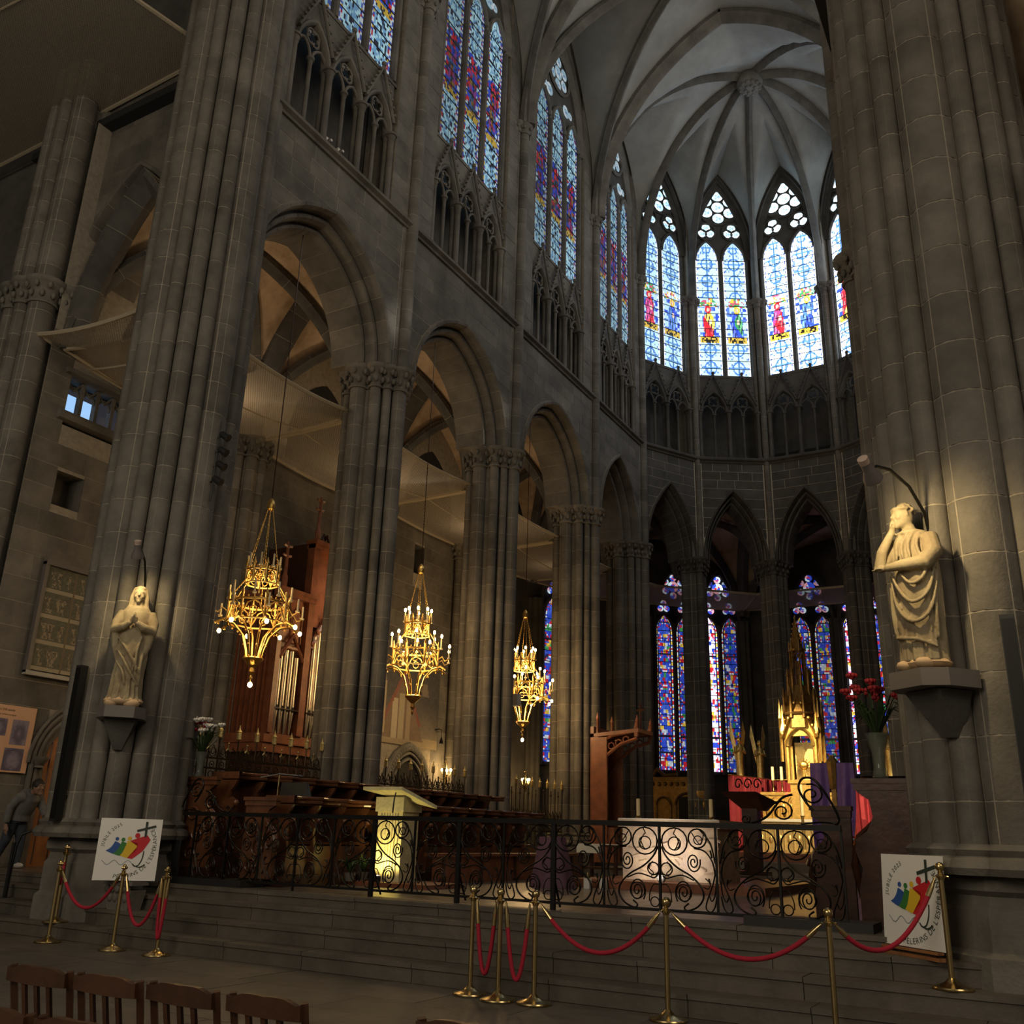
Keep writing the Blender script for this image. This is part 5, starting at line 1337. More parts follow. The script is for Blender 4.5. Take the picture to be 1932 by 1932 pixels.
for k, (x, y_) in enumerate(((-.05, 4.9), (.12, 5.15))):
    t = thing('candle_lantern', ['small white lantern beside the purple draped stand', 'small white lantern nearer the altar dais'][k], 'lantern', (x, y_, ZF)); MB().box(-.05, .05, -.05, .05, 0, .16).build('body', 'white', t); MB().lathe([(.05, .16), (.02, .22), (.01, .25)], 8).build('top', 'brass', t)
# dark lectern on the sanctuary step
s1 = MB().box(-2.6, 3.4, 9.4, 30, ZF, ZF+.16).build('sanctuary_step', 'stone'); s1['kind'] = 'structure'
s2 = MB().box(-2.4, 3.3, 13.6, 29, ZF+.16, ZF+.34).build('sanctuary_step', 'stone'); s2['kind'] = 'structure'
s3 = MB().box(-2.3, 2.9, 15.4, 28, ZF+.34, ZF+.55).build('sanctuary_step', 'wood_red'); s3['kind'] = 'structure'
t = thing('dark_lectern', 'nearly black wooden lectern with wide sloping desk and scrolls', 'lectern', (1.2, 10.2, ZF+.16))
MB().box(-.16, .16, -.14, .14, 0, 1.3).box(-.3, .3, -.25, .25, 0, .08).build('post', 'wood_dark', t)
MB().hexa([(-.12, -.12, 1.25), (.3, -.12, 1.25), (.3, .15, 1.25), (-.12, .15, 1.25)], [(-.55, -.3, 1.62), (.2, -.3, 1.62), (.45, .35, 1.45), (-.2, .35, 1.45)]).build('desk', 'wood_dark', t)
mb = MB()
for x in (-.25, -.05, .15): mb.tube([(x+.09*math.cos(a)*(1-a/9), 0, 1.78+.13*math.sin(a)*(1-a/9)) for a in [i*.45 for i in range(16)]], .014, 6)
mb.build('crest_scrolls', 'iron', t, 60)
# ================================================================== high altar
HZ = ZF+.55
t = thing('cloth_altar', 'gilded altar table under a white cloth before the golden retable', 'altar', (.1, 18.6, HZ))
MB().box(-1.15, 1.15, -.35, .35, 0, .80).build('gilded_front', 'gold_pale', t); MB().box(-1.22, 1.22, -.42, .42, .80, .88).build('table_top', 'gold_pale', t)
MB().box(-1.25, 1.25, -.45, .45, .88, .90).box(-1.26, -1.22, -.45, .1, .1, .9).box(-1.25, 1.25, -.455, -.445, .82, .9).build('altar_cloth', 'cloth_white', t)
mb = MB()
for k in range(9): mb.tube([(-1.05+.2625*k, -.36, .05), (-1.05+.2625*k, -.36, .74)], .035, 6)
for k in range(8): mb.tube([(-.92+.2625*k+x, -.36, .55+z) for x, z in arc_pts(.1, .14, 4)], .02, 5); mb.sphere((-.92+.2625*k, -.36, .35), .08, 8, 5, (.8, .4, 1.5))
mb.build('relief', 'gold_pale', t, 60)
t = thing('golden_retable', 'tall golden gothic retable with a pinnacled spire', 'altarpiece', (.1, 20.2, HZ))
MB().box(-1.25, 1.25, -.45, .5, 0, 1.62).build('predella', 'gold', t)
mb = MB()
for k in range(10):
    x = -1.12+.25*k
    if abs(x) < .3: continue
    mb.sphere((x, -.46, 1.18), .085, 8, 6, (.8, .5, 2.4)); mb.sphere((x, -.47, 1.43), .045, 6, 5)
    mb.tube([(x+u, -.47, 1.44+z) for u, z in arc_pts(.11, .13, 4)], .02, 5); mb.tube([(x-.125, -.46, .9), (x-.125, -.46, 1.55)], .022, 5)
mb.box(-1.3, 1.3, -.5, .5, 1.62, 1.70); mb.build('figure_frieze', 'gold', t, 60)
MB().box(-.36, .36, -.55, .3, 0, 1.95).box(-.42, .42, -.6, .3, 1.95, 2.05).build('tabernacle_base', 'gold', t)
for sx in (-1, 1):
    mb = MB()
    for sy in (-.42, .1): mb.tube([(sx*.42, sy, 2.05), (sx*.42, sy, 3.35)], .075, 8); mb.lathe([(.1, 3.35), (.14, 3.45), (.12, 3.55), (.05, 3.75), (.01, 4.3)], 6, (sx*.5, sy, 0)); mb.tube([(sx*.58, sy, 2.6), (sx*.58, sy, 3.9)], .05, 6); mb.lathe([(.06, 3.9), (.01, 4.5)], 6, (sx*.58, sy, 0))
    mb.build('canopy_columns', 'gold', t, 40)
mb = MB(); f_ = Frame((0, -.5, 0), (1, 0, 0), (0, -1, 0))
for s in (-1, 1): arch_piece(mb, f_, 0, 3.05, .34, .5, [(0, -.3), (0, .03), (.06, .06), (.10, .03), (.10, -.3)], 0, 1, s, 5)
mb.tube([(-.52, -.5, 3.3), (0, -.5, 4.5), (.52, -.5, 3.3)], .06, 6); mb.prism([(-.5, -.48, 3.35), (.5, -.48, 3.35), (0, -.48, 4.4)], (0, .15, 0))
for s in (-1, 1):
    for k in range(5): mb.sphere((s*(.5-.1*k), -.5, 3.42+.23*k), .06, 6, 4)
mb.build('gabled_arch', 'gold', t, 40)
MB().box(-.3, .3, .05, .1, 2.05, 3.2).build('niche_back', 'gold_pale', t)
mb = MB()
for (zb, zt, r0, r1) in ((3.6, 4.35, .52, .42), (4.35, 4.9, .46, .30)): mb.lathe([(r0, zb), (r1, zt)], 8, (0, -.1, 0), PI/8)
for k in range(8):
    a = k*PI/4+PI/8
    for (rr_, z0, z1) in ((.5, 3.9, 4.85), (.34, 4.6, 5.5)): mb.lathe([(.05, z0), (.05, z1-.3), (.07, z1-.28), (.01, z1)], 6, (rr_*math.cos(a), -.1+rr_*math.sin(a), 0))
for zz in (4.0, 4.3, 4.6): mb.lathe([(.53-(zz-4)*.35, zz), (.56-(zz-4)*.35, zz+.04), (.52-(zz-4)*.35, zz+.08)], 8, (0, -.1, 0), PI/8)
mb.build('spire_base', 'gold_dark', t, 40)
mb = MB()
for k in range(6):
    a = k*PI/3; mb.tube([(.24*math.cos(a), -.1+.24*math.sin(a), 4.85), (.22*math.cos(a), -.1+.22*math.sin(a), 6.0)], .035, 6); mb.lathe([(.05, 6.0), (.01, 6.35)], 6, (.24*math.cos(a), -.1+.24*math.sin(a), 0))
    mb.tube([(.24*math.cos(a), -.1+.24*math.sin(a), 5.75), (.2*math.cos(a+.5), -.1+.2*math.sin(a+.5), 5.95), (.24*math.cos(a+1.05), -.1+.24*math.sin(a+1.05), 5.75)], .03, 5)
mb.lathe([(.27, 4.85), (.27, 4.92)], 8, (0, -.1, 0)); mb.lathe([(.26, 6.0), (.28, 6.06), (.2, 6.1), (.02, 7.05), (.04, 7.1), (.0, 7.2)], 8, (0, -.1, 0)); mb.lathe([(.09, 4.9), (.1, 5.3), (.06, 5.55), (.07, 5.7)], 8, (0, -.1, 0))
for k in range(5): mb.sphere((.17-.03*k, -.1-.05, 6.25+.16*k), .04, 6, 4); mb.sphere((-.17+.03*k, -.1-.05, 6.25+.16*k), .04, 6, 4)
mb.build('spire', 'gold_dark', t, 40)
mb = MB(); mb.sphere((0, -.2, 2.5), .14, 8, 6, (1, .6, 1)); mb.tube([(0, -.2, 2.1), (0, -.2, 2.4)], .03, 6)
for k in range(12): mb.tube([(.12*math.cos(k*PI/6), -.2, 2.5+.12*math.sin(k*PI/6)), (.22*math.cos(k*PI/6), -.2, 2.5+.22*math.sin(k*PI/6))], .012, 4)
mb.build('monstrance', 'gold', t, 60)
for k, x in enumerate((-.95, -.68, -.41, .62, .90, 1.16)):
    candle((.1+x, 19.95, HZ+1.70), .40, .045, 'tall cream candle on a brass stick beside the golden tabernacle', .36, 'six high altar candles')
o = thing('sanctuary_lamp', 'tiny red sanctuary lamp by the golden tabernacle', 'lamp', (-.36, 19.55, HZ+1.55)); MB().sphere((0, 0, .1), .035, 8, 6).build('glow', 'red_lamp', o, 60); MB().lathe([(.03, 0), (.02, .03), (.04, .07)], 8).build('holder', 'gold', o)
# curtains on rods and angel columns
def curtain(p, q, z0, z1, label, mt='velvet_red'):
    p, q = Vector(p), Vector(q); t = thing('altar_curtain', label, 'curtain', (p.x, p.y, z0)); d = q-p; n = Vector((-d.y, d.x, 0)).normalized(); m_ = int(d.length*10)
    mb = MB(); mb.grid(lambda u, v: d*u+n*(.05*math.sin(u*m_*2.1)+.02*math.sin(u*m_*5+v))+Vector((0, 0, v*(z1-z0))), m_*4, 4); mb.build('folds', mt, t, 60)
    MB().tube([Vector((0, 0, z1-z0+.02)), d+Vector((0, 0, z1-z0+.02))], .02, 6).build('rod', 'gold', t)
curtain((-1.95, 19.0, 0), (-1.25, 21.6, 0), HZ, HZ+2.15, 'red curtain between the gilded angel columns')
curtain((-1.25, 21.6, 0), (-.1, 21.6, 0), HZ+.4, HZ+2.15, 'dark red curtain behind the left altar candles')
curtain((.9, 21.6, 0), (2.5, 21.6, 0), HZ+.4, HZ+2.15, 'dark red curtain behind the right altar candles')
def angel(loc, rz, label):
    t = thing('gilded_angel', label, 'statue', loc, rz, 'gilded angels on columns')
    MB().lathe([(.09, 0), (.1, .05), (.05, .1), (.05, 1.9), (.09, 2.0), (.12, 2.1), (.12, 2.16)], 10).build('column', 'gold', t, 40)
    mb = MB()
    secs = [(0, .13), (.1, .12), (.45, .12), (.7, .13), (.92, .14), (1.02, .10), (1.07, .045), (1.12, .045)]
    mb.lathe([(r, 2.16+z) for z, r in secs], 14); mb.sphere((0, -.01, 3.37), .085, 10, 8, (.9, 1, 1.15))
    for s in (-1, 1): mb.tube([(s*.12, 0, 3.12), (s*.16, -.08, 2.95), (s*.04, -.17, 3.02)], [.05, .045, .035], 8)
    mb.build('body', 'gold_pale', t, 60)
    for s in (-1, 1):
        w = MB(); pts = [(s*.05, .10, 3.05), (s*.20, .16, 3.25), (s*.26, .2, 3.6), (s*.2, .22, 4.0), (s*.13, .18, 3.6), (s*.10, .14, 2.75), (s*.06, .11, 2.7)]
        w.prism(pts, (0, .03, 0)); w.build('wing', 'gold_pale', t)
angel((-2.05, 20.6, HZ), .5, 'gilded angel on a column at the inner end of the red curtain'); angel((-1.75, 21.9, HZ), .5, 'gilded angel on a column behind its neighbour left of the candles')
angel((2.5, 20.6, HZ), -.5, 'gilded angel on a column behind the dark flowers'); angel((2.25, 21.9, HZ), -.5, 'gilded angel on a column right of the golden spire')
# purple draped cross
t = thing('draped_cross', 'standing cross veiled with two long purple cloths', 'cross', (2.32, 13.1, ZF+.16))
MB().box(-.05, .05, -.04, .04, 0, 2.6).box(-.42, .42, -.04, .04, 2.25, 2.36).build('cross', 'gold_dark', t); MB().lathe([(.2, 0), (.2, .05), (.06, .12)], 10).build('foot', 'gold_dark', t)
MB().lathe([(.10, 1.85), (.12, 2.1), (.14, 2.45), (.03, 2.6)], 8).build('carved_head', 'gold_dark', t)
for s in (-1, 1):
    mb = MB()
    def fn(u, v, s=s):
        x = s*(.06+.42*u)+s*.03*math.sin(v*3); y_ = -.09+.05*math.sin(u*9+v*2)*(.4+v); z = 2.42-v*(2.15 if s < 0 else 1.7)
        if s > 0: x -= .10*v*v
        return (x, y_, z)
    mb.grid(fn, 22, 14); mb.build('purple_cloth', 'purple', t, 60)
mb = MB(); mb.tube([(-.1, -.15, 1.15), (.05, -.17, 1.05), (.25, -.15, 1.2)], [.03, .06, .04], 8); mb.build('cloth_knot', 'purple', t, 60)
vase((2.75, 12.2, ZF+.6), .18, .08, 'low bowl of pink flowers before the purple draped cross', ['petal_white', 'petal_red'], 8, .2, .4, 12)
MB().box(2.55, 2.95, 12.0, 12.4, ZF+.16, ZF+.6).build('flower_pedestal', 'wood_dark'); tag(bpy.data.objects['flower_pedestal'], 'dark pedestal under the low bowl of pink flowers', 'pedestal')
# processional paschal candle
t = thing('paschal_candle', 'tall slender candle stand before the golden altar', 'candle', (.75, 16.6, HZ)); MB().lathe([(.2, 0), (.2, .04), (.05, .1), (.035, .9), (.07, .95)], 12).build('stand', 'gold_pale', t, 40); MB().lathe([(.045, .95), (.045, 1.75)], 10).build('wax', 'wax', t, 40)
# bishop throne with gothic canopy
t = thing('bishop_throne', 'reddish wooden throne with projecting gothic canopy', 'throne', (-4.15, 15.2, ZF+.16))
MB().box(-.35, .3, -.5, .5, 0, .9).build('seat_box', 'wood_red', t); MB().box(-.4, -.3, -.55, .55, 0, 3.6).build('back', 'wood_red', t)
for s in (-1, 1): MB().box(-.35, .1, s*.52-.04, s*.52+.04, 0, 3.3).build('side_panel', 'wood_red', t)
for s in (-1, 1):
    mb = MB()
    mb.tube([(-.3, s*.5, 2.3), (.0, s*.5, 2.75), (.5, s*.5, 3.1), (1.0, s*.5, 3.25)], .05, 6); mb.tube([(-.3, s*.5, 3.1), (.3, s*.5, 3.35), (1.0, s*.5, 3.45)], .045, 6)
    for k in range(4): ringtube(mb, Frame((0, s*.5, 0), (1, 0, 0), (0, -1, 0)), .0+.22*k, 2.98+.08*k, .09, 0, .022, 8)
    for x, z in ((1.0, 3.9), (.95, 3.7), (-.2, 4.0)): mb.lathe([(.045, 3.3), (.045, z-.2), (.06, z-.18), (.01, z)], 6, (x, s*.5, 0))
    mb.build('canopy_bracket', 'wood_red', t, 40)
for k in range(6): MB().box(.28, .33, -.46+.17*k, -.42+.17*k, .0, .88).build('rib', 'wood_red', t)
MB().hexa([(-.4, -.55, 3.3), (1.05, -.55, 3.42), (1.05, .55, 3.42), (-.4, .55, 3.3)], [(-.4, -.55, 3.4), (1.05, -.55, 3.52), (1.05, .55, 3.52), (-.4, .55, 3.4)]).build('canopy_roof', 'wood_red', t)
mb = MB(); mb.tube([(.9, 0, 3.5), (.9, 0, 4.25)], .03, 6); mb.tube([(.78, 0, 4.08), (1.02, 0, 4.08)], .03, 6); mb.build('canopy_cross', 'wood_dark', t)
t = thing('gilded_shrine', 'small gilded shrine glowing behind the wooden throne canopy', 'shrine', (-6.4, 19.8, 3.4)); MB().box(-.35, .35, -.15, .15, 0, .75).box(-.42, .42, -.2, .2, .75, .85).box(-.2, .2, -.12, .12, .85, 1.1).build('body', 'gold', t)
mb = MB(); [mb.tube([(-.28+.14*k, -.17, .05), (-.28+.14*k, -.17, .7)], .03, 6) for k in range(5)]; mb.build('columns', 'gold', t, 40); MB().box(-.2, .2, -.2, .2, -2.7, 0).build('pedestal', 'stone_dark', t)
light('shrine_lamp', 'POINT', (-6.3, 19.3, 4.4), 12, (1, .62, .2), None, .05)
# carved reredos in the ambulatory
t = thing('carved_reredos', 'brown gilded reredos with round arched niche', 'altarpiece', (-5.6, 24.6, ZF)); MB().box(-1.0, 1.0, -.1, .25, 0, 2.9).build('frame', 'gold_dark', t)
mb = MB(); f_ = Frame((0, -.12, 0), (1, 0, 0), (0, -1, 0))
for uu, a_ in ((-.55, .28), (.35, .42)): mb.tube([(uu+a_*math.cos(k*PI/10), -.13, 2.0+a_*math.sin(k*PI/10)) for k in range(11)], .05, 6); mb.tube([(uu-a_, -.13, .8), (uu-a_, -.13, 2.0)], .05, 6); mb.tube([(uu+a_, -.13, .8), (uu+a_, -.13, 2.0)], .05, 6)
for k in range(9): mb.sphere((-.95+.24*k, -.12, 2.75), .08, 6, 4)
mb.box(-1.08, 1.08, -.2, .2, 2.85, 3.0); mb.tube([(-1.0, -.05, 3.0), (-.8, -.05, 3.3), (-.5, -.05, 3.05), (0, -.05, 3.1)], .08, 6); mb.build('carving', 'gold_dark', t, 60)
MB().box(.05, .65, -.12, -.105, .8, 2.3).build('niche', 'void', t)
for k, (x, y_) in enumerate(((-4.1, 22.9), (-5.95, 22.9))):
    pass
t = thing('carved_font', 'pale carved stone stand between altar candle and apse pier', 'pedestal', (-3.95, 22.5, ZF)); MB().lathe([(.3, 0), (.3, .1), (.14, .2), (.14, 1.2), (.3, 1.4), (.22, 1.6), (.3, 2.1), (.36, 2.25), (.36, 2.4)], 12).build('shaft', 'gold_dark', t, 40)
mb = MB(); [mb.sphere((.28*math.cos(k*PI/3), .28*math.sin(k*PI/3), 1.95), .1, 6, 5, (1, 1, 2)) for k in range(6)]; mb.build('figures', 'gold_dark', t, 60)
t = thing('candle_post', 'bright lit candle on a slim post near the throne', 'candle', (-5.35, 21.2, ZF)); MB().lathe([(.14, 0), (.04, .08), (.03, 1.95), (.07, 2.0)], 10).build('post', 'stone', t, 40); MB().lathe([(.03, 2.0), (.03, 2.3)], 8).build('wax', 'wax', t); MB().sphere((0, 0, 2.36), .05, 8, 6, (1, 1, 1.6)).build('flame', 'flame', t, 60)
light('candle_post_glow', 'POINT', (-5.35, 21.0, ZF+2.4), 7, (1, .75, .4), None, .05)
# golden altar lighting: spots on the apse piers
light('altar_spot_left', 'SPOT', (-3.3, 13.8, 8.5), 6500, (1, .76, .40), (.1, 20.2, 3.2), .15, 26, .5)
light('altar_spot_right', 'SPOT', (4.2, 12.0, 8.5), 5000, (1, .78, .42), (.9, 18.5, 2.6), .15, 34, .5)
# ================================================================== iron grilles behind the stalls
def grille(y0, y1, z0, h, label, dense=False):
    t = thing('choir_grille', label, 'grille', (BX+.05, y0, z0)); L = y1-y0; n = int(L/.22)
    fr_ = MB(); [fr_.box(-.015, .015, 0, L, z, z+.03) for z in (0, .16, .33)]; fr_.build('rails', 'iron_bronze', t)
    for k in range(n+1):
        y_ = L*k/n; tall = k % 2 == 0; top = h-.1 if tall else h-.28
        bar = MB().tube([(0, y_, -.5), (0, y_, top)], .013, 6).build('bar', 'iron_bronze', t)
        if tall:
            mb = MB(); mb.lathe([(.02, top), (.045, top+.02), (.04, top+.14), (.05, top+.15), (.02, top+.19), (.005, top+.27)], 6, (0, y_, 0)); mb.build('gilt_finial', 'gold_pale', bar, 40)
        else:
            mb = MB(); mb.tube([(0, y_-.05, top-.02), (0, y_, top+.03), (0, y_+.05, top-.02)], .012, 5); mb.tube([(0, y_, top), (0, y_, top+.1)], .012, 5); mb.sphere((0, y_, top+.11), .022, 6, 4); mb.build('finial', 'gold_pale' if not dense else 'iron_bronze', bar, 60)
        if k < n:
            mb = MB(); yc = y_+L/n/2; r = L/n*.42
            mb.tube([(0, yc+(r-(r-.02)*i/22)*math.cos(PI+i*.5), .33+.03+r+(r-(r-.02)*i/22)*math.sin(PI+i*.5)) for i in range(20)], .008, 5)
            mb.tube([(0, yc-r, .36), (0, yc, .36+2.2*r), (0, yc+r, .36)], .008, 5)
            for zz in (.08, .24): ringtube(mb, Frame((0, 0, 0), (0, 1, 0), (1, 0, 0)), yc, zz, .055, 0, .009, 8)
            mb.sphere((0, yc, .24), .02, 6, 4); mb.build('scroll', 'iron_bronze', t, 60)
grille(.95, 4.5, 2.25, .78, 'ornate iron grille with gilded finials below the organ')
grille(6.15, 9.75, 2.1, .78, 'ornate iron grille before the tomb niche and mural', True)
grille(11.4, 14.95, 1.6, 1.25, 'dark iron grille beside the third chandelier', True)
for k, (a, b, zt) in enumerate(((.9, 4.5, 1.74), (6.1, 9.8, 1.6), (11.3, 15.0, 1.1))):
    o = MB().box(BX-.12, BX+.22, a, b, ZF, zt+.02 if k < 2 else 1.1).build('grille_base_wall', 'stone'); tag(o, ['low stone wall under the gilded grille below the organ', 'low stone wall under the grille before the mural', 'low stone wall under the dark grille beside the third chandelier'][k], 'wall')
# ================================================================== organ
t = thing('pipe_organ', 'reddish wooden gothic organ case with grey metal pipes', 'organ', (-7.9, 5.3, 0))
MB().box(-1.5, -.05, .0, 3.7, 3.05, 3.25).box(-1.5, .0, -.03, 3.75, 3.25, 3.45).build('base_moulding', 'wood_red', t)
MB().box(-1.45, -.1, .1, 3.6, ZF, 3.05).build('lower_case', 'wood_dark', t)
MB().box(-1.5, -.15, .05, 1.05, 3.45, 6.55).build('side_tower_case', 'wood_case', t); MB().box(-1.5, -.12, 1.0, 3.6, 3.45, 8.0).build('main_case', 'wood_dark', t)
for k in range(9): MB().box(-1.48+.155*k, -1.48+.155*k+.035, -.02, .06, 3.45, 6.5).build('side_slat', 'wood_red', t)
for (a, b, z0, z1) in ((.0, .14, 3.45, 6.6), (.92, 1.12, 3.45, 8.0), (2.2, 2.36, 3.45, 8.0), (3.5, 3.66, 3.45, 8.0)): MB().box(-.15, .05, a, b, z0, z1).build('post', 'wood_red', t)
MB().box(-.2, .08, -.06, 1.12, 6.5, 6.6).box(-.2, .12, -.1, 1.12, 6.6, 6.68).box(-1.5, -.15, -.06, .0, 6.5, 6.68).build('side_cornice', 'wood_red', t)
MB().box(-.2, .08, .92, 3.66, 7.85, 7.95).box(-.2, .13, .88, 3.7, 7.95, 8.05).build('main_cornice', 'wood_red', t)
MB().box(-.12, -.08, .14, .92, 5.5, 6.5).build('upper_panel', 'wood_red', t); MB().box(-.1, -.06, 1.12, 3.5, 6.0, 7.85).build('upper_panel', 'wood_red', t)
fo_ = Frame((0, 0, 0), (0, 1, 0), (1, 0, 0))
mb = MB()
for uc_ in (.36, .70): mb.tube([fo_(uc_+x, -.06, 6.1+z) for x, z in arc_pts(.15, .25, 4)], .02, 5); mb.tube([fo_(uc_-.15, -.06, 5.5), fo_(uc_-.15, -.06, 6.1)], .018, 5); mb.tube([fo_(uc_+.15, -.06, 5.5), fo_(uc_+.15, -.06, 6.1)], .018, 5)
mb.build('blind_arcade', 'wood_red', t, 40)
mb = MB()
for (uc_, a_, zs_, ht) in ((2.3, 1.15, 5.45, 2.3), (.53, .38, 5.1, .55)):
    mb.tube([fo_(uc_-a_, .02, zs_), fo_(uc_, .02, zs_+ht), fo_(uc_+a_, .02, zs_)], .055, 6)
    mb.tube([fo_(uc_+x, .0, zs_+z) for x, z in arc_pts(a_*.95, a_*.65, 6)], .05, 6)
    if a_ > 1:
        ringtube(mb, fo_, uc_, zs_+1.15, .34, .0, .055, 18)
        for k in range(4): ringtube(mb, fo_, uc_+.16*math.cos(k*PI/2+PI/4), zs_+1.15+.16*math.sin(k*PI/2+PI/4), .13, .0, .03, 10)
        for s in (-1, 1):
            for k in range(7): mb.sphere(fo_(uc_+s*(a_*(1-k/7.5)), .05, zs_+ht*k/7.5+.12), .06, 6, 4)
mb.build('gable_tracery', 'wood_red', t, 40)
ring_void = MB(); ring_void.add([fo_(2.3+.3*math.cos(2*PI*k/14), -.05, 6.6+.3*math.sin(2*PI*k/14)) for k in range(14)], [tuple(range(14))]); ring_void.build('rose_opening', 'void', t)
mb = MB()
for k in range(9): 
    y_ = 1.1+.3*k; mb.tube([fo_(y_, .05, 8.05), fo_(y_+.1, .05, 8.25), fo_(y_+.15, .05, 8.12), fo_(y_+.2, .05, 8.25), fo_(y_+.3, .05, 8.05)], .03, 5)
mb.build('cresting', 'wood_dark', t, 40)
for (y_, zb, zt) in ((.05, 6.68, 7.75), (1.0, 8.05, 9.15), (3.6, 8.05, 9.1), (2.3, 8.05, 8.9)):
    mb = MB(); mb.lathe([(.07, zb), (.07, zb+.25), (.045, zb+.3), (.035, zt-.2), (.02, zt)], 8, (.02, y_, 0))
    for zz in (zt-.35, zt-.12): mb.tube([(.02, y_-.13, zz+.03), (.02, y_, zz), (.02, y_+.13, zz+.03)], .03, 5); mb.sphere((.02, y_, zz), .05, 6, 4)
    mb.build('pinnacle', 'wood_red', t, 40)
def pipe(y_, r, z0, z1, x=.0):
    mb = MB(); mb.lathe([(r*.35, z0), (r*.95, z0+.42), (r, z0+.46), (r, z1)], 12, (x, y_, 0)); pp = mb.build('organ_pipe', 'organ_pipe', t, 40)
    MB().box(x+r*.55, x+r*1.02, y_-r*.5, y_+r*.5, z0+.48, z0+.60).build('pipe_mouth', 'void', pp)
for k in range(4): pipe(.24+.17*k, .062, 3.46, 5.35-.12*abs(k-1.5), -.03)
for k in range(7): pipe(1.26+.145*k, .068, 3.46, 5.75+.12*k, .0)
for k in range(7): pipe(2.44+.145*k, .068, 3.46, 6.6-.12*k, .0)
MB().box(-.04, .06, .14, .92, 3.98, 4.0).box(-.02, .09, 1.12, 3.5, 3.98, 4.0).build('pipe_rail', 'wood_dark', t)
light('organ_lamp', 'SPOT', (-5.1, 5.9, 9.2), 260, (1, .86, .66), (-7.8, 7.2, 4.6), .1, 62, .6)
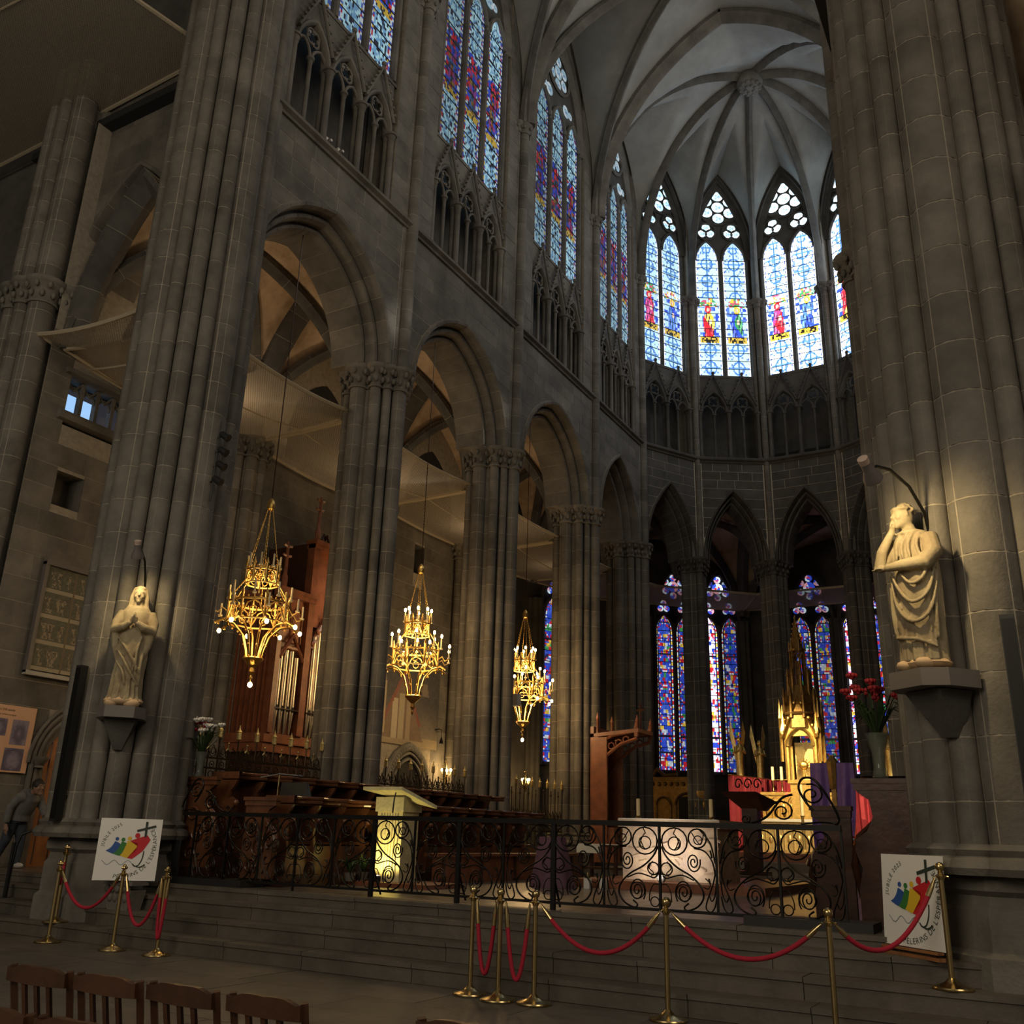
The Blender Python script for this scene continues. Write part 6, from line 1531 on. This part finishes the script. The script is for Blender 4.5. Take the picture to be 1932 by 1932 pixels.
# ================================================================== chandeliers
def chandelier(y_, label, lit_top, lit_mid, lit_low, hz):
    x = -5.6; t = thing('chandelier', label, 'chandelier', (x, y_, 0), .2); t.scale = (.84, .84, 1)
    MB().tube([(0, 0, 7.45), (0, 0, hz)], .012, 5).build('suspension_rope', 'wood_dark', t)
    MB().lathe([(.02, 7.25), (.08, 7.28), (.10, 7.36), (.07, 7.44), (.02, 7.5)], 12).build('top_boss', 'gold', t, 40)
    N = 8
    for k in range(6):
        a = 2*PI*k/6; mb = MB(); p0, p1, p2 = Vector((.06*math.cos(a), .06*math.sin(a), 7.28)), Vector((.36*math.cos(a), .36*math.sin(a), 6.12)), Vector((.66*math.cos(a), .66*math.sin(a), 5.5))
        for i in range(18):
            p = p0.lerp(p1, (i+.5)/18); mb.sphere(p, .014, 5, 3, (1, 1, 1.9))
        mb.tube([p0, p1], .005, 4); mb.tube([p1-Vector((0, 0, .25)), p2], .013, 5)
        for i in range(7): mb.sphere((p1-Vector((0, 0, .25))).lerp(p2, i/7), .02, 5, 3)
        mb.build('chain', 'gold', t, 60)
    def ring(r, z, h, nm, n):
        mb = MB()
        for zz, rr_ in ((z, .022), (z-h, .016)): mb.tube([(r*math.cos(2*PI*k/n), r*math.sin(2*PI*k/n), zz) for k in range(n)], rr_, 6, closed=True)
        for k in range(n):
            a0, a1 = 2*PI*k/n, 2*PI*(k+1)/n; P0, P1 = Vector((r*math.cos(a0), r*math.sin(a0), z)), Vector((r*math.cos(a1), r*math.sin(a1), z)); M_ = (P0+P1)/2
            mb.tube([P0-Vector((0, 0, h)), P0+Vector((0, 0, .12))], .03, 6); mb.lathe([(.04, z+.1), (.01, z+.2)], 6, (P0.x, P0.y, 0))
            mb.tube([P0-Vector((0, 0, h*.9)), P0.lerp(M_, .5)-Vector((0, 0, h*.25)), M_-Vector((0, 0, .03)), M_.lerp(P1, .5)-Vector((0, 0, h*.25)), P1-Vector((0, 0, h*.9))], .018, 5)
            ringtube(mb, Frame(M_, P1-P0, (P1-P0).cross(Vector((0, 0, 1)))), 0, -h*.62, h*.22, 0, .014, 8)
            for f in (.25, .5, .75): mb.sphere(P0.lerp(P1, f)+Vector((0, 0, .04)), .02, 5, 3)
        mb.build(nm, 'gold', t, 60)
    ring(.36, 6.05, .26, 'upper_crown', 8); ring(.66, 5.42, .36, 'lower_crown', 8)
    def cnd(a, r, z, h, lit):
        c = MB(); c.lathe([(.045, z-.03), (.05, z), (.022, z+.01), (.02, z+h)], 8, (r*math.cos(a), r*math.sin(a), 0)); ct = c.build('candle_tube', 'wax', t, 40)
        if lit: MB().sphere((r*math.cos(a), r*math.sin(a), z+h+.035), .036, 8, 6, (1, 1, 1.35)).build('bulb', 'bulb', ct, 60)
    for k in range(8): cnd(2*PI*(k+.5)/8, .36, 6.12, .22, lit_top)
    for k in range(8): cnd(2*PI*(k+.5)/8, .68, 5.52, .24, lit_mid)
    for k in range(8):
        a = 2*PI*k/8; mb = MB(); c, s = math.cos(a), math.sin(a)
        mb.tube([(.64*c, .64*s, 5.2), (.78*c, .78*s, 5.28), (.86*c, .86*s, 5.18), (.98*c, .98*s, 5.22)], .014, 5); mb.build('candle_arm', 'gold', t, 60); cnd(a, .98, 5.25, .22, lit_mid)
        mb = MB(); pts = [(.9*c, .9*s, 4.98), (.74*c, .74*s, 5.06), (.5*c, .5*s, 5.0), (.3*c, .3*s, 4.82), (.2*c, .2*s, 4.55), (.17*c, .17*s, 4.4)]
        mb.tube(pts, .024, 6)
        for i in range(5):
            p = Vector(pts[i]).lerp(Vector(pts[i+1]), .5); mb.sphere(p-Vector((0, 0, .045)), .026, 5, 3)
        lr = mb.build('lower_rib', 'gold', t, 60)
        if lit_low: MB().sphere((.96*c, .96*s, 4.95), .045, 8, 6).build('bulb', 'bulb', lr, 60)
    MB().lathe([(.1, 4.28), (.2, 4.36), (.23, 4.4), (.2, 4.42)], 16).lathe([(.005, 3.98), (.04, 4.05), (.02, 4.1), (.07, 4.16), (.04, 4.24), (.1, 4.28)], 12).build('base_finial', 'gold', t, 40)
    if lit_low: MB().sphere((0, 0, 3.93), .05, 10, 8).build('bulb', 'bulb', t, 60)
    e = 60*lit_top+90*lit_mid+70*lit_low
    light('chandelier_glow', 'POINT', (x+.0, y_, 5.75), e*.62, (1, .66, .30), None, .45)
    light('chandelier_glow', 'POINT', (x+.0, y_, 4.75), e*.5, (1, .66, .30), None, .35)
chandelier(2.40, 'gilded crown chandelier with unlit candles and glowing lower bulbs', 0, 0, 1, 13.5)
chandelier(7.45, 'gilded crown chandelier with every candle lit and dark lower ribs', 1, 1, 0, 13.5)
chandelier(12.58, 'gilded crown chandelier with candles and lower bulbs all lit', 1, 1, 1, 13.5)
# ================================================================== statues
def loft(mb, secs, n=40):
    vs = []; fs = []
    for (cx, cy, z, rx, ry, amp, nf, ph) in secs:
        for k in range(n):
            a = 2*PI*k/n; f = 1+amp*math.sin(nf*a+ph)+amp*.5*math.sin((nf*2+1)*a-ph*1.7); vs.append((cx+rx*f*math.cos(a), cy+ry*f*math.sin(a), z))
    m_ = len(secs)
    for i in range(m_-1):
        for k in range(n): fs.append((i*n+k, i*n+(k+1) % n, (i+1)*n+(k+1) % n, (i+1)*n+k))
    fs += [tuple(range(n))[::-1], tuple(range((m_-1)*n, m_*n))]; mb.add(vs, fs)
def remesh(o, vox):
    md = o.modifiers.new('remesh', 'REMESH'); md.mode = 'VOXEL'; md.voxel_size = vox; md.use_smooth_shade = True
    sm = o.modifiers.new('smooth', 'SMOOTH'); sm.iterations = 2; sm.factor = .5
def face(mb, c, sc=1., yaw=0., tilt=0.):
    """head facing -y"""
    M_ = Matrix.Translation(c) @ Matrix.Rotation(yaw, 4, 'Z') @ Matrix.Rotation(tilt, 4, 'Y')
    h = MB(); h.sphere((0, 0, 0), .1, 18, 14, (.82, 1.0, 1.22)); h.sphere((0, -.03, -.06), .066, 14, 10, (.9, .95, 1.0))
    h.tube([(0, -.088, .03), (0, -.112, -.012), (0, -.116, -.028)], [.010, .015, .018], 8); h.sphere((0, -.093, -.055), .02, 8, 6, (1.4, .6, .5)); h.sphere((0, -.09, -.07), .018, 8, 6, (1.2, .6, .5)); h.sphere((0, -.075, -.105), .03, 8, 6)
    for s in (-1, 1): h.sphere((s*.034, -.080, .018), .016, 8, 6, (1.3, .6, .7)); h.tube([(s*.012, -.092, .04), (s*.035, -.092, .048), (s*.058, -.078, .038)], .009, 6); h.sphere((s*.046, -.068, -.03), .025, 8, 6); h.sphere((s*.084, .005, -.0), .022, 8, 6, (.5, .8, 1.3))
    h.xf(M_); mb.add(h.v, h.f)
def hand(mb, base, d, up, side, curl=.2, sc=1.):
    """palm from base along d; up = back of hand; side = thumb side"""
    d, up, side = Vector(d).normalized(), Vector(up).normalized(), Vector(side).normalized(); b = Vector(base)
    mb.tube([b-d*.02*sc, b+d*.03*sc, b+d*.085*sc], [.026*sc, .034*sc, .032*sc], 8)
    for i, (L, off) in enumerate(((.072, .028), (.082, .010), (.077, -.009), (.060, -.026))):
        p = b+d*.08*sc+side*off*sc; mb.tube([p, p+(d-up*curl*.3)*L*.5*sc, p+(d-up*curl)*L*sc], [.0105*sc, .0095*sc, .0075*sc], 6)
    p = b+d*.02*sc+side*.028*sc; mb.tube([p, p+(d*.6+side*.5)*.045*sc, p+(d*.95+side*.25-up*curl*.3)*.08*sc], [.013*sc, .012*sc, .009*sc], 6)
# praying statue ---------------------------------------------------
t = thing('praying_statue', 'weathered stone statue of a veiled woman with joined hands', 'statue', (-4.72, -.92, 3.08), math.radians(45))
mb = MB()
loft(mb, [(0, 0, .08, .25, .21, .07, 8, 0), (0, 0, .16, .22, .19, .08, 8, .2), (.0, 0, .45, .205, .18, .08, 8, .6), (.02, 0, .7, .21, .18, .07, 7, 1.2), (.02, -.01, .9, .215, .18, .05, 6, 1.9), (.0, -.01, 1.08, .20, .165, .035, 6, 2.4), (0, 0, 1.25, .205, .15, .02, 5, 3), (0, 0, 1.38, .215, .13, .01, 5, 3), (0, 0, 1.45, .17, .11, 0, 5, 3), (0, 0, 1.49, .075, .075, 0, 5, 3), (0, -.01, 1.58, .06, .065, 0, 5, 3)])
for s in (-1, 1):
    mb.tube([(s*.18, .02, 1.38), (s*.25, -.02, 1.22), (s*.255, -.09, 1.10), (s*.13, -.20, 1.14), (s*.045, -.235, 1.20)], [.085, .085, .08, .06, .042], 12)
    mb.tube([(s*.24, -.06, 1.08), (s*.22, -.08, .86), (s*.16, -.05, .62)], [.07, .05, .02], 8)
    hand(mb, (s*.03, -.235, 1.20), (-s*.16, -.25, 1), (s*1, -.2, 0), (0, .9, .3), .1)
for pts in ([(-.2, -.12, 1.0), (-.05, -.21, .82), (.1, -.20, .60), (.2, -.12, .42)], [(-.21, -.08, .85), (-.08, -.20, .68), (.05, -.21, .48), (.18, -.14, .3)], [(.14, -.16, 1.02), (.10, -.2, .8), (.12, -.2, .5)], [(-.18, -.1, .66), (-.06, -.2, .5), (.0, -.21, .3)], [(.2, -.06, .95), (.17, -.15, .65), (.19, -.12, .38)]): sp = smooth_path(pts); mb.tube(sp, [.022-.012*abs(2*i/(len(sp)-1)-1)**2 for i in range(len(sp))], 8)
for k in range(7): a = -PI/2+(k-3)*.33; mb.tube([(.235*math.cos(a), .2*math.sin(a), .10), (.20*math.cos(a), .185*math.sin(a), .30), (.19*math.cos(a), .18*math.sin(a), .48)], [.02, .018, .008], 6)
face(mb, (0, -.02, 1.65), 1, 0, 0)
mb.sphere((0, .015, 1.68), .115, 16, 12, (.92, .95, 1.12)); 
for s in (-1, 1): mb.tube([(s*.075, -.01, 1.74), (s*.105, .0, 1.62), (s*.11, .01, 1.5), (s*.15, -.03, 1.38)], [.03, .035, .04, .03], 8)
mb.tube([(s_*.0+.085*math.cos(a), -.085*math.sin(a)-.0, 1.755) for s_, a in [(0, k*PI/8) for k in range(9)]], .016, 6)
o = mb.build('figure', 'statue', t); remesh(o, .011)
MB().sphere((0, 0, .085), .25, 14, 8, (1.1, .9, .32)).sphere((.12, -.1, .05), .12, 10, 6, (1, 1, .6)).sphere((-.14, -.08, .05), .11, 10, 6, (1, 1, .6)).build('rock_base', 'statue_face', t, 60)
# thinking statue ---------------------------------------------------
t = thing('thinking_statue', 'weathered stone statue of a robed man resting cheek on hand', 'statue', (6.0, -.64, 3.04), math.radians(-30)); 
mb = MB()
loft(mb, [(0, 0, .08, .215, .19, .09, 9, 0), (0, 0, .2, .205, .18, .10, 9, .1), (0, 0, .42, .22, .19, .07, 8, .5), (.01, 0, .65, .225, .19, .05, 7, 1.0), (.02, 0, .85, .22, .185, .04, 6, 1.6), (.02, 0, 1.02, .215, .17, .03, 5, 2.0), (.01, 0, 1.18, .21, .15, .02, 5, 2.6), (0, 0, 1.28, .205, .13, .01, 5, 3), (0, 0, 1.345, .15, .10, 0, 5, 3), (-.01, -.01, 1.385, .065, .065, 0, 5, 3), (-.02, -.02, 1.44, .058, .06, 0, 5, 3)])
# his right arm (viewer left): elbow out front, forearm up to the cheek
mb.tube([(-.17, .0, 1.27), (-.22, -.12, 1.10), (-.23, -.22, 1.02), (-.185, -.22, 1.16), (-.135, -.165, 1.30), (-.12, -.13, 1.37)], [.08, .075, .058, .05, .04, .032], 12)
hand(mb, (-.12, -.125, 1.37), (.12, .12, 1), (-1, -.3, 0), (.3, -1, .1), .12)
# his left arm across the waist under the elbow
mb.tube([(.18, .0, 1.27), (.245, -.05, 1.10), (.22, -.14, .99), (.05, -.235, .985), (-.12, -.255, .985)], [.09, .09, .075, .055, .038], 12)
hand(mb, (-.13, -.255, .985), (-1, .02, 0), (0, 0, -1), (0, -1, 0), .05)
for pts in ([(.23, -.02, 1.2), (.2, -.15, .88), (.1, -.22, .80), (-.02, -.21, .92)], [(.24, .0, 1.1), (.22, -.13, .74), (.1, -.23, .62), (-.05, -.22, .78), (-.12, -.2, .95)], [(.24, .02, 1.0), (.22, -.13, .56), (.08, -.22, .44), (-.08, -.21, .6), (-.15, -.18, .9)], [(-.17, -.15, .95), (-.19, -.14, .6), (-.18, -.14, .34)], [(.22, -.02, .9), (.23, -.08, .5), (.22, -.07, .28)], [(-.2, -.12, .33), (-.05, -.215, .30), (.1, -.2, .27), (.22, -.1, .2)], [(.05, -.12, 1.33), (.0, -.165, 1.2), (.02, -.19, 1.05)], [(.1, -.1, 1.33), (.07, -.165, 1.2), (.1, -.19, 1.05)], [(.15, -.08, 1.31), (.15, -.15, 1.18), (.19, -.16, 1.05)], [(-.04, -.12, 1.33), (-.06, -.16, 1.2), (-.05, -.19, 1.05)], [(.2, -.0, 1.3), (.24, -.06, 1.15), (.26, -.04, .95)], [(-.12, -.08, 1.34), (.0, -.125, 1.335), (.12, -.08, 1.34)]): sp = smooth_path(pts); mb.tube(sp, [.020-.012*abs(2*i/(len(sp)-1)-1)**2 for i in range(len(sp))], 8)
for k in range(8): a = -PI/2+(k-3.5)*.32; mb.tube([(.215*math.cos(a), .19*math.sin(a), .08), (.205*math.cos(a), .18*math.sin(a), .26)], [.024, .02], 6)
face(mb, (-.04, -.05, 1.52), 1, -.45, -.16)
for k in range(26):
    a = k*2.399; ph = .15+1.15*(k/26); mb.sphere((-.035+.088*math.sin(ph)*math.cos(a), -.03+.1*math.sin(ph)*math.sin(a)*1.0+.015, 1.535+.115*math.cos(ph)), .024, 7, 5)
for k in range(12): a = -.45-PI/2+(k-5.5)*.30; mb.sphere((-.04+.092*math.cos(a), -.045+.098*math.sin(a), 1.59), .018, 6, 5)
o = mb.build('figure', 'statue', t); remesh(o, .010)
MB().sphere((0, 0, .07), .22, 14, 8, (1.1, .95, .3)).sphere((.1, -.14, .06), .09, 10, 6, (.8, 1.4, .6)).sphere((-.1, -.14, .05), .09, 10, 6, (.8, 1.4, .6)).build('rock_base', 'statue_face', t, 60)
for (x, y_, z, rz, lab) in ((-4.76, -.88, 3.08, 45, 'grey metal wall bracket under the praying statue'), (6.02, -.60, 3.04, -40, 'dark metal wall bracket under the thinking statue')):
    t = thing('statue_bracket', lab, 'bracket', (x, y_, z), math.radians(rz))
    MB().prism([(-.33, .26, -.16), (.33, .26, -.16), (.33, -.1, -.16), (.2, -.30, -.16), (-.2, -.30, -.16), (-.33, -.1, -.16)], (0, 0, .16)).build('shelf', 'grey_paint', t)
    MB().hexa([(-.06, .12, -.58), (.06, .12, -.58), (.06, .26, -.58), (-.06, .26, -.58)], [(-.22, -.12, -.17), (.22, -.12, -.17), (.22, .26, -.17), (-.22, .26, -.17)]).build('corbel', 'stone_dark', t)
# statue lamps
def arm_lamp(root, pts, head, aim, label, e):
    t = thing('statue_lamp', label, 'lamp', root); r = Vector(root)
    MB().tube([Vector(p)-r for p in pts], .016, 8).build('arm', 'iron', t, 60)
    h = Vector(head); d = (Vector(aim)-h).normalized(); q = d.to_track_quat('-Z', 'Y').to_matrix().to_4x4(); q.translation = h-r
    sh = MB().lathe([(.045, .10), (.05, .02), (.085, -.06), (.09, -.10)], 16).xf(q).build('shade', 'grey_paint', t, 40); MB().lathe([(.048, .10), (.05, .16), (.02, .17)], 12).xf(q).build('cap', 'lamp_cap', sh, 40)
    MB().lathe([(.075, -.085), (.075, -.09)], 14).xf(q).build('lens', 'lamp_face', sh)
    light('statue_lamp_beam', 'SPOT', tuple(h+d*.14), e, (1, .74, .36), aim, .05, 135, .9)
arm_lamp((6.15, -.42, 4.4), [(6.15, -.42, 4.35), (6.13, -.52, 4.62), (6.05, -.85, 4.80), (5.94, -1.25, 4.85), (5.86, -1.52, 4.80)], (5.81, -1.62, 4.72), (6.02, -.68, 4.1), 'curved arm lamp lighting the thinking statue', 78)
arm_lamp((-4.9, -.72, 4.95), [(-4.9, -.72, 4.92), (-4.84, -.8, 5.12), (-4.7, -.95, 5.26), (-4.45, -1.25, 5.34)], (-4.35, -1.38, 5.26), (-4.72, -.95, 4.35), 'small wall lamp lighting the praying statue', 46)
# spotlights on the left pier
t0 = [(-.0, 7.64), (-.0, 7.37), (-.0, 7.12), (-.03, 6.84)]
for k, (dy, z) in enumerate(t0):
    t = thing('pier_spotlight', ['topmost black spotlight on the left crossing pier', 'black spotlight second from the top on the left crossing pier', 'black spotlight third from the top on the left crossing pier', 'lowest black spotlight on the left crossing pier'][k], 'spotlight', (-4.42, dy, z))
    q = Vector((.75, .35, -.55)).to_track_quat('-Z', 'Y').to_matrix().to_4x4()
    cn = MB().lathe([(.03, .10), (.055, .07), (.06, -.04), (.072, -.08)], 14).xf(q).build('can', 'black', t, 40); MB().lathe([(.055, -.07), (.055, -.072)], 12).xf(q).build('lens', 'lamp_face' if k < 2 else 'grey_paint', cn); MB().tube([(-.16, 0, 0), (-.02, 0, .02)], .014, 6).build('mount', 'black', t)
MB().tube([(-4.52, -.03, 7.9), (-4.52, -.03, 6.5)], .012, 6).build('spotlight_rail', 'black'); tag(bpy.data.objects['spotlight_rail'], 'thin black rail carrying the four spotlights on the pier', 'rail')
light('pier_spot_beam', 'SPOT', (-4.2, .1, 7.5), 120, (1, .85, .62), (-1, 3.5, .9), .08, 60, .8)
# triforium floodlights
for k, (y_, z) in enumerate(((2.18, 15.38), (2.57, 15.38))):
    t = thing('floodlight', ['small floodlight in the triforium nearer the crossing pier', 'small floodlight in the triforium farther from the crossing pier'][k], 'floodlight', (-4.98, y_, z)); MB().box(-.07, .0, -.06, .08, 0, .22).build('backplate', 'cloth_white', t); MB().sphere((.05, 0, .12), .055, 12, 8).build('lamp', 'grey_paint', t, 60); MB().tube([(.06, 0, .12), (.105, 0, .12)], .03, 10).build('lens', 'white', t)
# black column loudspeakers
for (x, y_, z0, z1, rz, lab) in ((-5.52, -1.10, 1.5, 3.7, 0, 'tall black column loudspeaker on the left crossing pier'), (6.72, -.72, 1.9, 3.5, 0, 'tall black column loudspeaker on the right crossing pier')):
    t = thing('column_loudspeaker', lab, 'loudspeaker', (x, y_, z0)); MB().box(-.06, .06, -.06, .06, 0, z1-z0).build('cabinet', 'black', t); MB().box(-.05, .05, -.066, -.06, .04, z1-z0-.04).build('grille', 'iron', t); MB().box(-.03, .03, .06, .2, .3, .36).build('mount', 'black', t)
t = thing('wall_loudspeaker', 'small pale loudspeaker on the pier beside the third chandelier', 'loudspeaker', (-5.0, 11.1, 4.62)); MB().box(-.1, .1, -.1, .1, 0, .3).build('cabinet', 'white', t); MB().box(-.11, -.1, -.08, .08, .03, .27).build('grille', 'iron', t)
# ================================================================== north wall: painting, notice, mural, tomb, sconces
frp = Frame((AX+.03, .55, 4.08), (0, 1, 0), (1, 0, 0))
t = thing('painted_panel', 'framed old panel with eight small painted scenes', 'painting', (0, 0, 0))
def panel_col(u, v):
    if abs(u-.585) < .02: return (.16, .12, .075)
    c = 0 if u < .585 else 1; r = int(v*4); fv = v*4-r; fu = u/.565 if c == 0 else (u-.605)/.395
    if fv < .13: return (.36, .31, .22)
    g = hsh(int(u*46), int(v*64), 3)
    cx = [.25, .55, .8] if c == 0 else [.3, .68]
    for i, q in enumerate(cx):
        q += .06*math.sin(r*3+i*2); w_ = .09+.03*math.sin(i+r)
        if abs(fu-q-.05*math.sin(fv*6+i)) < w_*(.7+.3*math.sin(fv*9+i)) and .18 < fv < .82: return [(.34, .28, .19), (.28, .22, .15), (.20, .17, .12)][int(g*3) % 3] if g > .25 else (.10, .085, .06)
    return (.085+.05*g, .085+.045*g, .06+.03*g)
printed_grid('scenes', frp, .06, 1.16, .07, 2.05, .035, 60, 80, panel_col, t)
mb = MB(); L_, H_ = 1.22, 2.12
mb.box(AX+.01, AX+.11, .55-.02, .55+.06, 4.08, 4.08+H_).box(AX+.01, AX+.11, .55+L_-.06, .55+L_+.02, 4.08, 4.08+H_).box(AX+.01, AX+.13, .53, .57+L_, 4.08+H_-.06, 4.08+H_+.04).build('frame_dark', 'grey_paint', t); MB().box(AX+.01, AX+.13, .53, .57+L_, 4.04, 4.12).build('frame_sill', 'frame_light', t)
mat_ = None
frq = Frame((AX+.02, 0, 0), (0, 1, 0), (1, 0, 0))
t = thing('notice_board', 'salmon information board with six grey photographs and title', 'notice board', (0, 0, 0))
MB().box(AX+.01, AX+.05, -.02, .95, 2.30, 3.46).build('board', 'notice_pink', t)
for k, (a, b, z0, z1) in enumerate(((.02, .42, 2.92, 3.22), (.52, .84, 2.78, 3.22), (.02, .30, 2.35, 2.80), (.46, .84, 2.33, 2.72))):
    printed_grid('photo', frq, a, b, z0, z1, .034, 14, 16, lambda u, v, k=k: (lambda g: (.12+.2*g, .10+.17*g, .16+.2*g))(.5+.5*math.sin(9*math.hypot(u-.5, v-.45)+k*2+hsh(int(u*9), int(v*9), k))), t)
mb = MB()
def P_(x, z): return frq(x, .034, z)
for s_, z, x0 in (('Peintures XIII siècle', 3.36, .02), ('cachées par le buffet d orgue', 3.28, .0)):
    x = x0
    for ch in s_:
        vs, fs, w = glyph(ch); sz = .058 if 'Pein' in s_ else .043; mb.add([P_(x+v[0]*sz, z+v[1]*sz) for v in vs], fs); x += w*sz*.98
mb.build('title_lettering', 'wood_dark', t)
t = thing('wall_mural', 'faded mural of pale figures under a red painted gable', 'mural', (0, 0, 0))
def mur(u, v):
    g = hsh(int(u*34), int(v*38), 9)*.03; x = u*3.2; z = v*3.0
    if abs(x-.35) < .20-.05*z*.5 and .25 < z < 1.7: return (.44+g, .36+g, .25)
    if math.hypot(x-.35, z-1.8) < .13: return (.42, .34, .24)
    gx = abs(x-1.35)
    if abs(gx-(2.05-z)*.62) < .07 and .6 < z < 2.1: return (.26, .10, .075)
    if gx < (2.0-z)*.6 and z > .15 and z < 2.0:
        for q, c in ((-.35, (.48, .42, .32)), (-.02, (.40, .34, .25)), (.3, (.34, .27, .2))):
            if abs(x-1.35-q) < .13 and z < 1.45-abs(q)*.5: return (c[0]+g, c[1]+g, c[2])
        return (.20+g, .14+g, .11)
    if z < .25: return (.36+g, .29+g, .2)
    if hsh(int(u*9+z), int(v*8), 4) > .9 and z > 1.2: return (.25, .20, .16)
    k = max(0, 1-z/1.3)*.18; return (.075+g+k, .07+g+k*.8, .07+g+k*.5)
printed_grid('paint', frq, 11.0, 14.2, 3.85, 6.85, .02, 60, 56, mur, t)
t = thing('tomb_niche', 'pointed tomb niche with leafy carved border in the north wall', 'tomb', (0, 0, 0)); uc_ = 12.75
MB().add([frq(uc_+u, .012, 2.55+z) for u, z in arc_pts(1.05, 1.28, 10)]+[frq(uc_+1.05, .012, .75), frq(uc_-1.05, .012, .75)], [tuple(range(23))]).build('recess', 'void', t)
mb = MB()
for j, (r, w_) in enumerate(((1.12, .07), (.92, .05), (.78, .05))): mb.tube([frq(uc_+u, .06, 2.55+z) for u, z in arc_pts(r, r*1.2, 10)], w_, 6); [mb.tube([frq(uc_+s*r, .06, .75), frq(uc_+s*r, .06, 2.55)], w_, 6) for s in (-1, 1)]
for u, z in arc_pts(1.02, 1.24, 16): mb.sphere(frq(uc_+u, .09, 2.55+z), .08, 6, 4)
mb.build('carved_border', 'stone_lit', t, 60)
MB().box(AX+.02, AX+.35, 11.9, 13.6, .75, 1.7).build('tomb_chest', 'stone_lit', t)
def sconce(x, y_, z, n, label, e):
    t = thing('wall_sconce', label, 'wall lamp', (x, y_, z)); mb = MB(); mb.tube([(-.25, 0, -.1), (-.1, 0, -.15), (0, 0, -.05)], .015, 6); mb.lathe([(.02, -.3), (.05, -.2), (.02, -.05), (.06, 0)], 10); mb.tube([(0, 0, 0), (0, 0, .35), (0, -.1, .42)], .012, 5)
    for k in range(n): a = 2*PI*k/n; mb.tube([(0, 0, -.05), (.1*math.cos(a), .1*math.sin(a), -.08), (.15*math.cos(a), .15*math.sin(a), .02)], .01, 5)
    mb.build('bracket', 'brass', t, 60)
    for k in range(n):
        a = 2*PI*k/n; MB().lathe([(.014, .02), (.014, .1)], 8, (.15*math.cos(a), .15*math.sin(a), 0)).build('candle_tube', 'wax', t); MB().sphere((.15*math.cos(a), .15*math.sin(a), .13), .036, 8, 6, (1, 1, 1.3)).build('bulb', 'bulb', t, 60)
    light('sconce_glow', 'POINT', (x+.1, y_, z+.1), e, (1, .64, .26), None, .15)
sconce(AX+.38, 14.3, 3.15, 3, 'brass wall lamp with three bulbs beside the tomb niche', 26); sconce(AX+.5, 15.3, 3.2, 2, 'brass wall lamp with two bulbs on the shaft cluster', 14); sconce(-10.2, 21.2, 3.3, 4, 'brass wall lamp with four bulbs beneath the tall blue window', 34)
t = thing('wall_camera', 'small dark bell and camera bracket on the wall beside the tomb', 'bracket', (AX+.1, 14.05, 4.35)); mb = MB(); mb.tube([(-.05, 0, .1), (.1, 0, .12), (.1, .15, .1)], .015, 5); mb.lathe([(.07, -.3), (.04, -.2), (.01, -.1)], 8, (.1, .15, 0)); mb.tube([(.1, .15, .1), (.1, .15, -.15)], .008, 5); mb.build('arm_and_bell', 'iron', t)
# handrail on the left and the visitor
t = thing('handrail', 'black iron handrail at the left steps', 'handrail', (-7.15, -.55, .576)); MB().tube([(.0, .0, -.19), (.02, .02, .55), (.06, .05, .72), (.3, .3, .86), (.38, .36, .86)], .022, 8).build('rail', 'black', t, 60); MB().box(-.03, .03, -.02, .02, -.19, .6).build('post', 'black', t)
p = thing('person', 'person in a grey jacket and jeans bending forward by the door', 'person', (-8.9, .62, ZF), math.radians(5))
sk = MB()      # local: facing +x
face(sk, (.34, 0, 1.33), 1, PI/2, 0); sk.tube([(.2, 0, 1.2), (.29, 0, 1.28)], [.06, .055], 10)
hand(sk, (.05, -.27, .70), (.15, 0, -1), (0, -1, 0), (1, 0, 0), .25); hand(sk, (.42, .2, .83), (.7, 0, -.6), (0, 1, 0), (0, 0, 1), .3)
o = sk.build('body', 'skin', p); remesh(o, .009)
jk = MB(); jk.tube([(-.02, 0, .78), (0, 0, .92), (.09, 0, 1.08), (.19, 0, 1.20), (.24, 0, 1.25)], [.19, .195, .20, .17, .09], 18)
for s in (-1, 1): jk.sphere((.17, s*.15, 1.16), .1, 12, 8)
jk.tube([(.17, -.18, 1.18), (.06, -.26, .98), (.04, -.27, .74)], [.08, .07, .055], 10); jk.tube([(.18, .18, 1.18), (.25, .24, 1.0), (.40, .2, .86)], [.08, .07, .055], 10)
o = jk.build('jacket', 'grey_jacket', p); remesh(o, .014)
tr = MB(); tr.tube([(-.03, 0, .84), (-.03, 0, .74)], [.16, .17], 14); tr.tube([(-.02, .08, .76), (.02, .1, .44), (.0, .1, .08)], [.11, .085, .065], 12); tr.tube([(-.04, -.08, .76), (-.10, -.1, .46), (-.30, -.1, .13)], [.11, .085, .062], 12)
o = tr.build('jeans', 'jeans', p); remesh(o, .014)
hr = MB(); hr.sphere((.325, 0, 1.37), .108, 14, 10, (1, .9, 1.05)); hr.build('hair', 'hair', p, 60)
for (x, y_, z) in ((.03, .1, .0), (-.30, -.1, .05)): MB().sphere((x+.04, y_, z+.05), .05, 12, 8, (2.5, .95, .95)).build('shoe', 'shoe', p, 60)
